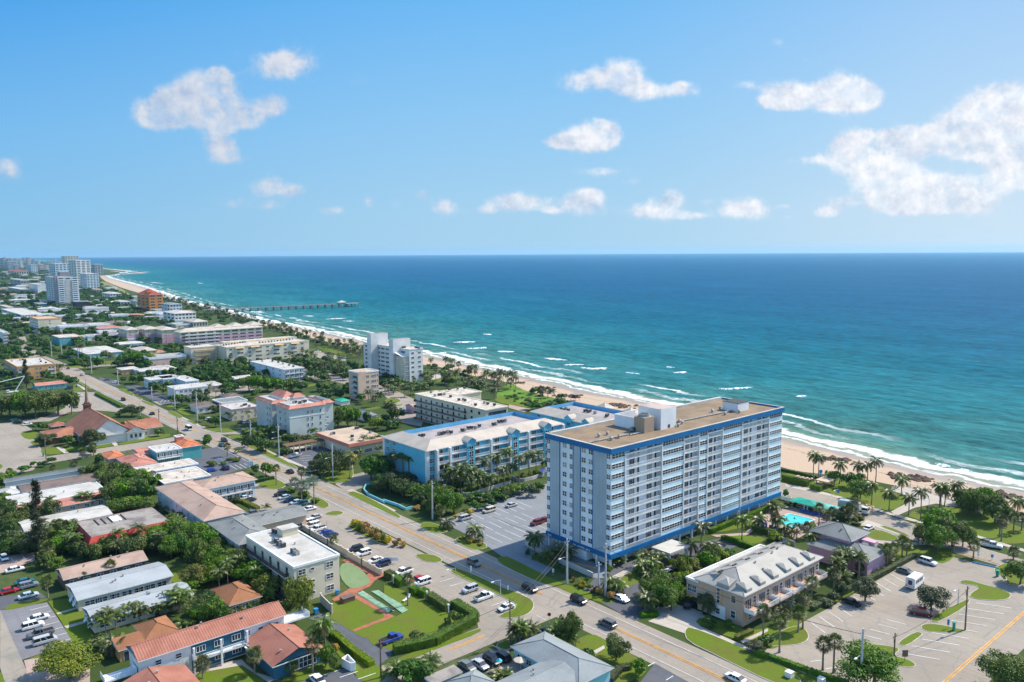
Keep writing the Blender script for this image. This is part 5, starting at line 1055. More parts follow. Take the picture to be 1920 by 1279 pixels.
mid('apartment_building','plain tan five-storey slab with a small row of windows','apartment building','plain tan slab',15,('flat',RF_TAN,.8),W_CREAM,dk(sw=('3d',450,835),nw=('3d',372,800),se=('3d',722,812)),S=wd(1,1.6,u=(.4,.6)),Wf=dk(kind='g',n=3),rim=W_ORG)
mid('house','yellow two-storey house with a pale shingle hipped roof','house','yellow two-storey house',6.0,('hip',RF_CREAM,1.8),W_YEL,dk(sw=('3a',1700,125),nw=('3a',1560,85),se=('3a',1870,98)),S=wd(3),Wf=wd(3))
mid('apartment_building','narrow white tower block cut by the left edge','apartment building','narrow white tower',13,('flat',RF_WHITE,.5),W_WHITE,dk(sw=('3d',20,985),nw=('3d',-60,940),se=('3d',98,985)),S=wd(2,2.2,1.8))
mid('motel','white two-storey motel with grey-blue ground floor beside the dark car park','motel','white two-storey motel',6.0,('flat',RF_WHITE,.25),W_WHITE,dk(sw=('3b',190,590),nw=('3b',105,540),se=('3b',550,530)),S=[wd(5,1.6,u=(.1,.8)),dk(kind='g',n=4,floors=1,rail=RAILG)],fh=2.9)
mid('motel','white U-shaped motel wing behind the white two-storey motel','motel',None,6.0,('flat',RF_WHITE,.25),W_LBLUE,dk(sw=('3b',30,470),nw=('3b',-30,415),se=('3b',200,430)),S=wd(3))
mid('motel','white hip-ended motel wing with a rooftop vent','motel',None,6.0,('flat',RF_WHITE,.25),W_LBLUE,dk(sw=('3b',290,490),nw=('3b',170,425),se=('3b',455,465)),S=wd(3),ac=K('3b',330,440))
mid('bungalow','small house with a white hipped roof among dense trees','house',None,3.4,('hip',RF_WHITE,1.3),W_LPINK,dk(sw=('3b',570,540),nw=('3b',500,500),se=('3b',770,520)),S=wd(2))
mid('bungalow','small white-roofed pink house enclosed by dark trees','house',None,3.4,('gable',RF_WHITE,1.3),W_LPINK,dk(sw=('3b',930,465),nw=('3b',845,440),se=('3b',1050,418)),S=wd(2))
mid('bungalow','low house with a wide white roof left of the long cream complex','house',None,3.4,('hip',RF_WHITE,1.3),W_CORAL,dk(sw=('3b',60,345),nw=('3b',-60,310),se=('3b',235,330)),S=wd(3))
mid('apartment_building','pale blue three-storey block with a white roof and dark vents','apartment building','pale blue three-storey block',8.8,('flat',RF_WHITE,.25),W_LBLUE,dk(sw=('3b',1455,340),nw=('3b',1100,240),se=('3b',1745,320)),S=dk(kind='g',n=4,rail=RAILG),Wf=wd(5),ac=K('3b',1225,235,1350,235,1420,250,1475,268,1550,285,1600,300))
mid('house','brown hip-roofed house at the street corner','house','brown hip-roofed corner house',3.4,('hip',RF_BROWN,1.6),W_WHITE,dk(sw=('3b',440,795),nw=('3b',360,755),se=('3b',690,765)),S=wd(3))
mid('house','house with a dark brown hipped roof behind the flat parapet building','house',None,3.4,('hip',RF_BROWN,1.4),W_LPINK,dk(sw=('3b',790,680),nw=('3b',740,640),se=('3b',990,655)),S=wd(2))
mid('shop_building','low building with a grey flat roof inside a white parapet','building','white-parapet building',4.6,('flat',RF_GREY,.5),W_BROWN,dk(sw=('3b',735,755),nw=('3b',645,705),se=('3b',1040,708)),S=wd(3))
mid('shop_building','cream two-storey building with a pink fascia and rooftop units','building','pink-fascia building',6.0,('flat',RF_WHITE,.2),W_CREAM,dk(sw=('3b',830,815),nw=('3b',722,765),se=('3b',1210,785)),S=wd(4,.9),rim=W_PINK,ac=K('3b',980,775,1010,762,1030,758,1072,775))
mid('kiosk','small building with a curved white roof over orange walls','building','small curved-roof building',3.6,('hip',RF_WHITE,.9),W_ORG,dk(sw=('3a',1440,345),nw=('3a',1420,318),se=('3a',1670,325)),S=wd(3))
mid('motel','long low white roof stretching behind the orange kiosk','motel',None,3.6,('flat',RF_WHITE,.2),W_WHITE,dk(sw=('3a',1680,370),nw=('3a',1660,340),se=('3a',2050,300)),S=wd(5))
mid('motel','pale blue two-storey corner motel with white flat roof and cars below','motel',None,6,('flat',RF_WHITE,.3),W_LBLUE,dk(sw=('3a',1810,480),nw=('3a',1745,440),se=('3a',2130,420)),S=wd(5),Wf=wd(2))
mid('bungalow','small white-roofed house above the white two-storey motel at far left','house',None,3.2,('hip',RF_WHITE,1),W_LBLUE,dk(sw=('3e',60,760),nw=('3e',0,735),se=('3e',180,735)),S=wd(2))
mid('bungalow','low pale-roofed house near the pink complex car park','house',None,3.4,('hip',RF_CREAM,1.2),W_LBLUE,dk(sw=('3e',190,735),nw=('3e',130,715),se=('3e',365,735)),S=wd(3))
mid('bungalow','small pink house between the galleried block and the road','house','small pink house',3.6,('gable',RF_PINK,1.4),W_PINK,dk(sw=('3c',820,600),nw=('3c',800,570),se=('3c',865,590)),S=wd(1))
mid('pavilion','low pavilion with a pale blue curved roof amid palms','pavilion','pale blue roofed pavilion',3.6,('hip',RF_BLUEG,1.5),W_WHITE,dk(sw=('3c',380,670),nw=('3c',350,625),se=('3c',530,665)))
mid('marquee','small bright green canopy beside the beige five-storey block','canopy',None,2.6,('hip',M('green_canvas',(0.01,.36,.22),.7,.1,.5),.8),W_WHITE,dk(sw=('3c',185,545),nw=('3c',150,520),se=('3c',255,525)))
# cream long complex
z=13;r=RC(z,sw=('3b',795,85),se=('3b',1770,-5),nw=('3b',660,45));BX=Bld('apartment_complex','long cream four-storey complex with tan hooded balconies','apartment building',r[0],r[1],'long cream complex')
BX.wing(*r,0,z,W_SAND,('flat',RF_DIRTY,.6),rim=W_SAND)
L=r[2]-r[0];TANR=M('tan_tile',(0.50,0.33,0.16),.8,.1,.3)
for k in range(4):
    for i in range(9):BX.part('ribbon_window',window_me(L*(.07 if i% 2 else .03),1.1,4 if i% 2 else 2,1),r[0]+L*(.05+i*.108),r[1]-.02,k*3.2+1.2)
for u in (.15,.33,.62,.82):
    mb=MB();mb.face([(-L*.055,-1.6,0),(L*.055,-1.6,0),(L*.05,0,1.2),(-L*.05,0,1.2)]);mb.face([(-L*.05,0,1.1),(L*.05,0,1.1),(L*.055,-1.6,-.1),(-L*.055,-1.6,-.1)]);BX.part('hood',mb.mesh('hood',[TANR]),r[0]+L*u,r[1],11.9)
r2=RC(z,sw=('3b',340,75),se=('3b',640,70));BX.wing(r2[0],r2[1],r[0]-.3,r2[1]+16,0,z,W_SAND,('flat',RF_DIRTY,.4),rim=W_SAND)
for k in range(4):BX.part('balcony',balcony_me((r[0]-r2[0])*.75,1.6,TANR,1.0,W_SAND),(r2[0]+r[0])/2,r2[1],k*3.2+.3)
r3=RC(z+1,sw=('3e',1110,520),se=('3e',1390,490));BX.wing(r[0]+12,r[3]+9,r[2]+6,r[3]+20,0,z,W_SAND,('flat',RF_DIRTY,.4),rim=W_SAND)
for u in (.15,.35,.55,.8):
    mb=MB();mb.face([(-5,-1.6,0),(5,-1.6,0),(4.5,0,1.2),(-4.5,0,1.2)]);mb.face([(-4.5,0,1.1),(4.5,0,1.1),(5,-1.6,-.1),(-5,-1.6,-.1)]);BX.part('hood',mb.mesh('hood',[TANR]),r[0]+12+(L-6)*u,r[3]+9,12)
BX.ac([(250+x/4.267,520+y/4.267) for x,y in [(700+22*i,545-3.2*i) for i in range(10)]+[(1010+24*i,522-2.6*i) for i in range(12)]+[(490,540),(510,538),(530,536)]],z+.1)
# pink and cream resort
z=13;r=RC(z,sw=('3e',340,440),se=('3e',1050,400),nw=('3e',320,425));BP=Bld('resort','pink and cream beach resort with white tiled roofs','hotel',r[0],r[1],'pink and cream resort')
r=(r[0],r[1],r[2],r[1]+16);BP.wing(*r,0,z,W_CREAM,('hip',RF_CREAM,3),.8);L=r[2]-r[0];mb=MB();mb.box(-.12,-.12,0,L+.1,-.01,8,0);mb.box(-.12,-.01,0,-.01,16,8,0);BP.part('pink_base',mb.mesh('pink_base',[W_PINK]),r[0],r[1],0)
for k in range(4):
    for i in range(10):BP.part('ribbon_window',window_me(L*.07,1.5,3,1),r[0]+L*(i+.5)/10,r[1]-.14,k*3.2+1)
    BP.part('gallery',balcony_me(L*.4,1.4,RAILW,.3),r[0]+L*.25,r[1]-.12,k*3.2+.2)
for u in (.5,.72,.95):BP.wing(r[0]+L*u-6,r[1]+5,r[0]+L*u+6,r[1]+22,0,z+2.2,W_CREAM,('hip',RF_CREAM,3),.8)
for (c0,lab) in ((dk(sw=('3e',95,425),se=('3e',185,405),nw=('3e',60,405)),0),(dk(sw=('3e',215,430),se=('3e',330,410),nw=('3e',190,405)),1),(dk(sw=('3e',-75,425),se=('3e',40,415),nw=('3e',-90,405)),2)):
    q=RC(z,**c0);q=(q[0],q[1],max(q[2],q[0]+10),q[1]+30);BP.wing(*q,0,z,W_CREAM,('hip',RF_CREAM,2.5),.8);mb=MB();mb.box(-.12,-.12,0,q[2]-q[0],-.01,8.3,0);mb.box(-.12,-.01,0,-.01,30,8.3,0);BP.part('pink_base',mb.mesh('pink_base',[W_PINK]),q[0],q[1],0);BP.face('S',q[1]-.13,q[0],q[2],4,0,3.2,'w',2,1.2,1.3);BP.face('W',q[0]-.13,q[1],q[3],4,0,3.2,'w',3,1.2,1.3)
# far buildings: (label, px top-left x, px right x, px top y, base y, width split, wall, roof, storeys)
def farb(label,mark,x0,x1,yt,yb,frac,wall,roof=('flat',RF_WHITE,.5),rows=0,cols=6,name='apartment_building',cat='building',rim=None,depth=None,wcols=3):
    """frac: share of the outline taken by the west side; base at (corner x, yb)"""
    xc=x0+(x1-x0)*frac;X,Y=P(xc,yb);z=HZ(xc,yb,yt);z=max(z,2.6)
    X1=P(x1,yb)[0];d=ray(x1,yb);t=Y/d.y;X1=d.x*t;d0=ray(x0,yb);t0=X/d0.x;Y1=d0.y*t0
    if frac<=.02:Y1=Y+(depth or 18)
    X1=max(X1,X+3);Y1=max(Y1,Y+5);Y1=min(Y1,Y+160)
    B_=Bld(name,label,cat,X,Y,mark);B_.wing(X,Y,X1,Y1,0,z,wall,roof,.6,rim)
    if rows:
        fh=z/rows;big=max(1.0,(X1-X)/cols*.62)
        for k in range(rows):
            for i in range(cols):B_.part('window',window_me(big,fh*.5,2,1),X+(X1-X)*(i+.5)/cols,Y-.02,k*fh+fh*.3)
            if frac>.15:
                bw=max(1.0,(Y1-Y)/wcols*.6)
                for i in range(wcols):B_.part('window',window_me(bw,fh*.5,2,1),X-.02,Y+(Y1-Y)*(i+.5)/wcols,k*fh+fh*.3,-math.pi/2)
    B_.finish();return B_,X,Y,X1,Y1,z
B_,X,Y,X1,Y1,z=farb('burnt-orange resort tower with red pyramid roofs near the beach','burnt-orange tower',259,307,553,586,.46,W_BURNT,('hip',M('dark_red_tile',(.32,.06,.035),.8,.1,.3),5),6,2)
for u,v in ((.3,.25),(.65,.75)):mb=MB();w=6;mb.box(-w,-w,-3,w,w,3.5,0);mb.face([(-w-1,-w-1,3.5),(w+1,-w-1,3.5),(0,0,8)],1);mb.face([(w+1,-w-1,3.5),(w+1,w+1,3.5),(0,0,8)],1);mb.face([(w+1,w+1,3.5),(-w-1,w+1,3.5),(0,0,8)],1);mb.face([(-w-1,w+1,3.5),(-w-1,-w-1,3.5),(0,0,8)],1);B_.part('turret',mb.mesh('turret',[W_BURNT,MATS['dark_red_tile']]),X+(X1-X)*u,Y+(Y1-Y)*v,z)
B_,X,Y,X1,Y1,z=farb('tall white and blue banded tower with a plain white stair slab','blue-banded tower',89,150,521,573,.36,W_LBLUE,('flat',RF_GREY,.5),13,3,wcols=5)
mb=MB();mb.box(0,-.6,0,(X1-X)*.30,0,z-4,0);B_.part('stair_slab',mb.mesh('stair_slab',[RF_WHITE]),X+(X1-X)*.35,Y,0);mb=MB();mb.box(-4,0,0,1,6,z+4,0);B_.part('lift_shaft',mb.mesh('lift_shaft',[W_MAUVE]),X,Y+.5,0)
for k in range(12):
    for s_ in (0,1):B_.part('balcony',balcony_me((X1-X)*.3,1.6,RAILW,1),X+(X1-X)*(.17+.66*s_),Y-.02,3+k*z/13)
farb('pair of pale blue beachfront slabs with a stepped top behind the banded tower','pale beachfront slabs',152,187,514,544,.35,W_LBLUE,('flat',RF_WHITE,.5),10,4)
B_,X,Y,X1,Y1,z=farb('highest tower on the skyline with a pale twin front','highest skyline tower',131,172,489,534,.35,W_WHITE,('flat',RF_WHITE,2),14,3)
farb('wide sand-coloured tower top showing behind the highest skyline tower',None,117,149,480.5,510,.2,W_CREAM,('flat',RF_WHITE,1),10,5)
farb('grey beachfront block at the end of the sand curve','end-of-beach block',172,194,496,515,.3,W_GREY,('flat',RF_WHITE,1),6,3)
farb('white terraced complex left of the skyline towers',None,93,133,495,520,.3,W_LBLUE,('flat',RF_WHITE,1.5),6,4)
farb('building under construction with an orange crane deck on its roof','tower under construction',109,132,510,530,.2,W_MAUVE,('flat',M('orange_deck',(.55,.10,.04),.8,.1,.3),1.5),0,4)
farb('dark mauve office block left of the tower under construction',None,85,97,514,540,.6,W_MAUVE,('flat',RF_BROWN,.5),0,2)
farb('pale three-storey building with tall stripes beside the banded tower',None,56,87,534,553,.5,W_WHITE,('flat',RF_WHITE,.8),0,3)
farb('long grey and white slab with continuous window bands','long grey slab',0,56,543,553,.7,W_GREY,('flat',RF_WHITE,.8),3,4,wcols=6)
farb('white rooftopped block with a dark glazed front and rooftop house',None,13,55,526,540,.65,W_GREY,('flat',RF_WHITE,1.5),2,3)
farb('dark blue-grey office block on the left skyline','dark skyline block',8,32,491,506,.3,W_GREY,('flat',RF_GREY,1),5,4)
farb('pale lavender slab on the skyline behind the red roofs',None,49,71,496,511,.45,W_LBLUE,('flat',RF_PINK,1),5,3)
farb('pinkish slab adjoining the lavender skyline slab',None,71,84,496,509,.3,W_LPINK,('flat',RF_PINK,1),4,3)
farb('low wide building with a long red roof on the left skyline',None,9,54,508,516,.4,W_LPINK,('hip',M('dark_red_tile',(.32,.06,.035)),3),1,6)
farb('small hazy tower with a white crown on the horizon',None,49,58,483,496,.4,W_LPINK,('flat',RF_WHITE,1),4,2)
farb('hazy grey tower at the far left of the horizon',None,-2,6,484,500,.5,W_GREY,('flat',RF_GREY,1),4,2)
farb('pale tower second from the left edge of the horizon',None,7,12,482,500,.5,W_WHITE,('flat',RF_GREY,1),4,2)
farb('bluish tower behind the dark skyline block',None,12,22,484,500,.4,W_GREY,('flat',RF_GREY,1),4,3)
farb('black low-rise glass hall in front of the banded tower','black glass hall',137,167,566,582,.2,W_DARK,('flat',W_DARK,.5),0,4)
farb('tan block with a round-cornered roof beside the dark trees',None,0,27,577,586,.6,W_CREAM,('flat',RF_TAN,.5),2,3)
farb('long white-roofed motel stretching from the left edge','long white-roofed motel',0,84,591,602,.5,W_LBLUE,('flat',RF_WHITE,.5),2,8)
farb('deep blue low building among the left trees',None,64,88,570,580,.4,W_DBLUE,('flat',RF_GREY,.3),0,4)
farb('white flat-roofed house above the deep blue building',None,73,88,563,570,.4,W_WHITE,('flat',RF_WHITE,.3),0,3)
farb('white gabled beach club roofs near the dune',None,192,228,551,561,.4,W_LBLUE,('hip',RF_WHITE,3),2,4)
farb('small white hip-roofed villa left of the burnt-orange tower',None,214,245,566,574,.4,W_WHITE,('hip',RF_WHITE,2),1,3)
farb('pale blue villa tucked against the burnt-orange tower',None,245,260,564,575,.4,W_LBLUE,('hip',RF_BLUEG,2),1,2)
farb('pink beach villa in front of the pale beachfront slabs',None,173,192,543,551,.4,W_LPINK,('hip',RF_PINK,2),1,2)
farb('grey-blue beach hotel with a white upper floor right of the orange tower','grey-blue beach hotel',304,342,571,590,.4,W_LBLUE,('hip',RF_BLUEG,2),3,4)
farb('white stepped hotel with pale roofs above the pink resort','white stepped hotel',307,368,588,607,.35,W_WHITE,('hip',RF_WHITE,3),3,6)
farb('low white house roof beneath the burnt-orange tower',None,270,292,588,595,.3,W_LBLUE,('hip',RF_WHITE,1),1,3)
farb('cream low resort roofs left of the pink resort',None,345,390,604,615,.4,W_CREAM,('hip',RF_CREAM,3),1,5)
rg=random.Random(11)
for i,(x0,x1,yt,yb,wl) in enumerate(((24,36,497,507,W_GREY),(36,44,489,503,W_WHITE),(84,92,498,508,W_WHITE),(60,66,486,497,W_GREY),(88,96,489,500,W_CREAM),(100,108,487,500,W_LBLUE),(70,76,488,498,W_WHITE),(107,118,491,507,W_LBLUE),(27,33,484,496,W_LPINK),(42,47,483,494,W_GREY))):
    B_=farb(None,None,x0,x1,yt,yb,.35,wl,('flat',RF_WHITE,1),6,3)[0];THINGS[-1][1]=None;B_.T['_p']='hazy %s tower block'% {'grey':'grey','white':'white','cream':'cream','pale_blue':'pale blue','pale_pink':'pinkish'}[wl.name[5:]];B_.T['group']='hazy tower blocks on the skyline'
lw=[('white',RF_WHITE,W_WHITE),('grey',RF_GREY,W_WHITE),('pale blue',RF_BLUEG,W_LBLUE),('tan',RF_TAN,W_CREAM),('pinkish',RF_PINK,W_LPINK),('brown',RF_BROWN,W_CREAM),('red',TILE_SAL,W_WHITE)]
LOWS=[(4,556),(30,560),(48,565),(20,570),(57,583),(8,596),(40,612),(110,600),(30,540),(66,548),(8,522),(30,519),(62,523),(76,530),(20,604),(150,606),(196,594),(205,615),(170,622),(262,640),(230,645),(187,636),(212,655),(258,672),(280,690),(232,597),(218,583),(210,602),(180,577),(200,571),(300,600),(296,594),(40,590),(94,590),(160,588),(118,583),(45,505),(60,516),(84,505),(40,500),(20,513),(75,517),(100,545),(3,535),(330,616),(150,640),(10,648),(100,515),(5,512),(30,497)]
for i in range(75):LOWS.append((rg.uniform(-10,330)*(1 if i% 3 else .5),rg.uniform(508,640)))
LOWS=[q for q in LOWS if P(*q)[0]<inner(P(*q)[1])-45 and abs(P(*q)[0]-133)>16]
for (x,y) in LOWS:
    nm,rf,wl=lw[rg.randrange(len(lw)) if rg.random()<.85 else 0];X,Y=P(x,y);w,d,h=rg.uniform(14,34),rg.uniform(10,20),rg.choice((3.5,4,6.5))
    B_=Bld('low_building',None,'building',X,Y,None);B_.wing(X,Y,X+w,Y+d,0,h,wl,('hip' if rg.random()<.5 else 'flat',rf,1.6 if rf is not None else .4),.5);B_.face('S',Y,X+1,X+w-1,1,0,3,'w',4,1.8,1.4)
    THINGS[-1][1]=None;B_.T['_p']='low %s-roofed building'% nm;B_.T['group']='low buildings among the distant trees'
# ------------------------------------------------------------------ pier
PA,PB=P(*K('3e',560,262)[0],5),P(*K('3e',1795,207)[0],5);v=Vector((PB[0]-PA[0],PB[1]-PA[1],0));Lp=v.length;ang=math.atan2(v.y,v.x)
PW_=M('pier_timber',(0.27,0.25,0.23),0.85,0.15,0.3)
pr=thing('fishing_pier','long grey fishing pier on piles reaching out into the sea','pier',(PA[0],PA[1],0),ang);MARKS.append(('fishing pier',PA[0],PA[1]))
mb=MB();mb.box(0,-3,4.6,Lp,3,5.4,0);mb.box(Lp-22,-8,4.65,Lp,8,5.45,0);ob('deck',mb.mesh('deck',[PW_]),pr)
mb=MB()
for s_ in (-1,1):mb.box(0,s_*2.9-.06,6.3,Lp-22,s_*2.9+.06,6.45,0)
for i in range(int(Lp/3)):mb.box(i*3,-2.95,5.4,i*3+.1,-2.85,6.3,0);mb.box(i*3,2.85,5.4,i*3+.1,2.95,6.3,0)
ob('railing',mb.mesh('railing',[PW_]),pr)
pm=MB();pm.box(-1.1,-3.2,-1,1.1,3.2,4.7,0);pmesh=pm.mesh('pile_bent',[PW_])
for i in range(19):ob('pile_bent',pmesh,pr,(10+i*(Lp-30)/18,0,0))
pm=MB();pm.cyl(0,0,-1,4.7,.6,n=8);pmesh=pm.mesh('pile',[PW_])
for i in range(8):ob('pile',pmesh,pr,(Lp-21+(i% 4)*6.6,-6.5+13*(i//4),0))
mb=MB();mb.box(-5,-2.5,5.4,5,2.5,7.6,0);mb.face([(-7,-4,7.6),(7,-4,7.6),(0,0,10.8)],1);mb.face([(7,-4,7.6),(7,4,7.6),(0,0,10.8)],1);mb.face([(7,4,7.6),(-7,4,7.6),(0,0,10.8)],1);mb.face([(-7,4,7.6),(-7,-4,7.6),(0,0,10.8)],1)
ob('shelter',mb.mesh('shelter',[W_AQUA,RF_WHITE]),pr,(Lp*.885,0,0))
# rocks
ROCK=M('beach_rock',(0.13,0.085,0.055),0.9,0.25,0.5,c2=(0.05,0.035,0.028),fine=0.2,bump=0.6,bscale=1.5)
def rocks(label,pan,x0,y0,x1,y1,wdt,n,seed):
    a,b=P(*K(pan,x0,y0)[0]),P(*K(pan,x1,y1)[0]);rg=random.Random(seed);mb=MB()
    for i in range(n):
        t=rg.random();X=(b[0]-a[0])*t+rg.gauss(0,wdt*.35);Y=(b[1]-a[1])*t+rg.gauss(0,wdt*.35);s=rg.uniform(.5,1.7)
        base=len(mb.v);nn=7
        for lv,(rr,zz) in enumerate(((1.15,-.4),(1.0,.35),(.6,.8))):
            for k in range(nn):
                an=2*math.pi*k/nn+lv*.3;q=rr*s*rg.uniform(.75,1.2);mb.v.append((X+math.cos(an)*q,Y+math.sin(an)*q*.8,zz*s*rg.uniform(.35,.8)))
        for lv in range(2):
            for k in range(nn):mb.f.append((base+lv*nn+k,base+lv*nn+(k+1)% nn,base+(lv+1)*nn+(k+1)% nn,base+(lv+1)*nn+k));mb.m.append(0)
        mb.f.append(tuple(base+2*nn+k for k in range(nn)));mb.m.append(0)
    o=ob('rock_outcrop',mb.mesh('rock_outcrop',[ROCK]),None,(a[0],a[1],0));tag(o,label,'rocks','dark rock outcrops along the beach')
rocks('dark rock outcrop on the sand below the pair of slender beach palms','2e',415,235,590,255,4,60,1);rocks('long brown rock outcrop on the sand left of the beach ramp','2e',930,370,1200,400,4.5,90,2);rocks('rock outcrop at the right edge behind the dark beach trees','2e',1700,500,2000,580,4,60,3)
rocks('low rock hump beside the green dune scrub','4',325,412,410,412,7,60,4);rocks('rock ridge on the sand behind the dune','4',475,460,590,460,6,70,5);rocks('rock ridge right behind the beach-side hotel gables','4',760,510,880,520,7,90,6);rocks('small rock patch at the foot of the beach palms','3c',1770,375,1810,380,5,25,7)
rocks('thin dark reef of rock reaching into the sea beyond the skyline towers','3d',1280,280,1620,292,30,80,8)
# breaking wave crests out in the water
FOAM=M('foam',(0.80,0.83,0.84),0.8,0.04,0.6,fine=0.05,coord='W')
def crest(pan,x0,y0,x1,y1,wd,seed):
    a,b=Vector(P(*K(pan,x0,y0)[0])),Vector(P(*K(pan,x1,y1)[0]));rg=random.Random(seed);n=22;d=(b-a);nn=Vector((d.y,-d.x)).normalized();nn=nn if nn.x<0 else-nn
    mb=MB();prev=None
    for i in range(n+1):
        t=i/n;e=math.sin(math.pi*t)**.6;c=a+d*t+nn*(noise.noise((t*4,seed,0))*min(wd*.8,d.length*.07));w0=wd*e*(.1+.2*rg.random());w1=wd*e*(.1+.9*rg.random()**2.5);h=.5*e
        cur=[(c.x-nn.x*w0,c.y-nn.y*w0,.07),(c.x,c.y,.1+h),(c.x+nn.x*w1*.4,c.y+nn.y*w1*.4,.1+h*.3),(c.x+nn.x*w1,c.y+nn.y*w1,.07)]
        if prev:
            for k in range(3):mb.face([prev[k],cur[k],cur[k+1],prev[k+1]])
        prev=cur
    o=ob('surf',mb.mesh('surf',[FOAM]));o['kind']='stuff'
for i,c in enumerate((('4',380,228,530,242,7),('4',497,270,625,268,6),('4',600,284,700,295,5),('4',650,295,765,288,8),('4',100,188,205,192,6),('4',20,85,75,88,5),('4',870,315,960,325,3),('4',1115,280,1170,288,4),('4',1160,318,1240,312,7),('4',1450,415,1640,405,4),('4',1430,412,1520,418,3),('4',0,168,40,165,5),('4',1890,460,1960,455,5),('3c',1195,10,1400,5,8),('3c',1320,65,1500,62,6),('3c',1595,90,1750,95,6),('3c',1060,110,1140,102,4),('2e',1250,275,1370,300,4),('2e',1420,315,1540,340,4),('3e',1360,310,1450,312,7),('3e',1250,325,1310,328,6),('3e',1675,350,1770,352,6),('3e',1540,335,1700,328,4),('3e',700,265,880,275,10),('3e',940,275,1010,280,8),('3d',1700,255,1810,258,14),('3d',1320,240,1640,285,12),('3e',520,45,560,50,10),('3e',130,40,250,50,8))):
    crest(c[0],*c[1:5],c[5],i)
# pool
pl=[P(*q) for q in K('2e',25,715,160,658,345,702,190,768)]
sheet('pool',rsmooth([(pl[0]),pl[1],pl[2],pl[3]],0),CANAL,8);mb=MB();cen=Vector((sum(p[0] for p in pl)/4,sum(p[1] for p in pl)/4))
for i in range(4):
    a,b=Vector(pl[i]),Vector(pl[(i+1)% 4]);a2,b2=cen+(a-cen)*1.06,cen+(b-cen)*1.06;mb.face([(*a,.3),(*b,.3),(*b2,.3),(*a2,.3)]);mb.face([(*a2,.3),(*b2,.3),(*b2,0),(*a2,0)]);mb.face([(*b,.3),(*a,.3),(*a,0),(*b,0)])
me=mb.mesh('pool_coping',[FRM]);o=ob('pool_coping',me);o['kind']='structure'
# ================================================================== VEGETATION
L_MID=FOL('leaf_mid',(0.112,0.189,0.012),(0.063,0.128,0.010),(0.211,0.268,0.020));L_DARK=FOL('leaf_dark',(0.059,0.122,0.012),(0.037,0.081,0.010),(0.119,0.183,0.018));L_LIME=FOL('leaf_lime',(0.181,0.220,0.006),(0.104,0.158,0.006),(0.285,0.290,0.014))
L_GREY=FOL('leaf_grey',(0.112,0.140,0.055),(0.066,0.091,0.035),(0.198,0.220,0.100));L_PALM=FOL('palm_frond',(0.090,0.127,0.016),(0.053,0.088,0.013),(0.211,0.195,0.028),rough=.4,trans=.15);L_SAB=FOL('fan_frond',(0.090,0.117,0.020),(0.053,0.078,0.016),(0.201,0.166,0.040),rough=.45,trans=.15)
L_SILV=FOL('silver_frond',(0.224,0.281,0.190),(0.132,0.183,0.120),(0.370,0.403,0.270),trans=.1);L_YEL=FOL('croton_leaf',(0.554,0.329,0.020),(0.264,0.220,0.020),(0.600,0.464,0.030));L_RED=FOL('bronze_leaf',(0.158,0.061,0.030),(0.079,0.073,0.020),(0.264,0.122,0.030));L_PINE=FOL('pine_leaf',(0.040,0.067,0.016),(0.021,0.039,0.010),(0.073,0.098,0.020),trans=.05)
BARK=M('bark',(0.13,0.10,0.075),.9,.2,1.0);PBARK=M('palm_bark',(0.25,0.21,0.17),.9,.2,1.0);DEAD=FOL('dead_frond',(0.30,0.19,0.09),(0.20,0.12,0.05),(0.36,0.24,0.10))
def leafquad(V,Fc,p,n,s,rg,asp=1.0):
    n=n.normalized();u=n.cross(Vector((rg.random()-.5,rg.random()-.5,rg.random()-.5)))
    if u.length<1e-4:u=Vector((1,0,0))
    u.normalize();v=n.cross(u);b=len(V);s2=s*asp
    V+=[tuple(p-u*s),tuple(p-v*s2*.6+n*s*.15),tuple(p+u*s),tuple(p+v*s2*.6+n*s*.15)];Fc.append((b,b+1,b+2,b+3))
def crown_me(key,mat,nleaf,lsize,nlobe,seed,flat=.62):
    """unit crown: radius about 1, height +-flat; leaf clumps on the shells of uneven lobes"""
    k=('crown',key,seed)
    if k in CACHE:return CACHE[k]
    rg=random.Random(seed*31+len(key));V,Fc=[],[];lobes=[]
    for i in range(nlobe):
        a=rg.uniform(0,6.283);r=rg.uniform(.15,.72) if i else 0;z=rg.uniform(-.35,.55)*(1-r*.5);lobes.append((Vector((math.cos(a)*r,math.sin(a)*r,z*flat)),rg.uniform(.18,.38) if i else .46))
    tot=sum(l[1]**2 for l in lobes)
    for c,R_ in lobes:
        for _ in range(int(nleaf*R_*R_/tot)):
            d=Vector((rg.gauss(0,1),rg.gauss(0,1),rg.gauss(0,1))).normalized()
            if d.z<-.45 and rg.random()<.6:d.z=-d.z
            rr=R_*(rg.uniform(.78,1.08) if rg.random()<.8 else rg.uniform(.3,.8));bump_=1+.22*noise.noise(Vector((d.x*2.5,d.y*2.5,d.z*2.5))+c*9)
            p=c+Vector((d.x,d.y,d.z*.8))*rr*bump_;nrm=d+Vector((rg.gauss(0,.45),rg.gauss(0,.45),rg.gauss(0,.45)+.25));leafquad(V,Fc,p,nrm,lsize*rg.uniform(.6,1.3),rg)
    me=D.meshes.new('crown');me.from_pydata(V,[],Fc);me.materials.append(mat);CACHE[k]=me;return me
def limb_me(seed):
    k=('limb',seed)
    if k in CACHE:return CACHE[k]
    rg=random.Random(seed);mb=MB();mb.tube([(0,0,0),(.02,.01,.2),(.03,0,.42)],[.055,.042,.035],7)
    for i in range(5):
        a=i*1.26+rg.random();mb.tube([(.03,0,.36),(math.cos(a)*.14,math.sin(a)*.14,.55),(math.cos(a)*.3,math.sin(a)*.3,.72)],[.03,.02,.008],5)
    CACHE[k]=mb.mesh('trunk',[BARK]);return CACHE[k]
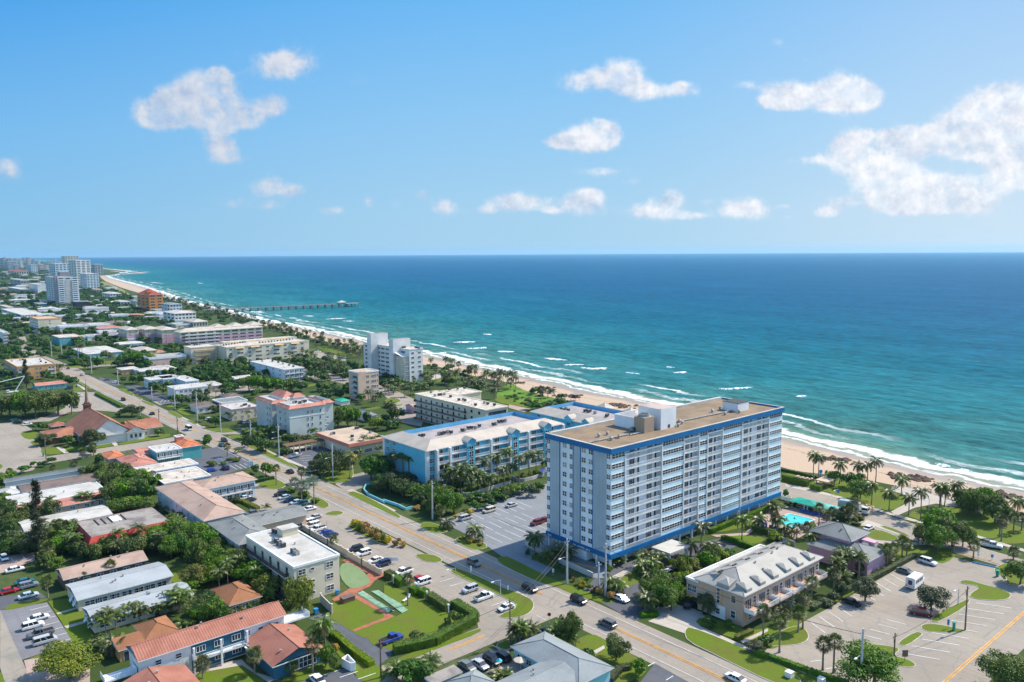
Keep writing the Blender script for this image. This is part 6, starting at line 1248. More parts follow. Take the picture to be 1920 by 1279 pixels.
def frond_pts(rg,L,el,droop):
    pts=[];n=7;x=z=0.0;a=el
    for i in range(n+1):pts.append((x,z));x+=math.cos(a)*L/n;z+=math.sin(a)*L/n;a-=droop/n
    return pts
def palm_crown(kind,seed):
    k=('palm',kind,seed)
    if k in CACHE:return CACHE[k]
    rg=random.Random(seed*17+len(kind));V,Fc,MI=[],[],[]
    def addf(p,mi):b=len(V);V.extend(p);Fc.append(tuple(range(b,b+len(p))));MI.append(mi)
    if kind in ('coconut','royal','date','areca'):
        nf={'coconut':20,'royal':15,'date':26,'areca':14}[kind];L0={'coconut':1.0,'royal':.95,'date':1.0,'areca':.9}[kind]
        for f in range(nf):
            az=f*2.4+rg.uniform(-.25,.25);t=f/nf;el={'coconut':1.15-1.75*t,'royal':1.2-1.1*t,'date':1.3-1.2*t,'areca':1.35-.9*t}[kind]+rg.uniform(-.12,.12);L=L0*rg.uniform(.85,1.1);dr={'coconut':1.5,'royal':1.6,'date':1.2,'areca':1.6}[kind]*rg.uniform(.8,1.15)
            pts=frond_pts(rg,L,el,dr);ca,sa=math.cos(az),math.sin(az);m=len(pts)
            mi=1 if (kind=='coconut' and t>.86 and rg.random()<.5) else 0
            for i in range(m-1):
                for sub in range(2):
                    tt=(i+sub*.5)/(m-1);j=min(m-2,i);fr=(i+sub*.5)-j;x=pts[j][0]+(pts[j+1][0]-pts[j][0])*fr;z=pts[j][1]+(pts[j+1][1]-pts[j][1])*fr
                    if tt<.1:continue
                    dx,dz=pts[j+1][0]-pts[j][0],pts[j+1][1]-pts[j][1];wl=.27*math.sin(math.pi*min(1,tt*.86+.12))**.7*L*rg.uniform(.8,1.15)
                    for s_ in (-1,1):
                        tipx,tipy,tipz=x+dx*1.0,s_*wl*.82,z+dz*1.0-wl*rg.uniform(.35,.62);hw=.042*L
                        q=[(x-dx*.25,0,z-dz*.25),(x+dx*.32,0,z+dz*.32),(tipx,tipy,tipz),(tipx-hw,tipy*.92,tipz+.005)]
                        addf([(a*ca-b*sa,a*sa+b*ca,c) for a,b,c in q],mi)
        for _ in range(7 if kind=='coconut' else 3):
            a=rg.uniform(0,6.28);c=(math.cos(a)*.09,math.sin(a)*.09,-.08);s=.05
            for q in (((-s,0,0),(0,-s,0),(0,0,s)),((0,-s,0),(s,0,0),(0,0,s)),((s,0,0),(0,s,0),(0,0,s)),((0,s,0),(-s,0,0),(0,0,s)),((0,-s,0),(-s,0,0),(0,0,-s)),((s,0,0),(0,-s,0),(0,0,-s))):addf([(c[0]+p[0],c[1]+p[1],c[2]+p[2]) for p in q],2)
        if kind=='royal':
            b=len(V);n=7
            for z,r in ((-.42,.06),(-.1,.075),(.08,.03)):V.extend([(math.cos(6.283*i/n)*r,math.sin(6.283*i/n)*r,z) for i in range(n)])
            for lv in range(2):
                for i in range(n):Fc.append((b+lv*n+i,b+lv*n+(i+1)% n,b+(lv+1)*n+(i+1)% n,b+(lv+1)*n+i));MI.append(0)
    else:# fan palms
        nf=34
        for f in range(nf):
            t=f/nf;az=f*2.4+rg.uniform(-.2,.2);el=1.35-2.3*t+rg.uniform(-.15,.15);st=rg.uniform(.42,.62);ca,sa=math.cos(az),math.sin(az);dead=kind=='sabal' and t>.8 and rg.random()<.55
            bx,bz=math.cos(el)*st,math.sin(el)*st;addf([((0)*ca,0,0),(bx*ca-.012*sa,bx*sa+.012*ca,bz),(bx*ca+.012*sa,bx*sa-.012*ca,bz)],1 if dead else 0)
            n=9
            for i in range(n):
                a0=(i/n-.5)*3.9;a1=a0+3.9/n*.8;R_=rg.uniform(.38,.5)
                def fp(a,r):x=math.cos(a)*r;y=math.sin(a)*r;dz=-abs(a)*r*.22-(r*r)*.35;return (bx+x*math.cos(el),y,bz+x*math.sin(el)+dz)
                am=(a0+a1)/2;q=[fp(am,.02),fp(a0,R_*.6),fp(am,R_),fp(a1,R_*.6)];addf([(a*ca-b*sa,a*sa+b*ca,c) for a,b,c in q],1 if dead else 0)
    me=D.meshes.new('fronds');me.from_pydata(V,[],Fc)
    for m in ([L_SILV if kind=='silver' else L_SAB,DEAD] if kind in ('sabal','silver') else [L_PALM,DEAD,M('coconut',(.22,.14,.04),.7,.1,1)]):me.materials.append(m)
    me.polygons.foreach_set('material_index',MI);CACHE[k]=me;return me
def ptrunk(kind,seed):
    k=('pt',kind,seed)
    if k in CACHE:return CACHE[k]
    rg=random.Random(seed+5);lean=rg.uniform(-.9,.9) if kind=='coconut' else rg.uniform(-.15,.15);r0={'coconut':.17,'sabal':.19,'royal':.24,'date':.26,'areca':.08,'silver':.2}[kind];mb=MB()
    pts=[(lean*math.sin(math.pi*t)*.5,lean*.3*math.sin(math.pi*t),t) for t in [i/6 for i in range(7)]];rad=[r0*(1.5 if i==0 else 1.12-.05*i) for i in range(7)]
    base=len(mb.v)
    for i,p in enumerate(pts):# unit height; radii stay in metres
        mb.v+=[(p[0]+math.cos(6.283*q/7)*rad[i],p[1]+math.sin(6.283*q/7)*rad[i],p[2]) for q in range(7)]
    for i in range(6):
        for q in range(7):mb.f.append((base+i*7+q,base+i*7+(q+1)% 7,base+(i+1)*7+(q+1)% 7,base+(i+1)*7+q));mb.m.append(0)
    CACHE[k]=mb.mesh('trunk',[PBARK]);return CACHE[k]
TN={'coconut':'coconut_palm','sabal':'cabbage_palm','royal':'royal_palm','date':'date_palm','areca':'clumping_palm','silver':'silver_fan_palm'}
TL={'coconut':'coconut palm','sabal':'fan-leaved palm','royal':'smooth-trunked royal palm','date':'feathery palm','areca':'slender young palm','silver':'silvery fan palm'}
PG={'coconut':'coconut palms of the resort town','sabal':'fan-leaved cabbage palms','royal':'royal palms by the blue hotel','date':'feather palms in gardens','areca':'slender garden palms','silver':'silver fan palms on the verge'}
seedc=[0]
def palm_at(kind,X,Y,h,r,label=None,lean=None):
    seedc[0]+=1;s=seedc[0]% 6;rg=random.Random(seedc[0]);rz=rg.uniform(0,6.28)
    t=thing(TN[kind],label,'palm tree',(X,Y,0),rz,PG[kind]);t['_p']=('tall ' if h>8.5 else 'small ' if h<4 else '')+TL[kind]
    h=max(h,1.2);ob('trunk',ptrunk(kind,s),t,(0,0,0),0,(1,1,h));c=ob('crown',palm_crown(kind,s),t,(0,0,h),0,r);c.rotation_euler=(rg.uniform(-.12,.12),rg.uniform(-.12,.12),0)
    return t
def palms(kind,pan,*v,w=None,dr=1.0,label=None):
    """flat triples x, y(base), y(top of crown) on a survey sheet"""
    for i in range(0,len(v),3):
        (x,y),=K(pan,v[i],v[i+1]);(_,yt),=K(pan,v[i],v[i+2]);X,Y=P(x,y);h=max(2.0,HZ(x,y,yt));R_={'coconut':3.3,'sabal':2.15,'royal':3.3,'date':3.0,'areca':3.0,'silver':2.6}[kind]*(w or 1)
        if h<4:R_*=.8
        top={'coconut':.75,'sabal':.8,'royal':.85,'date':.85,'areca':.9,'silver':.8}[kind]*R_
        palm_at(kind,X,Y,max(1.0,h-top*.9),R_*dr,label)
BN={'mid':(L_MID,'leafy green tree'),'dark':(L_DARK,'dark green tree'),'lime':(L_LIME,'yellow-green tree'),'grey':(L_GREY,'grey-green spreading tree'),'yel':(L_YEL,'yellow-leaved bush'),'red':(L_RED,'bronze-leaved bush')}
TREES=[]
def tree_at(kind,X,Y,h,r,label=None):
    seedc[0]+=1;TREES.append((r*h*pxm(X,Y)**2*(1 if label is None else 99),kind,X,Y,h,r*1.22,label,seedc[0]))
def plant_trees():
    """the 290 trees that show largest stand as things; the many small far ones form one woodland"""
    import numpy as np
    TREES.sort(key=lambda t:-t[0])
    for _,kind,X,Y,h,r,label,sd in TREES[:290]:
        s=sd% 5;px=r*pxm(X,Y)*2;t=thing('broadleaf_tree',label,'tree',(X,Y,0),random.Random(sd).uniform(0,6.28),'broadleaf trees of the town');t['_p']=('large ' if r>6 else 'small ' if r<2.6 else '')+BN[kind][1]
        lod=0 if px>110 else 1 if px>45 else 2;nl,ls,nb=((9000,.036,24),(3600,.055,18),(1100,.095,11))[lod];me=crown_me(kind+str(lod),BN[kind][0],nl,ls,nb,s% (5 if lod<2 else 4))
        if h>2.2:ob('trunk',limb_me(s),t,(0,0,0),0,(max(r,1.5),max(r,1.5),h*.95))
        ob('crown',me,t,(0,0,h*.53),0,(r,r,h*.80))
    V,Fc,MI,off=[],[],[],0;mats=[L_MID,L_DARK];arr={}
    for _,kind,X,Y,h,r,label,sd in TREES[290:]:
        s=sd% 4;k=s;me=crown_me('far',L_MID,420,.15,8,s)
        if k not in arr:v=np.empty(len(me.vertices)*3);me.vertices.foreach_get('co',v);arr[k]=v.reshape(-1,3)
        v=arr[k];a=sd*1.7;c,sn=math.cos(a),math.sin(a);w=np.stack([(v[:,0]*c-v[:,1]*sn)*r+X,(v[:,0]*sn+v[:,1]*c)*r+Y,v[:,2]*h*.75+h*.52],1);V.append(w);n=len(v)//4;Fc.append(np.arange(n*4).reshape(n,4)+off);MI.append(np.full(n,1 if sd% 3==0 else 0));off+=len(v)
    V=np.concatenate(V);Fc=np.concatenate(Fc);MI=np.concatenate(MI);me=D.meshes.new('woodland');me.vertices.add(len(V));me.vertices.foreach_set('co',V.ravel());me.loops.add(Fc.size);me.loops.foreach_set('vertex_index',Fc.ravel());me.polygons.add(len(Fc));me.polygons.foreach_set('loop_start',np.arange(len(Fc))*4);me.polygons.foreach_set('loop_total',np.full(len(Fc),4))
    for m in (FOL('far_leaf',(0.055,0.095,0.016),(0.028,0.058,0.012),(0.10,0.14,0.03)),L_DARK):me.materials.append(m)
    me.polygons.foreach_set('material_index',MI);me.update();o=ob('woodland',me);o['kind']='stuff'
def bush_at(kind,X,Y,h,r,label=None):
    seedc[0]+=1;s=seedc[0]% 3;t=thing('shrub',label,'shrub',(X,Y,0),random.Random(seedc[0]).uniform(0,6.28),'garden shrubs and bushes');t['_p']={'yel':'yellow-leaved bush','red':'bronze-leaved bush','lime':'bright green bush','mid':'green bush','dark':'dark green bush','grey':'grey-green bush'}[kind]
    ob('foliage',crown_me('b'+kind,BN[kind][0],900,.11,7,s,.6),t,(0,0,h*.45),0,(r*1.1,r*1.1,h*.9));return t
def trees(kind,pan,*v,bush=False,label=None):
    """flat quadruples x, y(base), y(top), width on a survey sheet"""
    sc=PAN[pan][2]
    for i in range(0,len(v),4):
        (x,y),=K(pan,v[i],v[i+1]);(_,yt),=K(pan,v[i],v[i+2]);X,Y=P(x,y);h=max(.9,HZ(x,y,yt));r=v[i+3]/sc/2/pxm(X,Y);h=min(h,max(r*2.6,3.5));(bush_at if bush or h<2.0 else tree_at)(kind,X,Y,h,r,label)
def scatter(pan,poly,n,kinds,hr=(5,9),rr=(2.5,4.5),seed=1,avoid=True):
    p=PW(K(pan,*poly));xs=[q[0] for q in p];ys=[q[1] for q in p];rg=random.Random(seed);k=0;tries=0
    def inside(X,Y):
        c=False
        for i in range(len(p)):
            (x1,y1),(x2,y2)=p[i],p[i-1]
            if (y1>Y) !=(y2>Y) and X<(x2-x1)*(Y-y1)/(y2-y1)+x1:c=not c
        return c
    while k<n and tries<n*60:
        tries+=1;X,Y=rg.uniform(min(xs),max(xs)),rg.uniform(min(ys),max(ys))
        if not inside(X,Y):continue
        if avoid and any(a-2<X<c+2 and b-2<Y<d+2 for a,b,c,d in FOOT):continue
        if abs(X-133)<8 and Y<650:continue
        kd=rg.choice(kinds);h=rg.uniform(*hr)
        if kd in TN:palm_at(kd,X,Y,h,3.1 if kd !='sabal' else 2.1)
        else:tree_at(kd,X,Y,h,rg.uniform(*rr))
        k+=1
FOOT=[]
for o in list(COL.objects):# footprints of everything built, so that trees stand clear of walls
    if o.name.split('.')[0]=='wall' and o.parent:
        bb=o.data.vertices;xs=[v_.co.x for v_ in bb];ys=[v_.co.y for v_ in bb];L_=o.location+o.parent.location;FOOT.append((L_.x+min(xs),L_.y+min(ys),L_.x+max(xs),L_.y+max(ys)))
# --- surveyed palms
palms('coconut','2e',342,410,165,378,400,190,535,430,235,672,380,245,745,400,245,805,430,210,1005,520,345,772,600,385,907,630,440,1055,665,480,1143,705,435,1285,615,395,1300,622,400,1322,600,430,1408,612,380,1870,640,510,330,960,760,550,1090,890,1600,600,440,1560,640,470)
palms('sabal','2e',380,745,570,175,870,775,215,850,725,290,840,715,30,770,560,55,760,640,1005,980,815,1040,970,835,840,1030,890,900,1040,930,940,1010,870,1735,830,640,1750,860,660,1840,800,640,1540,985,850,1840,1000,895,1390,950,800,1125,900,740,1900,780,640)
palms('sabal','2e',480,690,600,440,720,640,560,690,600,600,690,590,640,690,600,890,1060,870)
palms('sabal','1e',85,735,440,325,370,160,490,290,95,410,868,615,490,890,590,225,585,380,260,560,270,130,520,380,30,470,350,870,60,-20,690,150,60)
palms('date','1e',580,130,-60,520,180,0,680,170,-40,560,220,100)
palms('silver','1e',250,330,250,150,400,300,60,440,390)
palms('coconut','2d',1515,1095,890,1218,1200,940,1640,1000,890,1735,1020,800,1775,1010,890,12,1190,1020,150,1250,1125,200,1240,1100,250,1240,1110,110,1250,1140,1260,1180,1090,1320,1180,1090,1140,1210,1070,1830,1050,950)
palms('areca','2d',820,1290,1140,860,1300,1150,920,1290,1160,790,1300,1160,600,1279,1225,640,1279,1230,570,1290,1230)
palms('coconut','1d',380,360,200,410,390,220,345,370,190,690,560,330,735,560,350,660,200,20,760,180,0,720,240,150,840,230,130,1330,590,380);palms('sabal','1d',1870,830,500)
palms('date','1c',1320,890,670,1360,880,640,1455,835,650,1720,880,690,1790,900,730,1850,910,760,460,1200,980,1155,1279,1170,1215,1279,1140,130,1279,1060)
palms('sabal','1c',240,510,190);palms('royal','2c',85,520,225,190,550,230,250,570,250,140,560,230)
palms('coconut','2c',610,600,320,690,660,370,790,640,330,880,640,370,760,660,400,940,640,400,1060,640,440,1010,560,280,1130,590,240,1230,480,180,1200,590,370,1350,560,250,1450,520,220,1520,480,210,1620,460,280,840,660,430,640,650,430,970,650,450,1290,560,330)
palms('coconut','2c',1510,1240,1035,910,1130,945,630,1020,880);palms('sabal','2c',565,1000,780,850,1110,1045,960,1150,1090)
palms('silver','2b',1030,660,500,1095,730,540,1222,780,490,1150,700,520);palms('sabal','2b',843,585,375,1095,560,400,1415,1200,1090,355,300,160,430,640,540);palms('coconut','2b',1575,510,240,540,120,-10,590,130,0,820,120,-40,760,110,-20)
palms('areca','2b',1720,270,60,1790,250,70,1860,230,50,1640,280,160,1680,300,200,900,190,60,960,200,50,1040,190,60,1100,180,60,1160,170,50,1230,150,50,1880,280,160,740,840,770,460,260,300)
palms('sabal','1b',1210,1180,830,630,1190,920,1000,1200,1050,110,1240,1010);palms('coconut','1b',1330,920,580,1290,860,640);palms('coconut','1a',690,250,120,820,290,110,1740,540,310,1840,560,300,1210,980,770,1130,990,790,1500,800,660,1580,800,680,1840,740,630)
palms('sabal','1a',480,430,200,1110,230,50,940,240,130,1000,250,130,880,240,140);palms('areca','1a',960,730,540,1030,760,520,1100,740,490,1160,730,500,1060,800,560,1220,700,510,1300,660,440,1360,650,450,1420,640,440,1480,620,440,1540,600,430,1600,600,430,1660,590,430,1280,640,470,1700,580,400,1800,600,360,1400,660,480,1680,820,670,1740,790,660,1440,850,720,1900,740,640,990,920,800,1060,950,780,940,760,600)
palms('areca','1b',480,540,430,560,560,440,620,540,420,700,520,400,760,500,420,440,600,480,350,640,500);palms('sabal','2a',745,450,335,828,320,210,530,470,380,100,490,410,600,1130,920,660,1150,940,560,1100,930)
palms('areca','2a',790,800,640,850,810,610,900,800,630,940,800,660,820,820,680,760,800,700,280,920,790,1040,890,780,690,1180,980,520,1060,930,740,1160,940,1640,870,770,1760,900,800,1560,820,750,200,1180,1030,140,1200,1050,90,1180,1060)
palms('coconut','3c',1130,290,120,1160,280,130,1190,290,140,1360,340,195,1400,330,190,1500,400,235,1540,400,260,1480,410,270,1620,400,230,1650,390,240,1680,400,260,1720,420,245,1745,440,250,1760,430,290,1590,440,330,1450,460,320,1380,420,330,1560,520,400,1320,400,340,1120,380,250,1240,330,230)
palms('coconut','3c',320,200,30,350,210,20,390,200,20,420,220,60,260,140,40,300,130,60,440,560,410,490,590,460,380,530,450,10,320,170,60,330,160,140,300,150,620,470,370,660,480,390,560,260,170,520,250,170,760,500,360,700,460,350,610,590,520,650,600,530,820,500,380,880,480,370,940,470,360)
palms('coconut','3a',1270,290,90,1335,300,130,960,200,20,990,210,10,700,330,250,740,340,250,530,430,360);palms('areca','3b',430,600,510,530,640,540,600,640,490,670,660,560,480,710,600,60,700,530,30,640,520,880,950,830,820,940,820,1060,1000,800,1190,950,800,1530,440,370,1590,430,360,1690,430,350,1760,450,370,1010,1060,960,1350,1080,1010,1420,1080,990)
# --- surveyed broadleaf trees
trees('lime','1a',700,1240,905,580);trees('lime','1b',1110,640,210,340);trees('mid','1b',600,330,60,330,720,340,150,250,420,260,40,260,60,330,200,330,250,230,60,250,180,620,430,330,40,650,440,260,950,600,420,180,760,470,300,240,1340,1120,900,180,1420,1160,1000,150);trees('yel','1b',400,180,20,220,530,150,0,160,1435,960,890,90,bush=True)
trees('dark','1c',250,1300,1060,420);trees('mid','1c',1860,880,520,250,320,870,760,170,720,700,560,150,640,720,620,100,100,1200,1080,200);trees('mid','1d',400,1060,810,290,640,1200,1040,190,110,1040,930,160,950,560,340,260,820,520,240,260,880,420,180,240,1000,440,260,200,760,430,220,220);trees('grey','1d',1320,590,385,220,1800,960,860,200,1900,900,800,180)
trees('lime','1d',1000,360,200,190,1110,230,110,200,1180,180,60,200,1260,130,30,190,1330,90,-20,200,1420,60,-60,190,1090,290,170,170,1530,20,-60,160);trees('yel','1d',340,450,370,130,250,400,330,120,60,330,270,110,bush=True);trees('dark','1d',1320,720,620,160,1530,740,660,150,bush=True)
trees('grey','1e',730,350,165,230,1225,418,240,235);trees('mid','1e',790,1010,700,480,1800,1020,730,380,1890,225,50,230,1920,960,780,260);trees('grey','1e',540,300,200,120,420,380,330,130,480,350,280,120,bush=True)
trees('dark','2a',915,225,30,250,450,190,75,200,660,180,80,130,1590,95,0,110,720,200,110,120);trees('mid','2a',520,370,300,100,325,400,345,75,390,400,340,70,455,400,340,75,250,460,380,130,990,410,235,120,900,520,370,180,850,460,390,110,60,520,470,110,20,620,480,140,1000,480,380,120)
trees('mid','2a',1110,640,420,240,1220,560,400,240,1330,600,420,250,1430,600,430,240,1120,780,560,250,1250,760,520,280,1380,760,520,260,1500,740,600,230,1200,860,700,240,1560,640,540,150,1330,830,680,240,1450,880,700,240);trees('grey','2a',1500,830,740,130,1700,1279,1140,260,170,1180,1040,200,90,1150,1050,140)
trees('dark','2a',60,940,720,220,130,960,800,180,20,880,740,150,100,1260,1120,260,260,1279,1120,260,900,1279,1160,280,1100,1230,1120,260,1250,1230,1100,240,1350,1240,1130,200,740,1279,1130,240,620,1279,1180,200,830,1230,1080,200,720,1150,960,160)
trees('mid','2a',1760,1150,920,300,1860,1240,1000,300,1700,1080,960,200,1900,1120,950,240);trees('mid','2b',60,1200,930,260,180,1260,1030,240,60,1320,1120,240,240,1320,1120,180,740,500,355,150,150,210,85,120,50,200,120,120,640,470,380,110)
trees('dark','2b',1250,460,320,210,1370,500,280,240,1480,460,230,230,1560,420,300,170,1790,540,290,330,1900,520,280,260,1950,640,500,240,560,210,80,150,660,240,100,180,740,260,120,170,980,190,70,180,930,280,200,130,1300,400,250,180)
trees('yel','2b',1580,380,240,130,320,1330,1230,200,580,480,450,50,1620,1010,920,110,1720,1060,950,130,1800,1100,990,130,1690,1030,940,100,1870,1150,1040,120,bush=True);trees('mid','2b',1680,1040,940,110,1850,1130,1020,110,1910,1160,1060,110,450,350,300,110,380,340,310,90,200,400,340,130,320,380,340,90,1100,710,640,150,1240,760,700,130,1010,650,610,110,bush=True)
trees('dark','2c',60,660,480,260,190,700,520,260,300,720,560,240,370,700,600,180,120,600,490,260,-40,600,480,220,260,620,540,220);trees('mid','2c',480,860,700,200,600,880,620,260,700,860,650,240,560,800,600,220,880,740,650,180,960,740,650,180,1050,750,660,160,1120,720,620,170,1200,700,590,170,1290,680,570,180,1390,660,560,180,1080,800,720,130,1180,740,660,150,900,830,740,150,1000,830,760,130)
trees('grey','2c',1480,700,580,160,1540,650,540,150);trees('lime','2c',850,660,600,80,940,640,590,70,1010,630,560,80,1100,600,530,80,1170,590,520,75,1240,570,505,80,1385,530,465,85,1465,510,445,80,1530,500,425,85,bush=True);trees('yel','2c',860,880,830,110,720,910,870,80,800,900,860,80,880,1160,1100,110,780,1120,1090,70,960,1190,1150,80,340,830,780,110,30,1170,1090,100,120,1190,1110,110,200,1200,1140,90,bush=True)
trees('dark','2e',620,460,340,140,690,420,350,90);trees('mid','2e',690,545,405,170,480,430,320,110,1270,960,740,230,1380,900,680,240,1160,880,730,180,1310,780,620,230,1460,900,740,160,1230,860,660,200,1510,660,450,220,1620,660,440,210,1700,720,500,220,1450,580,470,160,1780,720,600,140,1570,620,460,160);trees('lime','2e',680,730,660,110,40,860,790,150,150,900,870,90,bush=True);trees('mid','2e',130,540,420,60,20,640,560,90,150,610,560,70,200,600,560,50,0,520,470,80,1900,1060,1010,120)
trees('mid','3a',120,900,620,400,300,900,590,380,430,920,570,320,700,880,565,400,860,880,600,220,560,860,640,260,20,880,640,240,label=None);trees('dark','3a',1580,900,770,240,470,1070,970,220,1070,1190,1060,260,560,1190,1110,180,1410,910,850,80,1680,960,900,80,860,540,410,160,760,480,400,140,640,560,500,160,90,470,330,140,30,440,320,120,230,480,400,100,720,440,360,90);trees('dark','3a',320,540,230,90)
trees('mid','3a',1620,290,110,250,1730,290,140,240,1540,260,150,140,1180,330,200,160,1060,280,180,140,920,270,210,140,1620,510,380,130,1700,520,400,110,1480,500,420,100,840,200,110,140,560,130,60,120);trees('grey','3a',590,140,60,120,690,150,80,100)
trees('mid','3b',1070,600,420,260,1180,600,390,260,1290,600,440,240,1400,600,430,220,980,560,430,200,880,590,480,180,1080,390,270,230,960,350,280,120,700,330,240,240,780,350,260,160,1300,440,330,180,1580,590,440,220,1700,600,480,200,1480,600,460,200,600,330,240,150,250,180,80,230,150,180,90,160,680,1030,880,150,600,1010,920,90);trees('dark','3b',510,965,880,110,210,820,770,70,570,1160,1120,110,640,860,770,130,330,830,780,90);trees('dark','3c',890,350,245,150,830,340,260,110,640,590,530,50);trees('lime','3c',520,790,680,150,620,800,700,140,690,780,700,130,580,740,660,120)
trees('mid','3c',160,780,560,150,250,760,570,160,330,760,600,130,420,760,640,110,660,740,590,150,730,700,600,120,180,480,400,110,700,440,330,120,800,430,360,110,640,400,320,100,900,440,350,110,980,430,360,100);trees('mid','4',310,450,415,40,330,540,490,120,420,530,480,130,480,520,470,120);trees('dark','2b',440,760,700,110,bush=True)
trees('dark','f',1005,1048,1038,14,1018,1055,1044,14,1030,1062,1050,14,1044,1068,1056,14,1056,1074,1062,13,1100,1092,1082,13,990,1040,1030,13,bush=True);trees('lime','f',1094,1102,1090,14,1106,1106,1095,13,1118,1110,1100,12,1038,1074,1066,9,1143,1076,1060,16,1240,1072,1056,17,1256,1064,1048,17,1226,1080,1066,15,bush=True);trees('yel','f',1086,1096,1085,13,1128,1116,1105,12,1076,1090,1080,10,1148,1116,1108,9,bush=True);trees('red','f',1110,1112,1104,9,1068,1084,1076,9,bush=True)
# dark norfolk-type pines
def pine(X,Y,h,r,label):
    rg=random.Random(int(X*7));V,Fc=[],[];n=70
    for i in range(n):
        t=i/n;z=h*(.14+.86*t);R_=r*(1-t*.72)*rg.uniform(.5,1.15);a=rg.uniform(0,6.28)
        for q in range(130):
            u=rg.random()**.7;aa=a+rg.gauss(0,.55);p=Vector((math.cos(aa)*R_*u,math.sin(aa)*R_*u,z+rg.gauss(0,.28)+u*.5));leafquad(V,Fc,p,Vector((rg.gauss(0,1),rg.gauss(0,1),1)),rg.uniform(.13,.30),rg,.8)
    t_=thing('pine_tree',label,'tree',(X,Y,0));me=D.meshes.new('crown');me.from_pydata(V,[],Fc);me.materials.append(L_PINE);ob('crown',me,t_)
    mb=MB();mb.tube([(0,0,0),(.1,0,h*.5),(-.1,.1,h*.98)],[.4,.25,.06],8);
    for i in range(26):a=rg.uniform(0,6.28);z=h*rg.uniform(.15,.92);R_=r*(1-z/h*.7)*.8;mb.tube([(0,0,z),(math.cos(a)*R_,math.sin(a)*R_,z+.5)],[.07,.02],4)
    ob('trunk',mb.mesh('trunk',[BARK]),t_);MARKS.append(('tall dark pine',X,Y))
X,Y=P(*K('2a',400,1290)[0]);pine(X,Y,HZ(*K('2a',400,1290)[0],K('2a',385,540)[0][1]),3.6,'tall narrow dark pine towering over the white-roofed rows');X,Y=P(*K('3a',320,560)[0]);pine(X,Y,HZ(*K('3a',320,560)[0],K('3a',330,225)[0][1]),3.8,'columnar dark conifer in front of the orange three-storey block')
# --- scattered woodland between the buildings further away
BT=['mid','mid','dark','mid']
scatter('3d',(600,1000,720,700,1000,640,1250,700,1480,800,1480,1050,1200,1140,1000,1000,740,960),46,BT+['sabal'],(6,10),(5,8),1);scatter('3d',(960,620,1000,480,1200,400,1560,540,1640,700,1640,860,1300,720,1000,640),40,BT+['sabal','coconut'],(5,9),(5,8),2)
scatter('3d',(0,1000,0,820,200,800,600,700,560,1000,300,1050),22,BT,(6,9),(4,7),3);scatter('3d',(0,740,0,500,560,520,560,740,300,760),26,BT,(5,9),(6,9),4);scatter('5',(0,1000,0,700,700,640,1150,600,1100,900,700,900,600,1000),18,['dark','mid'],(7,11),(14,24),5)
scatter('5',(0,680,0,500,400,440,1200,400,1300,560,700,640),14,['dark','mid'],(8,12),(30,50),6);scatter('3d',(1700,960,1700,760,1560,780,1480,900,1560,960),8,BT,(5,8),(3,5),7)
scatter('3e',(0,320,0,260,240,300,300,380,60,400),12,BT,(5,8),(3.5,6),8);scatter('3e',(240,660,340,560,440,570,440,640,560,720,760,640,900,700,840,800,640,780,380,740),26,BT+['sabal'],(5,8),(3,5),9)
scatter('3e',(370,240,480,240,700,330,560,390,420,300),26,['coconut','coconut','sabal','dark'],(4,7),(3,4.5),10);scatter('3e',(690,330,760,310,960,360,1040,380,900,380,740,350),18,['coconut','sabal','dark'],(4,6),(2,3.5),11)
scatter('3e',(1060,400,1140,380,1400,470,1480,510,1300,500,1100,450),22,['coconut','sabal','dark'],(5,8),(2,3.5),12);scatter('3e',(1480,540,1560,510,1800,560,1860,620,1860,700,1700,640,1560,600),26,['coconut','coconut','sabal'],(5,8),(2,3.5),13);scatter('3e',(1200,680,1300,620,1700,700,1680,800,1400,790,1240,740),32,['coconut','coconut','mid','sabal'],(5,8),(2.5,3.8),14)
scatter('3b',(0,620,0,500,-60,500,-100,640),4,BT,(5,8),(3,4),15);scatter('3b',(380,480,420,380,800,380,800,440,640,470),18,BT+['sabal'],(4,7),(3,4),16);scatter('3a',(0,640,0,470,100,480,240,560,120,640),6,BT,(4,6),(3,4),17)
scatter('1a',(560,0,1920,-300,1920,40,1300,60,1300,-20,700,60),12,BT,(4,7),(2.5,4),18);scatter('2a',(640,1279,700,1100,1000,1200,1500,1160,1800,1279),12,['mid','dark','areca'],(4,6),(2.5,3.6),19);scatter('2a',(0,1279,0,1120,300,1050,500,1200,480,1279),8,['dark','mid','sabal'],(3,5),(2,3),20)
scatter('1b',(0,420,0,100,250,0,830,200,800,420,700,480),20,['mid','mid','lime','areca'],(5,8),(2.5,3.6),21);scatter('1b',(20,700,0,420,340,440,380,620,120,700),7,['mid','dark'],(4,6),(2.5,3.4),22);scatter('2a',(1020,900,1030,420,1560,440,1640,860,1500,900,1400,780),12,['mid','dark'],(6,8),(3,4.5),23)
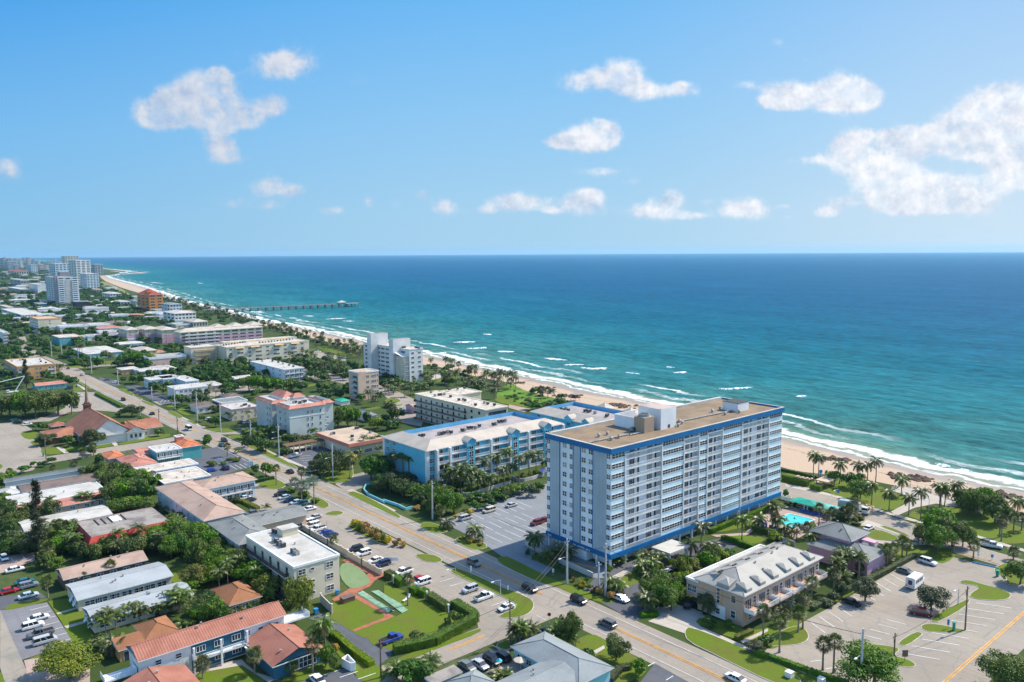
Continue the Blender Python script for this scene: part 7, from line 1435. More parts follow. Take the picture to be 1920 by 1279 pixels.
# hedges
def hedge(label,pan,pts,wd,h,kind='mid',mark=None):
    p=[Vector(P(*q)) for q in K(pan,*pts)];rg=random.Random(int(pts[0]));V,Fc=[],[];mb=MB();o0=p[0]
    for a,b in zip(p,p[1:]):
        d=b-a;L=d.length;d.normalize();nn=Vector((-d.y,d.x));q=[a-nn*wd*.42-o0,b-nn*wd*.42-o0,b+nn*wd*.42-o0,a+nn*wd*.42-o0];mb.prism([tuple(x) for x in q],0,h*.92,0)
        dn=26
        for _ in range(min(9000,int(L*(wd+2*h)*dn))):
            t=rg.random()*L;s=rg.uniform(-wd/2,wd/2);z=rg.uniform(.05,h);k=rg.random()*(wd+2*h)
            if k<wd:z=h*rg.uniform(.94,1.04);nv=Vector((0,0,1))
            else:s=math.copysign(wd/2*rg.uniform(.9,1.05),rg.random()-.5);nv=Vector((nn.x,nn.y,.2))*(1 if s>0 else-1)
            c=a+d*t+nn*s-o0;leafquad(V,Fc,Vector((c.x,c.y,z)),nv+Vector((rg.gauss(0,.4),rg.gauss(0,.4),rg.gauss(0,.3))),rg.uniform(.10,.2),rg)
    b=len(mb.v);mb.v+=V;mb.f+=[tuple(b+i for i in f) for f in Fc];mb.m+=[0]*len(Fc)
    o=ob('hedge',mb.mesh('hedge',[BN[kind][0]]),None,(o0.x,o0.y,0));tag(o,label,'hedge','clipped hedges')
hedge('tall clipped hedge enclosing the shuffleboard lawn along the side street','1c',(100,985,500,900,900,680,905,650,830,600,700,520),2.4,2.0);
for i,q in enumerate(((25,215,100,250),(120,262,190,320),(260,365,335,400),(365,395,430,425),(450,440,540,500),(545,505,640,565))):
    hedge(['square-cut hedge block nearest the white pickup','square-cut hedge block in front of the lone fan palm','square-cut hedge block beside the silver wagon','small square hedge block midway along the lawn','square-cut hedge block facing the parked silver SUV','square-cut hedge block just before the long hedge corner'][i],'1c',q,2.2,1.8,'mid')
hedge('bright clipped hedge along the asphalt drive beside the lawn','1b',(1400,800,1620,990,1800,1120),1.6,1.3,'lime');hedge('long clipped hedge between the pavement and the public car park','1e',(-100,750,60,800,340,900,600,990),1.2,1.1,'mid');hedge('grey-green hedge bordering the far edge of the public car park','1e',(330,420,560,300,860,150,1100,20),1.3,1.2,'grey')
hedge('clipped hedge beside the ocean road past the tall block','2e',(110,400,300,450),1.5,2.2,'mid');hedge('short clipped hedge by the picnic corner','2e',(318,470,400,490),1.5,2.2,'mid');hedge('low hedge on the sea side of the small lawn','2e',(100,330,250,360,400,400),1.5,1.0,'dark');hedge('clipped hedge between the tall block and its garden path','2d',(1290,1045,1500,960,1700,880),1.6,1.6,'mid');hedge('dark hedge strip behind the round lawn','2d',(1370,1090,1500,1130,1650,1180),1.4,1.4,'mid')
hedge('low hedge along the church car park','3a',(1160,640,1300,710,1470,800),2.5,1.4,'mid');hedge('square hedge curved around the pool corner','2d',(1595,1020,1700,1050,1800,1060),1.8,1.6,'mid');hedge('hedge in front of the pale apartment wall','2b',(620,560,720,545,820,525),1.3,1.3,'dark');hedge('low hedge along the peach townhouse path','1d',(1600,850,1760,780),1.2,.9,'lime');hedge('curved hedge beside the wavy road wall by the blue hotel','2d',(0,1230,150,1290),1.4,1.2,'mid')
hedge('grey hedge arc around the dark corner car park','1d',(340,1279,440,1160,540,1140),1.6,1.1,'grey');hedge('low yellow-tipped hedge beside the peach garage drive','1d',(640,620,820,600),2.0,.8,'mid');hedge('planted strip between the motel court and its parked cars','2b',(330,740,520,760,660,830),1.8,1.0,'lime')

for i in range(26):rg_=random.Random(i);q=K('4',rg_.uniform(120,500),0)[0];x=(q[0]-900)*3.2;y=400+(x-120)*.27+rg_.uniform(0,70);X_,Y_=P(*K('4',x,y)[0]);bush_at(rg_.choice(('lime','mid','dark','grey')),X_,Y_,rg_.uniform(.8,1.8),rg_.uniform(1.2,3.2))
scatter('f',(0,945,95,950,120,1000,105,1035,60,1035,0,1020),16,['dark','mid','dark','areca'],(4,7),(2.4,3.6),51);scatter('f',(62,1050,100,1040,115,1060,100,1100,75,1085),7,['dark','mid','sabal'],(3,5),(1.8,2.6),52);scatter('f',(0,905,20,905,30,950,0,960),4,['dark','mid'],(4,6),(2.4,3.2),53);scatter('f',(130,850,190,845,195,860,150,865),3,['sabal','mid'],(3,5),(1.8,2.4),54)
def shore(Y,off):return inner(Y)+off
sr=random.Random(77)
for Y in range(330,1700,6):
    if 640>Y>520 and sr.random()<.5:continue
    if Y>430 or sr.random()<.3:tree_at(sr.choice(('mid','dark','grey')),shore(Y,sr.uniform(-16,1)),Y+sr.uniform(-3,3),sr.uniform(2.4,5),sr.uniform(2,3.6))
    if sr.random()<.4:palm_at(sr.choice(('coconut','sabal')),shore(Y,sr.uniform(-14,7)),Y,sr.uniform(4,7.5),2.9)
scatter('3d',(-60,1152,-60,700,400,620,980,560,1500,620,1900,900,1900,1152),150,['dark','dark','mid'],(6,10),(4,7),61);scatter('3e',(0,853,0,420,340,560,600,700,1700,700,1680,853),60,['dark','mid'],(5,8),(3,5),62);scatter('3a',(0,560,0,40,600,60,1900,60,1900,240,700,480),50,['dark','mid'],(5,8),(3,4.6),63)
# distant greenery between the far roofs
scatter('3d',(-60,1152,-60,560,200,520,560,480,980,470,1180,400,1560,560,1700,800,1900,1000,1480,1152),260,BT,(5,9),(4,8),31);scatter('5',(-60,1200,-60,520,800,440,1500,520,1500,700,1100,1200),150,BT,(7,11),(10,22),32)
scatter('3d',(1180,300,1200,430,1560,560,1600,620,1100,620,1000,500),60,BT,(5,8),(5,9),33);scatter('3e',(0,800,0,560,340,560,600,660,900,690,1300,640,1700,700,1680,853,0,853),90,BT,(4,7),(2.6,4.2),34)
scatter('3b',(0,820,0,500,380,380,800,320,1000,420,800,620,1180,740,760,760),40,BT,(4,6),(2.4,3.8),35);scatter('3a',(0,560,0,40,600,60,640,220,900,120,1900,60,1900,240,1100,280,700,230,700,480),60,BT,(4,7),(2.6,4),36)
scatter('3c',(0,560,0,180,460,240,480,330,700,330,980,400,1100,440,860,440,700,440,560,560),60,BT+['coconut','sabal'],(4,7),(2.4,3.8),37);scatter('3e',(0,420,0,250,230,300,480,240,760,330,700,400),50,BT,(4,7),(3,5),38)
scatter('3c',(760,370,1000,330,1500,420,1560,500,1400,480,1250,430,860,400),22,['coconut','sabal','mid'],(4,7),(2.2,3.2),39);scatter('2b',(500,250,500,60,700,40,1250,20,1260,120,960,160,850,260),16,['dark','mid','areca'],(3,5),(2,3),40)
scatter('2c',(0,720,0,470,400,560,760,600,760,760,420,860,350,740),22,['dark','mid'],(4,6),(2.4,3.4),41);scatter('1a',(700,130,2300,-150,2000,-350,1200,-200,700,0),22,['mid','dark','areca'],(4,6),(2,3),42)
scatter('2a',(500,1279,500,1130,760,1000,900,1180,1500,1150,1900,900,1918,1279),26,['mid','dark'],(4,6),(2.2,3.4),43);scatter('3b',(1100,700,1000,620,1190,600,1200,700),5,['areca','mid'],(4,6),(2,3),44);scatter('2e',(440,720,640,640,740,700,700,760,500,700),4,['sabal','mid'],(3,5),(1.8,2.4),45)
scatter('1d',(640,600,720,300,1100,160,1500,0,1400,140,1050,500,900,590),14,['mid','lime','dark'],(4,6),(1.8,2.8),46)
plant_trees()
# ================================================================== VEHICLES
CARGLASS=M('car_glass',(0.012,0.015,0.018),0.08,0.05,1,.6,fine=0);TYRE=M('tyre',(0.02,0.02,0.02),.8,.05,1,fine=0);LAMPW=M('headlamp',(.7,.7,.68),.2,.02,1,fine=0);LAMPR=M('tail_lamp',(.35,.01,.01),.3,.02,1,fine=0);RIM=M('wheel_rim',(.4,.4,.4),.35,.05,1,metal=.6,fine=0)
def paint(n,c):
    m=M('paint_'+n,c,.28,.03,.5,.5,fine=0.0);return m
PC={'white':paint('white',(.74,.74,.73)),'silver':paint('silver',(.42,.44,.46)),'grey':paint('grey',(.12,.13,.14)),'black':paint('black',(.012,.013,.016)),'red':paint('red',(.42,.012,.015)),'darkred':paint('darkred',(.16,.012,.02)),'blue':paint('blue',(.02,.05,.30)),'navy':paint('navy',(.015,.025,.08)),'cream':paint('cream',(.58,.54,.46)),'teal':paint('teal',(.02,.13,.14)),'greygreen':paint('greygreen',(.15,.18,.17)),'paleblue':paint('paleblue',(.40,.50,.55)),'tarp':paint('tarp',(.20,.22,.26))}
SPEC={   # length, width, belt z, roof z, profile of cabin (front base, front top, rear top, rear base) measured from rear 0..1
    'sedan':(4.7,1.82,.92,1.43,(.78,.62,.28,.10),(.62,.80,.90)),'SUV':(4.7,1.9,1.08,1.74,(.76,.64,.10,.02),(.80,1.0,1.06)),'minivan':(5.0,1.95,1.05,1.76,(.86,.68,.08,.02),(.70,.95,1.04)),
    'hatchback':(4.1,1.76,.95,1.50,(.78,.62,.12,.03),(.66,.84,.93)),'pickup':(5.6,1.98,1.12,1.84,(.74,.66,.44,.40),(.86,1.06,1.1)),'van':(5.6,2.05,1.2,2.45,(.92,.80,.02,.0),(.80,1.15,1.2))}
def car_meshes(ty):
    k=('car',ty)
    if k in CACHE:return CACHE[k]
    L,W,zb,zr,cab,hood=SPEC[ty];hw=W/2;B0=MB();zg=.28
    st=[(0,zg+.12,zb-.12,hw*.86),(.03,zg,zb-.02,hw*.95),(.12,zg,zb,hw),(.4,zg,zb,hw),(cab[0]-.02,zg,hood[2] if ty !='pickup' else zb-.02,hw),(.93,zg,hood[1],hw*.96),(.985,zg+.05,hood[0],hw*.88),(1,zg+.14,hood[0]-.14,hw*.8)]
    ring=[]
    for t,z0,z1,w in st:
        x=(t-.5)*L;b=len(B0.v);zm=z1-.14;B0.v+=[(x,-w*.93,z0),(x,-w,z0+.18),(x,-w,zm),(x,-w*.88,z1),(x,w*.88,z1),(x,w,zm),(x,w,z0+.18),(x,w*.93,z0)];ring.append(b)
    for a,b in zip(ring,ring[1:]):
        for i in range(8):B0.f.append((a+i,b+i,b+(i+1)% 8,a+(i+1)% 8));B0.m.append(0)
    B0.f.append(tuple(ring[0]+i for i in range(8)));B0.m.append(0);B0.f.append(tuple(ring[-1]+i for i in range(7,-1,-1)));B0.m.append(0)
    if ty=='pickup':B0.box(-.47*L,-hw*.8,zb-.02,-.12*L,hw*.8,zb+.01,1)
    body=B0.mesh('body',[PC['white'],TYRE],False)
    G=MB();xs=[(c-.5)*L for c in cab];wi,wt=hw*.93,hw*.76;zt=zr-.06
    lo=[(xs[0],zb-.06),(xs[3],zb-.06)];A=[(xs[3],-wi,zb-.06),(xs[0],-wi,zb-.06),(xs[0],wi,zb-.06),(xs[3],wi,zb-.06)];T_=[(xs[2],-wt,zt),(xs[1],-wt,zt),(xs[1],wt,zt),(xs[2],wt,zt)]
    for i in range(4):j=(i+1)% 4;G.face([A[i],A[j],T_[j],T_[i]])
    for u in (.36,.66):
        if ty=='pickup' and u>.5:continue
        for s in (-1,1):
            xm=xs[3]+(xs[0]-xs[3])*(u+.02);xt=xs[2]+(xs[1]-xs[2])*u;q=[(xm-.05,s*(wi+.012),zb-.05),(xm+.05,s*(wi+.012),zb-.05),(xt+.05,s*(wt+.012),zt),(xt-.05,s*(wt+.012),zt)];G.face(q[::-s] if s>0 else q,1)
    glass=G.mesh('windows',[CARGLASS,PC['white']])
    Rf=MB();Rf.prism([(xs[2]-.05,-wt-.02),(xs[1]+.06,-wt-.02),(xs[1]+.06,wt+.02),(xs[2]-.05,wt+.02)],zt,zr,0);roof=Rf.mesh('roof',[PC['white']])
    Wm=MB();r=.34 if ty not in ('SUV','pickup','van') else .39
    Wm.tube([(0,-.11,r),(0,.11,r)],r,14,0);Wm.tube([(0,-.1,r),(0,-.125,r)],r*.6,10,1);Wm.tube([(0,.1,r),(0,.125,r)],r*.6,10,1);wheel=Wm.mesh('wheel',[TYRE,RIM])
    Hm=MB();Hm.box(-.03,-.2,-.07,.03,.2,.07,0);hl=Hm.mesh('headlight',[LAMPW]);Hm=MB();Hm.box(-.03,-.17,-.1,.03,.17,.1,0);tl=Hm.mesh('tail_light',[LAMPR])
    CACHE[k]=(body,glass,roof,wheel,hl,tl,L,hw,hood[0],zb);return CACHE[k]
CACHE['hub']=MB().tube([(0,-.02,0),(0,.02,0)],.17,8).mesh('hubcap',[RIM])
DIR={'N':90,'S':-90,'E':0,'W':180}
def car(ty,color,X,Y,d,label=None,z=0.06):
    body,glass,roof,wheel,hl,tl,L,hw,zh,zb=car_meshes(ty);rz=math.radians(DIR[d] if d in DIR else d)
    nm={'SUV':'parked_suv'}.get(ty,ty.lower() if ty in ('sedan','minivan','hatchback','van') else 'pickup_truck')
    t=thing(nm,label,{'SUV':'car','sedan':'car','hatchback':'car'}.get(ty,ty),(X,Y,z),rz,'cars and vans in the streets and car parks');t['_p']={'grey':'dark grey','darkred':'dark red','greygreen':'grey-green','paleblue':'pale blue','navy':'dark navy'}.get(color,color)+' '+(ty if ty !='pickup' else 'pickup truck')
    for me,n in ((body,'body'),(glass,'windows'),(roof,'roof')):
        o=ob(n,me,t)
        i=1 if n=='windows' else 0;o.material_slots[i].link='OBJECT';o.material_slots[i].material=PC[color]
    for sx in (-.31,.31):
        for sy in (-1,1):
            wo=ob('wheel',wheel,t,(sx*L,sy*(hw-.1),0))
            if pxm(X,Y)>6:ob('hubcap',CACHE['hub'],wo,(0,sy*.14,.35))
    if pxm(X,Y)>2.5:
        for sy in (-1,1):ob('headlight',hl,t,(.482*L,sy*hw*.6,zh-.14));ob('tail_light',tl,t,(-.497*L,sy*hw*.7,zb-.24))
    return t
def cars(pan,*v):
    for (x,y,ty,c,d) in v:X,Y=P(*K(pan,x,y)[0]);car(ty,c,X,Y,d)
cars('1a',(45,55,'hatchback','white','S'),(85,385,'sedan','red','E'),(250,290,'sedan','teal','E'),(285,330,'SUV','tarp','E'),(285,430,'sedan','paleblue','E'),(385,655,'sedan','white','E'),(330,735,'SUV','white','E'),(405,815,'pickup','grey','W'),(450,885,'minivan','silver','E'),(150,170,'sedan','white','E'))
cars('1b',(1250,1275,'sedan','white','N'));cars('1c',(195,195,'pickup','white','W'),(335,268,'sedan','red','W'),(385,300,'minivan','white','W'),(860,370,'SUV','silver','W'),(1000,445,'pickup','white','E'),(1220,550,'sedan','white','W'),(1650,800,'sedan','navy','S'),(830,1140,'sedan','greygreen','S'),(960,1125,'sedan','silver','S'),(1080,1085,'SUV','black','S'),(75,870,'pickup','blue','E'),(1180,1050,'SUV','black','N'))
for (p,x,y,ty,c,d) in (('1c',900,105,'SUV','greygreen','S'),('1c',1458,362,'SUV','black','S'),('1d',25,480,'SUV','black','S'),('1d',315,715,'SUV','grey','N'),('1d',1590,1260,'sedan','white','N'),('2b',300,195,'sedan','teal','S'),('2b',322,150,'SUV','black','S'),('2b',980,462,'sedan','black','N'),('3a',1482,712,'SUV','black','S'),('3a',1820,880,'sedan','black','N'),('3b',342,1065,'van','white','N'),('3a',985,412,'sedan','silver','S'),('3a',820,332,'sedan','grey','S')):
    X,Y=P(*K(p,x,y)[0]);X=min(max(X,129.6),136.2) if (p,x) !=('1d',1590) else X;car(ty,c,X,Y,d)
cars('1d',(450,460,'sedan','white','S'),(890,225,'SUV','white','W'),(975,190,'SUV','darkred','W'),(1030,150,'sedan','grey','W'),(1150,525,'sedan','black','E'));cars('1e',(625,375,'sedan','black',-100),(1150,455,'minivan','darkred',-66),(1030,140,'sedan','greygreen',-98),(1200,70,'SUV','white',-98));cars('2e',(1675,905,'pickup','white',-76),(755,775,'sedan','white','E'))
cars('2c',(815,930,'minivan','silver','E'),(1050,855,'minivan','cream','W'),(1275,800,'sedan','silver','E'),(1525,980,'SUV','darkred','W'),(1600,950,'sedan','darkred','W'));cars('2b',(335,428,'SUV','navy','N'),(520,728,'sedan','white','W'),(575,750,'sedan','black','W'),(885,690,'SUV','black','W'),(925,722,'sedan','paleblue','W'),(985,750,'sedan','navy','W'),(1040,772,'sedan','paleblue','W'),(1095,790,'SUV','teal','W'),(1180,835,'sedan','white','E'),(1230,920,'sedan','silver','W'),(1165,975,'SUV','white','W'),(1205,1005,'minivan','white','W'),(1258,1042,'pickup','white','W'),(1335,1080,'sedan','blue','W'),(1385,1105,'sedan','navy','W'),(1635,1245,'SUV','black','W'),(1715,1285,'SUV','white','W'),(200,450,'hatchback','blue','E'),(600,880,'sedan','grey','W'))
cars('1b',(1835,75,'sedan','white','W'),(1905,115,'SUV','navy','W'));cars('2a',(10,995,'sedan','white','E'),(635,1215,'sedan','navy','N'));cars('3a',(190,965,'SUV','teal','E'),(215,985,'sedan','black','E'),(330,1008,'sedan','white','E'),(910,798,'sedan','grey','N'),(1390,500,'sedan','white','E'),(1580,595,'sedan','navy','E'),(1650,625,'sedan','grey','E'),(1725,640,'sedan','blue','E'),(945,662,'sedan','white','E'),(830,575,'SUV','navy','W'),(1290,470,'sedan','grey','E'),(770,190,'SUV','silver','E'),(820,200,'SUV','navy','E'),(880,205,'SUV','grey','E'),(940,545,'sedan','white','S'),(1870,275,'sedan','grey','E'),(1060,400,'hatchback','grey','E'))
cars('3b',(590,945,'sedan','white','E'),(985,985,'sedan','navy','E'),(1040,985,'SUV','silver','E'),(565,665,'sedan','white','N'),(40,185,'sedan','grey','E'),(20,180,'sedan','navy','E'),(420,340,'sedan','navy','W'),(1740,465,'SUV','grey','E'),(1800,470,'SUV','navy','E'),(1690,460,'sedan','grey','E'));cars('3c',(740,618,'sedan','paleblue','E'),(215,160,'sedan','grey','E'),(190,440,'minivan','teal','E'));cars('3d',(160,1065,'SUV','silver','E'),(190,1070,'sedan','navy','E'),(225,1075,'SUV','grey','E'),(150,1085,'sedan','white','E'),(270,1105,'sedan','white','E'),(215,1115,'sedan','black','S'));cars('3e',(230,635,'sedan','grey','N'),(255,640,'sedan','navy','N'),(280,630,'SUV','silver','N'),(1480,600,'sedan','white','E'),(1550,615,'sedan','grey','E'),(1675,650,'sedan','black','E'))
# shuttle bus
X,Y=P(*K('1e',1105,235)[0]);t=thing('shuttle_bus','white shuttle bus parked in the public car park','bus',(X,Y,.06),math.radians(2));MARKS.append(('white shuttle bus',X,Y));mb=MB();L=7.2
mb.box(-L/2,-1.15,.45,1.9,1.15,2.95,0);mb.box(-L/2+.15,-1.0,2.95,1.7,1.0,3.12,0);mb.prism([(1.9,-1.05),(3.6,-.9),(3.6,.9),(1.9,1.05)],.45,1.45,0);mb.face([(1.9,-1.0,2.6),(2.9,-.9,1.45),(2.9,.9,1.45),(1.9,1.0,2.6)],1);mb.face([(1.9,-1.0,1.45),(2.9,-.9,1.45),(1.9,-1.0,2.6)],1);mb.face([(2.9,.9,1.45),(1.9,1.0,1.45),(1.9,1.0,2.6)],1);ob('body',mb.mesh('body',[PC['white'],CARGLASS]),t)
for s in (-1,1):
    for i in range(4):x=-2.9+i*1.15;q=[(x,s*1.165,1.6),(x+.95,s*1.165,1.6),(x+.95,s*1.165,2.5),(x,s*1.165,2.5)];ob('window',MB().face(q if s<0 else q[::-1]).mesh('window',[CARGLASS]),t)
ob('rear_window',MB().face([(-L/2-.01,.5,1.3),(-L/2-.01,-.5,1.3),(-L/2-.01,-.5,2.5),(-L/2-.01,.5,2.5)]).mesh('rear_window',[CARGLASS]),t)
for sx in (-2.3,2.4):
    for sy in (-1,1):ob('wheel',car_meshes('van')[3],t,(sx,sy*1.0,0))
for sy in (-1,1):ob('tail_light',car_meshes('van')[5],t,(-L/2-.01,sy*.95,1.0))
# garbage truck
X,Y=P(*K('2e',650,645)[0]);t=thing('garbage_truck','pale green front-loading garbage truck driving on the ocean road','truck',(X,Y,.06),math.radians(-78));MARKS.append(('garbage truck',X,Y));GT=paint('truck_green',(.36,.46,.42));mb=MB()
st=[(-5.2,1.0,3.0,1.15),(-4.9,.8,3.6,1.25),(-3.2,.8,3.75,1.3),(1.4,.8,3.5,1.3),(1.6,.8,3.3,1.2)];rg_=[]
for x,z0,z1,w in st:b=len(mb.v);mb.v+=[(x,-w,z0),(x,-w,z1-.4),(x,-w*.8,z1),(x,w*.8,z1),(x,w,z1-.4),(x,w,z0)];rg_.append(b)
for a,b in zip(rg_,rg_[1:]):
    for i in range(6):mb.f.append((a+i,a+(i+1)% 6,b+(i+1)% 6,b+i));mb.m.append(0)
mb.f.append(tuple(rg_[0]+i for i in range(6)));mb.m.append(0);mb.f.append(tuple(rg_[-1]+i for i in range(6)));mb.m.append(0);mb.box(-5,-.5,.5,4.4,.5,.9,1);ob('hopper',mb.mesh('hopper',[GT,TYRE]),t)
mb=MB();mb.box(2.4,-1.2,.6,4.3,1.2,2.6,0);mb.box(2.45,-1.21,1.7,4.2,1.21,2.4,1);mb.box(4.3,-1.1,1.5,4.32,1.1,2.45,1);mb.box(4.3,-1.2,.5,4.6,1.2,1.1,2);ob('cab',mb.mesh('cab',[PC['white'],CARGLASS,GT]),t)
mb=MB()
for s in (-1,1):mb.tube([(-.2,s*1.38,3.2),(2.6,s*1.38,3.7),(4.9,s*1.38,2.9),(5.3,s*1.38,1.1)],.14,6,0)
mb.tube([(4.9,-1.4,2.9),(4.9,1.4,2.9)],.1,6);ob('lifting_arm',mb.mesh('lifting_arm',[W_ORG]),t)
for sx in (-3.8,-2.6,3.2):
    for sy in (-1,1):ob('wheel',car_meshes('van')[3],t,(sx,sy*1.1,0),0,1.3)
# bucket truck (boom lift)
X,Y=P(*K('3a',150,620)[0]);t=thing('boom_lift','white bucket truck with raised folded boom by the big street trees','truck',(X,Y,.06),math.radians(180),None,.8);mb=MB();mb.box(-4,-1.2,.6,2,1.2,1.3,0);mb.box(2,-1.2,.6,4,1.2,2.5,0);mb.box(2.6,-1.21,1.6,4.02,1.21,2.3,1);ob('chassis',mb.mesh('chassis',[PC['white'],CARGLASS]),t)
mb=MB();mb.tube([(-2,0,1.3),(-9,0,12.5)],.35,6);mb.tube([(-9,0,12.5),(8,0,9.5)],.28,6);mb.tube([(8,0,9.5),(14,0,4)],.25,6);ob('boom',mb.mesh('boom',[PC['white']]),t)
for sx in (-3,3):
    for sy in (-1,1):ob('wheel',car_meshes('van')[3],t,(sx,sy*1.0,0),0,1.2)
# boat on trailer
def boat(pan,x,y,label,rz=0.3):
    X,Y=P(*K(pan,x,y)[0]);t=thing('motorboat',label,'boat',(X,Y,.1),rz);mb=MB();st=[(-3,.9,.4),(-1,1.1,.35),(1.5,1.0,.4),(2.8,.5,.7),(3.4,.05,1.0)];rg_=[]
    for x_,w,z0 in st:b=len(mb.v);mb.v+=[(x_,-w,1.35),(x_,-w*.7,z0+.2),(x_,0,z0),(x_,w*.7,z0+.2),(x_,w,1.35)];rg_.append(b)
    for a,b in zip(rg_,rg_[1:]):
        for i in range(4):mb.f.append((a+i,b+i,b+i+1,a+i+1));mb.m.append(0)
        mb.f.append((a,a+4,b+4,b));mb.m.append(1)
    mb.f.append(tuple(rg_[0]+i for i in range(5)));mb.m.append(0);ob('hull',mb.mesh('hull',[PC['white'],PC['navy']]),t);mb=MB();mb.box(-.6,-.5,1.35,.6,.5,1.9,0);ob('console',mb.mesh('console',[PC['white']]),t)
    for sy in (-1,1):ob('wheel',car_meshes('sedan')[3],t,(-.6,sy*1.15,0))
boat('2b',1045,305,'white motorboat on a trailer near the orange roadside sign');boat('3c',770,645,'white boat under covers beside the small pink house',.1)
# ================================================================== STREET FURNITURE
CONC=M('concrete_pole',(.50,.50,.49),.8,.1,.6);WOOD=M('pole_wood',(.20,.14,.10),.9,.15,.8);GREYP=M('galvanised',(.45,.46,.47),.5,.1,.8)
def pole(pan,x,y,yt,kind='concrete',label=None,arm=None,xt=None,lamp=None,r=.22):
    (px,py),=K(pan,x,y);(tx,ty),=K(pan,xt if xt is not None else x,yt);X,Y=P(px,py);h=HZ(px,py,ty)
    t=thing({'concrete':'utility_pole','wood':'wooden_pole','lamp':'street_lamp','palm':'post'}[kind],label,'pole' if kind !='lamp' else 'street lamp',(X,Y,0),0,{'concrete':'pale concrete utility poles','wood':'brown wooden utility poles','lamp':'slender street lamps','palm':'posts'}[kind]);t['_p']={'concrete':'pale concrete utility pole','wood':'brown wooden utility pole','lamp':'slender grey street lamp','palm':'post'}[kind]
    r0={'concrete':.30,'wood':.2,'lamp':.11,'palm':.1}[kind];mb=MB();mb.tube([(0,0,0),(0,0,h)],[r0,r0*.62],8);ob('shaft',mb.mesh('shaft',[{'concrete':CONC,'wood':WOOD}.get(kind,GREYP)]),t)
    if kind in ('concrete','wood'):mb=MB();mb.box(-1.0,-.06,h-.9,1.0,.06,h-.78,0);mb.cyl(-.9,0,h-.78,h-.5,.06,n=5);mb.cyl(.9,0,h-.78,h-.5,.06,n=5);mb.cyl(.35,.2,h-2.4,h-1.6,.2,n=7);ob('crossarm',mb.mesh('crossarm',[WOOD if kind=='wood' else GREYP]),t)
    if arm or kind=='lamp':
        s=arm or-1;z=h if kind=='lamp' else h*(lamp or .6);mb=MB();mb.tube([(0,0,z-.2),(s*1.2,0,z+.15),(s*2.3,0,z+.1)],.05,5);ob('arm',mb.mesh('arm',[GREYP]),t);mb=MB();mb.box(s*2.6-.4,-.17,z-.02,s*2.6+.4,.17,z+.16,0);ob('lamp_head',mb.mesh('lamp_head',[FRM]),t)
    return (X,Y,h)
pl_={}
for i,a in enumerate((('2c',485,925,545,'concrete',None,None),('2b',1408,520,165,'concrete',None,-1),('2b',870,300,-20,'concrete',None,-1),('2b',590,175,-60,'concrete',None,None),('1c',1830,290,-160,'concrete',None,-1),('1d',295,415,-110,'concrete',None,None),('1d',225,370,75,'concrete',None,None),
        ('3b',730,1085,745,'concrete',None,None),('3b',448,960,600,'concrete',None,None),('3b',180,810,540,'concrete',None,None),('3a',1825,715,540,'concrete',None,None),('3a',1418,525,340,'concrete',None,None),('3a',1100,385,160,'concrete',None,None),('3a',940,215,70,'concrete',None,None),('3a',745,195,40,'concrete',None,None),('3a',620,190,0,'concrete',None,None),('3b',1420,1180,1020,'concrete',None,-1),
        ('1c',1262,905,435,'wood',None,None),('1b',1890,1230,840,'wood',None,None),('1e',945,770,585,'wood',None,None),('1e',1478,568,232,'wood',None,None),('3b',212,1110,900,'wood',None,None),('3a',1910,990,800,'wood',None,None),('2a',460,320,95,'wood',None,None),('2a',1780,115,0,'wood',None,None),('1e',692,1040,550,'concrete',None,-1),('1e',740,1060,830,'wood',None,None))):
    pl_[i]=pole(a[0],a[1],a[2],a[3],a[4],a[5],a[6])
for a in (('1c',1165,410,250),('1c',715,185,130),('2e',525,500,470),('2e',1200,720,540),('3a',1685,910,720),('2b',1350,1060,950),('1e',1424,380,250),('3d',800,760,650),('3d',860,760,680),('3d',470,1090,1010),('3d',290,1060,960),('2e',775,600,440)):pole(a[0],a[1],a[2],a[3],'lamp')
CAB=M('cable',(.03,.03,.03),.6,.02,1,fine=0)
def wire(a,b,dz=0.9,n=8,sag=1.2,off=0.0,nm='overhead_cable',label=None):
    mb=MB();A,B_=Vector((a[0]+off,a[1],a[2]-dz)),Vector((b[0]+off,b[1],b[2]-dz));pts=[]
    for i in range(n+1):t=i/n;p=A.lerp(B_,t);p.z-=sag*4*t*(1-t);pts.append(tuple(p-A))
    mb.tube(pts,.05,4);o=ob(nm,mb.mesh(nm,[CAB]),None,A);tag(o,label,'cable','overhead cables')
wire(pl_[17],pl_[4],1,label='upper overhead cable from the brown corner pole to the tall lamp pole');wire(pl_[17],pl_[4],2.2,label='lower overhead cable from the brown corner pole to the tall lamp pole');wire(pl_[18],pl_[17],1,label='overhead cable crossing the lawn between the two brown poles');wire(pl_[5],pl_[4],.8,label='overhead cable between the two tall pale poles in front of the tall block');wire(pl_[5],pl_[25],1.2,sag=2,label='long overhead cable passing in front of the peach townhouses');wire(pl_[20],pl_[19],1,sag=1,label='overhead cable above the public car park poles');wire(pl_[0],pl_[4],1,sag=2,label='overhead cable running beside the blue car park');wire(pl_[1],pl_[0],1,sag=1.5,label='overhead cable from the palm verge to the blue hotel corner')
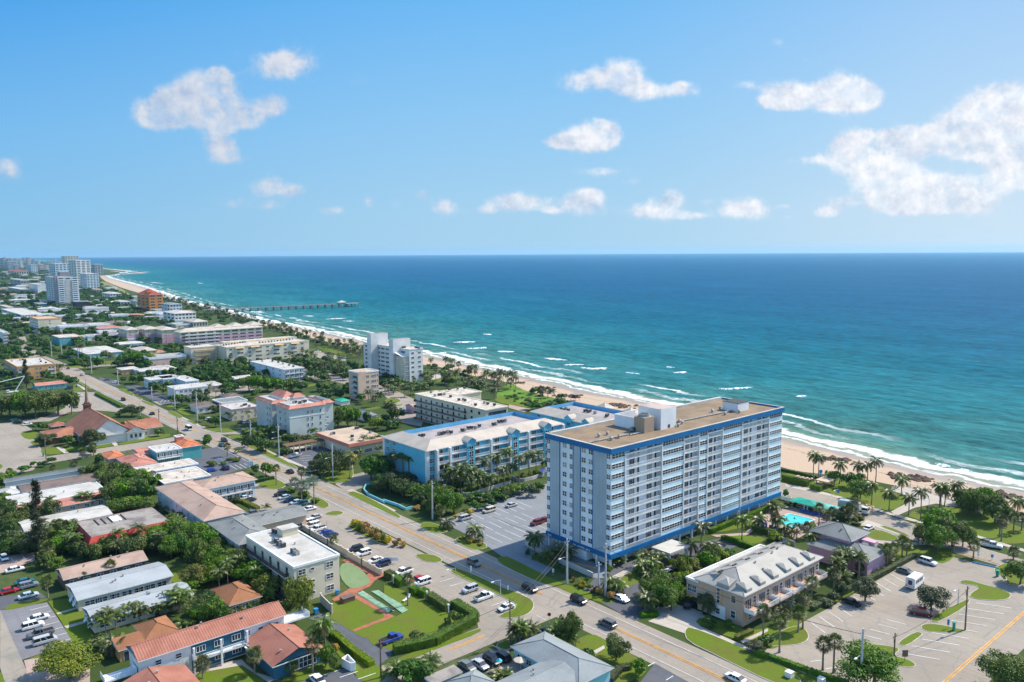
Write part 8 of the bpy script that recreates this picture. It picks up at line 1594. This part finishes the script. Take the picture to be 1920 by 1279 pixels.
def sign(pan,x,y,yt,w,col,label,nm='road_sign',post=GREYP,shape='box',rz=-.7,words=0):
    (px,py),=K(pan,x,y);X,Y=P(px,py);h=HZ(px,py,K(pan,x,yt)[0][1]);t=thing(nm,label,'sign',(X,Y,0),rz);mb=MB();mb.cyl(0,0,0,h*.7,.05,n=5);ob('post',mb.mesh('post',[post]),t);mb=MB();hw=w/2
    if shape=='box':mb.box(-hw,-.05,h*.45,hw,.05,h,0)
    else:
        k=8 if shape=='oct' else 4;cz=h-hw;q=[(math.cos(6.283*(i+(.5 if k==8 else 0))/k)*hw,math.sin(6.283*(i+(.5 if k==8 else 0))/k)*hw+cz) for i in range(k)];mb.face([(a,-.04,b) for a,b in q]);mb.face([(a,.04,b) for a,b in q[::-1]])
    ob('panel',mb.mesh('panel',[col]),t);return t
SW_,SR_,SO_,SB_,SG_=M('sign_white',(.70,.72,.74),.5,.05,1),M('sign_red',(.45,.02,.02),.5,.03,1),M('sign_orange',(.75,.20,.03),.5,.03,1),M('sign_blue',(.03,.22,.5),.5,.03,1),M('sign_green',(.02,.28,.2),.5,.03,1)
def board(t,w,z0,z1,bars,col):
    mb=MB()
    for (u0,u1,v0,v1) in bars:mb.box(-w/2+u0*w,-.075,z0+(z1-z0)*v0,-w/2+u1*w,-.052,z0+(z1-z0)*v1,0)
    ob('lettering',mb.mesh('lettering',[col]),t)
t=sign('2b',585,430,345,2.6,SW_,'tall white motel sign board with blue panel at the kerb','motel_sign');t=sign('2b',275,375,315,1.8,SW_,'smaller white sign board beside the asphalt motel lot','motel_sign');sign('1c',75,90,25,4.0,SW_,'white horizontal sign board behind the silver pickup row','motel_sign');sign('2b',927,320,275,1.5,SO_,'orange diamond roadworks sign on the verge',shape='dia');sign('1c',1652,690,580,.9,SR_,'red octagonal stop sign at the side street corner','stop_sign',shape='oct')
sign('2e',395,370,325,1.2,SB_,'turquoise sign on the beach by the slender palms','beach_sign');sign('2e',525,515,475,.9,SB_,'blue and white information sign beside the ocean road','info_sign');sign('2e',1680,1000,958,.7,SB_,'small blue parking sign near the white pickup','parking_sign');sign('2e',1575,1000,930,.5,SW_,'thin white sign post left of the white pickup','parking_sign');sign('1e',1350,560,485,.5,SB_,'small blue sign on the car park island','parking_sign');sign('1e',1025,805,715,1.2,WOOD,'brown sign on the car park island nearest the road','parking_sign',WOOD);sign('3b',575,1045,980,1.2,SO_,'yellow warning sign beside the side street','warning_sign',shape='dia');sign('1c',1690,210,140,.5,SW_,'small white sign in the dark planting by the blue road wall','garden_sign');sign('1c',870,215,115,.4,SW_,'thin white sign post on the grass island','road_sign');sign('1c',1240,385,310,.4,SW_,'thin white sign post beyond the twin-headed lamp','road_sign')
def bin_(pan,x,y,col,label,h=1.3,w=.5,nm='litter_bin'):
    X,Y=P(*K(pan,x,y)[0]);mb=MB();mb.box(-w/2,-w/2,0,w/2,w/2,h*.88,0);mb.box(-w/2-.05,-w/2-.05,h*.88,w/2+.05,w/2+.05,h,0);o=ob(nm,mb.mesh(nm,[col]),None,(X,Y,.1));tag(o,label,nm.replace('_',' '))
bin_('1e',1393,572,SG_,'teal pay station on the small car park island',2.0,.5,'pay_station');bin_('1e',1720,165,SG_,'dark green bin at the corner of the car park',1.6,.6);bin_('2a',433,300,SG_,'green pay station beside the church car park',1.8,.6,'pay_station');bin_('1e',160,920,FRM,'white utility cabinet on the roadside grass',1.2,1.35,'utility_cabinet');bin_('1e',400,965,FRM,'second white utility cabinet at the bottom edge',1.1,1.2,'utility_cabinet');bin_('1b',1450,400,SB_,'blue bin beside the white three-storey block',1.1,.6);bin_('1b',1240,590,SB_,'blue recycling cart at the wall gate',1.2,.9);bin_('2e',395,380,SB_,'turquoise shower post on the beach',1.8,.3,'shower_post')
# walls and enclosures
def wall(label,pan,pts,h,th,mat,nm='garden_wall',posts=0):
    p=[Vector(P(*q)) for q in K(pan,*pts)];o0=p[0];t=thing(nm,label,'wall' if 'wall' in nm else 'fence',(o0.x,o0.y,0));mb=MB()
    for a,b in zip(p,p[1:]):
        d=(b-a).normalized();nn=Vector((-d.y,d.x))*th/2;q=[tuple(x-o0) for x in (a-nn,b-nn,b+nn,a+nn)]
        if nm=='fence':
            for z in (.35,h-.12):mb.prism(q,z,z+.1,0)
        else:mb.prism(q,0,h,0)
    ob('panel',mb.mesh('panel',[mat]),t)
    if posts:
        pm=MB();s=max(.12,th*.8);pm.box(-s,-s,0,s,s,h+.2,0);pm.box(-s-.08,-s-.08,h+.2,s+.08,s+.08,h+.32,0);me=pm.mesh('pillar',[mat])
        for a,b in zip(p,p[1:]):
            n=max(1,int((b-a).length/posts))
            for i in range(n+1):c=a.lerp(b,i/n)-o0;ob('pillar',me,t,(c.x,c.y,0))
WC=wallm('garden_wall',(.62,.55,.45));WCO=wallm('coral_wall',(.62,.30,.20));TURQ=wallm('turquoise_wall',(.22,.58,.66))
wall('cream wall with cut-out panels between the apartment lawn and parked cars','1b',(1560,20,1700,100,1890,210),1.7,.25,WC,posts=2.6);wall('cream and coral wall behind the row of parked white cars','2b',(1040,985,1180,1080,1360,1180,1560,1290),1.7,.25,WC,posts=3);wall('grey-white wall beside the lawn corner below the white block','1b',(1290,480,1400,590),2.2,.2,WC,posts=4)
wall('low turquoise wall curving along the pavement by the blue hotel','2b',(1890,560,1740,590,1715,640,1760,690,1920,765),.9,.3,TURQ);wall('low turquoise wall continuing to the blue car park driveway','2c',(-10,745,150,800,215,835,290,815),.9,.3,TURQ);wall('white wall around the planted terrace of the blue hotel','2c',(770,680,800,695,880,690,1000,650,1100,620,1190,590,1270,570),1.3,.3,RF_WHITE);wall('short white terrace wall under the round green bushes','2c',(1280,520,1330,550,1400,550,1480,530,1600,490),1.3,.3,RF_WHITE)
wall('long white sloping wall in front of the tall block','f',(985,1022,1000,1031,1040,1052,1075,1067,1112,1084),1.5,.3,RF_WHITE);wall('orange kerb wall on the driveway ramp of the tall block','f',(1040,1051,1085,1061,1119,1069),.6,.3,W_ORG);wall('white wall around the pool terrace','2e',(0,820,60,830,110,870,200,900),1.6,.2,RF_WHITE);wall('white picket fence behind the pool cabanas','2e',(100,545,250,590,350,620),1.4,.1,RAILW,'garden_wall',2);wall('white fence enclosure open at the top near the parking bays','1b',(1500,1120,1590,1170,1635,1160,1560,1080,1500,1120),1.9,.15,RAILW)
wall('grey railing along the beach ramp','2e',(930,480,1010,440,1180,480,1400,560),1.1,.12,GREYP,'fence',2.5);wall('low white bollard fence beside the hedge on the ocean road','2e',(740,605,840,630),.6,.12,RAILW,'fence',2);wall('blue and yellow painted kerb wall at the car park entrance','1e',(1530,62,1700,98,1730,110),.35,.25,SB_)
wall('yellow painted kerb along the ocean road by the car park','1e',(1440,-5,1530,15,1690,60,1850,110),.12,.14,YEL,'garden_wall')
# pergola with columns behind the asphalt lot
X,Y=P(*K('2b',1120,235)[0]);t=thing('pergola','dark pergola on tan columns behind the small asphalt lot','pergola',(X,Y,0));mb=MB();mb.box(-9,-2,3.2,9,3,3.6,0);ob('roof',mb.mesh('roof',[W_BROWN]),t)
for i in range(7):mb=MB();mb.box(-.2,-.2,0,.2,.2,3.2,0);ob('column',mb.mesh('column',[W_BEIGE]),t,(-8.6+i*2.86,-1.8,0))
# pool cabanas, loungers, umbrellas, swimmers
for i,(x,y,lab) in enumerate(((305,625,'green-roofed cabana by the pool, the larger of the two'),(415,650,'pale green-roofed cabana at the end of the pool terrace'))):
    X,Y=P(*K('2e',x,y)[0]);t=thing('cabana',lab,'cabana',(X,Y,0),0,'pool cabanas');gm=M('cabana_green'+str(i),((.0,.30,.22),(.10,.42,.34))[i],.6,.1,.5);mb=MB();w,d=(3.2,5.5) if i==0 else (2.8,4.5)
    mb.face([(-w,-d,2.6),(w,-d,2.6),(0,0,3.5)]);mb.face([(w,-d,2.6),(w,d,2.6),(0,0,3.5)]);mb.face([(w,d,2.6),(-w,d,2.6),(0,0,3.5)]);mb.face([(-w,d,2.6),(-w,-d,2.6),(0,0,3.5)]);ob('roof',mb.mesh('roof',[gm]),t)
    for sx in (-1,1):
        for sy in (-1,0,1):mb=MB();mb.box(-.1,-.1,0,.1,.1,2.62,0);ob('post',mb.mesh('post',[FRM]),t,(sx*(w-.2),sy*(d-.2),0))
LB=M('lounger_blue',(.04,.10,.38),.7,.1,1);lm=MB();lm.box(-.95,-.32,.28,.45,.32,.36,0);lm.face([(.45,-.32,.3),(1.0,-.32,.8),(1.0,.32,.8),(.45,.32,.3)],0)
for sx in (-.8,.3):
    for sy in (-.27,.27):lm.box(sx-.03,sy-.03,0,sx+.03,sy+.03,.28,1)
lme=lm.mesh('lounge_chair',[LB,FRM]);q0=[(245+i*16,640+i*4) for i in range(10)]+[(15+i*17,765+i*5) for i in range(6)]+[(-60+i*15,730+i*8) for i in range(4)]
for i,(x,y) in enumerate(q0):X,Y=P(*K('2e',x,y)[0]);o=ob('lounge_chair',lme,None,(X,Y,.12),.3+(i% 3)*.2);tag(o,None,'lounge chair','blue lounge chairs around the pool');o['_p']='blue lounge chair'
for i,(x,y,a) in enumerate(((140,695,.4),(127,712,2),(200,694,4))):
    X,Y=P(*K('2e',x,y)[0]);mb=MB();mb.tube([(0,0,.1),(0,0,.55)],[.2,.23],8);mb.tube([(0,0,.55),(0,0,.62),(0,0,.78),(0,0,.88)],[.07,.1,.11,.03],8);mb.tube([(0,.2,.5),(.3,.45,.3)],[.06,.04],6);mb.tube([(0,-.2,.5),(.3,-.45,.3)],[.06,.04],6)
    o=ob('person',mb.mesh('person',[M('skin',(.42,.24,.16),.6,.05,1)]),None,(X,Y,-.02),a);tag(o,['swimmer in the pool, the middle one of the three','swimmer in the pool, leftmost and nearest the picture bottom','swimmer in the pool, rightmost and nearest the cabanas'][i],'person','swimmers in the pool')
def umbrella(pan,x,y,col,label,r=1.5):
    X,Y=P(*K(pan,x,y)[0]);t=thing('parasol',label,'parasol',(X,Y,.1));mb=MB();n=8
    for i in range(n):a,b=6.283*i/n,6.283*(i+1)/n;mb.face([(math.cos(a)*r,math.sin(a)*r,2.1),(math.cos(b)*r,math.sin(b)*r,2.1),(0,0,2.7)]);mb.face([(math.cos(b)*r,math.sin(b)*r,2.08),(math.cos(a)*r,math.sin(a)*r,2.08),(0,0,2.6)])
    ob('canopy',mb.mesh('canopy',[col]),t);mb=MB();mb.cyl(0,0,0,2.65,.04,n=6);ob('pole',mb.mesh('pole',[FRM]),t)
umbrella('1c',1152,1160,M('turquoise_canvas',(.03,.42,.50),.7,.05,1),'closed turquoise parasol on the motel patio',.7);umbrella('1c',1365,1150,M('cream_canvas',(.60,.50,.38),.7,.05,1),'round cream parasol beside the seafoam motel wall');umbrella('2c',1590,500,LB,'blue parasol at the end of the blue hotel terrace',1.6);umbrella('2c',1610,470,RF_WHITE,'white parasol at the end of the blue hotel terrace',2.0)
# flagpole on the round lawn
X,Y=P(*K('2d',1495,1095)[0]);t=thing('flagpole','white flagpole on the small round lawn','flagpole',(X,Y,0));mb=MB();mb.cyl(0,0,0,10,.07,n=6);ob('pole',mb.mesh('pole',[FRM]),t);mb=MB()
for i in range(7):z=8.3+i*.2;mb.face([(0,0,z),(-.9,.3,z-.2),(-.9,.3,z),(0,0,z+.2)],i% 2)
ob('flag',mb.mesh('flag',[SR_,SW_]),t)
# brick box, lawn benches, loungers on the lawn, clothes line post
X,Y=P(*K('1b',1555,465)[0]);mb=MB();mb.box(-1.6,-1,0,1.6,1,1.1,0);mb.box(-1.7,-1.1,1.1,1.7,1.1,1.22,1);o=ob('storage_box',mb.mesh('storage_box',[W_BROWN,RF_BROWN]),None,(X,Y,.1));tag(o,'brown storage box at the edge of the brick path','box')
for i,(x,y) in enumerate(((215,465),(240,440))):X,Y=P(*K('1c',x,y)[0]);o=ob('lounge_chair',lme,None,(X,Y,.12),.3+.2*i);tag(o,['pale lounge chair on the lawn left of the lone palm trunk','pale lounge chair on the lawn touching the lone palm trunk'][i],'lounge chair','lawn loungers by the shuffleboard courts');o.material_slots[0].link='OBJECT';o.material_slots[0].material=FRM
for i,(x,y) in enumerate(((95,290),(430,455),(645,590),(345,360))):X,Y=P(*K('1c',x,y)[0]);mb=MB();mb.cyl(0,0,0,1.9,.14,n=8);mb.box(-.22,-.22,1.9,.22,.22,2.3,0);o=ob('garden_lamp',mb.mesh('garden_lamp',[FRM]),None,(X,Y,.1));tag(o,['white lamp pillar by the hedge nearest the white pickup','white lamp pillar between the middle hedge blocks','white lamp pillar at the start of the long hedge','white lamp pillar behind the silver wagon'][i],'garden lamp','white lamp pillars along the hedges')
# lifeguard tower, picnic tables
X,Y=P(*K('4',570,485)[0]);t=thing('lifeguard_tower','dark wooden lifeguard tower on the sand behind the blue hotel','lifeguard tower',(X,Y,0));mb=MB();mb.box(-1.8,-1.8,1.8,1.8,1.8,2.0,0);mb.box(-1.3,-1.3,2,1.3,1.3,3.8,0);mb.box(-2.0,-2.0,3.8,2.0,2.0,4.0,1);ob('cabin',mb.mesh('cabin',[W_BROWN,RF_MOTT]),t)
for sx in (-1,1):
    for sy in (-1,1):mb=MB();mb.tube([(sx*2,sy*2,0),(sx*1.5,sy*1.5,1.8)],.12,5);ob('leg',mb.mesh('leg',[WOOD]),t)
for i,(x,y) in enumerate(((225,385),(260,395),(295,400),(330,405),(375,430),(400,445))):
    X,Y=P(*K('2e',x,y)[0]);mb=MB();mb.box(-.9,-.38,.7,.9,.38,.77,0);mb.box(-.9,-.8,.42,.9,-.55,.47,0);mb.box(-.9,.55,.42,.9,.8,.47,0)
    for sx in (-.6,.6):mb.box(sx-.05,-.7,0,sx+.05,.7,.42,0);mb.box(sx-.05,-.1,.42,sx+.05,.1,.7,0)
    o=ob('picnic_table',mb.mesh('picnic_table',[W_BEIGE]),None,(X,Y,.1),.2*i);tag(o,None,'picnic table','wooden picnic tables by the beach hedge');o['_p']='wooden picnic table'
# beach shelter (striped roof) behind the palms
X,Y=P(*K('2e',430,450)[0]);t=thing('beach_shelter','brown timber beach shelter beside the clipped hedge','shelter',(X,Y,0));mb=MB();mb.box(-3,-2.4,2.5,3,2.4,2.8,0);ob('roof',mb.mesh('roof',[W_BEIGE]),t)
for sx in (-2.7,2.7):
    for sy in (-2,2):mb=MB();mb.box(-.12,-.12,0,.12,.12,2.5,0);ob('post',mb.mesh('post',[WOOD]),t,(sx,sy,0))
# ================================================================== LABELS for the repeats
WORDS=['zero','leftmost','second from left','third from left','fourth from left','fifth from left','sixth from left','seventh from left','eighth from left','ninth from left','tenth from left'] 
TENS={2:'twenty',3:'thirty',4:'forty'};ONES=['','first','second','third','fourth','fifth','sixth','seventh','eighth','ninth','tenth','eleventh','twelfth','thirteenth','fourteenth','fifteenth','sixteenth','seventeenth','eighteenth','nineteenth','twentieth']
def ordn(i,n):
    if i==0:return 'leftmost'
    if i==n-1:return 'rightmost'
    if i<10 and i<=n/2+.5:return ONES[i+1]+' from left'
    j=n-1-i
    if j<10:return ONES[j+1]+' from right'
    return (ONES[i+1] if i<20 else TENS[(i+1)//10]+'-'+ONES[(i+1)% 10])+' from left'
MK=[(m,X,Y,*proj(X,Y)) for m,X,Y in MARKS]
groups={}
for rec in THINGS:
    o,lab=rec[0],rec[1]
    if lab:continue
    X,Y=o.location.x,o.location.y;px,py=proj(X,Y);best=min(MK,key=lambda m:(m[3]-px)**2+(3.0*(m[4]-py))**2 if m[3] is not None else 9e9)
    dx,dy=px-best[3],py-best[4];q=pxm(X,Y)*6
    rel=('right of' if dx>0 else 'left of') if abs(dx)>2.5*abs(dy) else ('in front of' if dy>0 else 'behind')
    ph=o.get('_p',o.name.split('.')[0].replace('_',' '));groups.setdefault((ph,rel,best[0]),[]).append((px,o))
used={}
for (ph,rel,mk),lst in groups.items():
    lst.sort(key=lambda t:t[0]);n=len(lst)
    for i,(px,o) in enumerate(lst):
        lab='%s %s the %s'% (ph,rel,mk) if len((ph+mk).split())<10 else '%s %s %s'% (ph.split(' ',1)[-1] if len(ph.split())>3 else ph,rel,mk)
        if n>1:lab+=', '+ordn(i,n)
        o['label']=lab
for rec in THINGS:
    if '_p' in rec[0].keys():del rec[0]['_p']

# sea air
hz=D.materials.new('haze');hz.use_nodes=True;hz.node_tree.nodes.clear();g=N(hz.node_tree);v=g.n('ShaderNodeVolumePrincipled',Density=0.000036);v.inputs['Color'].default_value=(.40,.72,1.0,1);v.inputs['Anisotropy'].default_value=.2
g.t.links.new(v.outputs[0],g.n('ShaderNodeOutputMaterial').inputs[1]);mb=MB();mb.box(-25500,-3500,-1.6,25500,25500,140);o=ob('haze',mb.mesh('haze',[hz]));o['kind']='stuff'
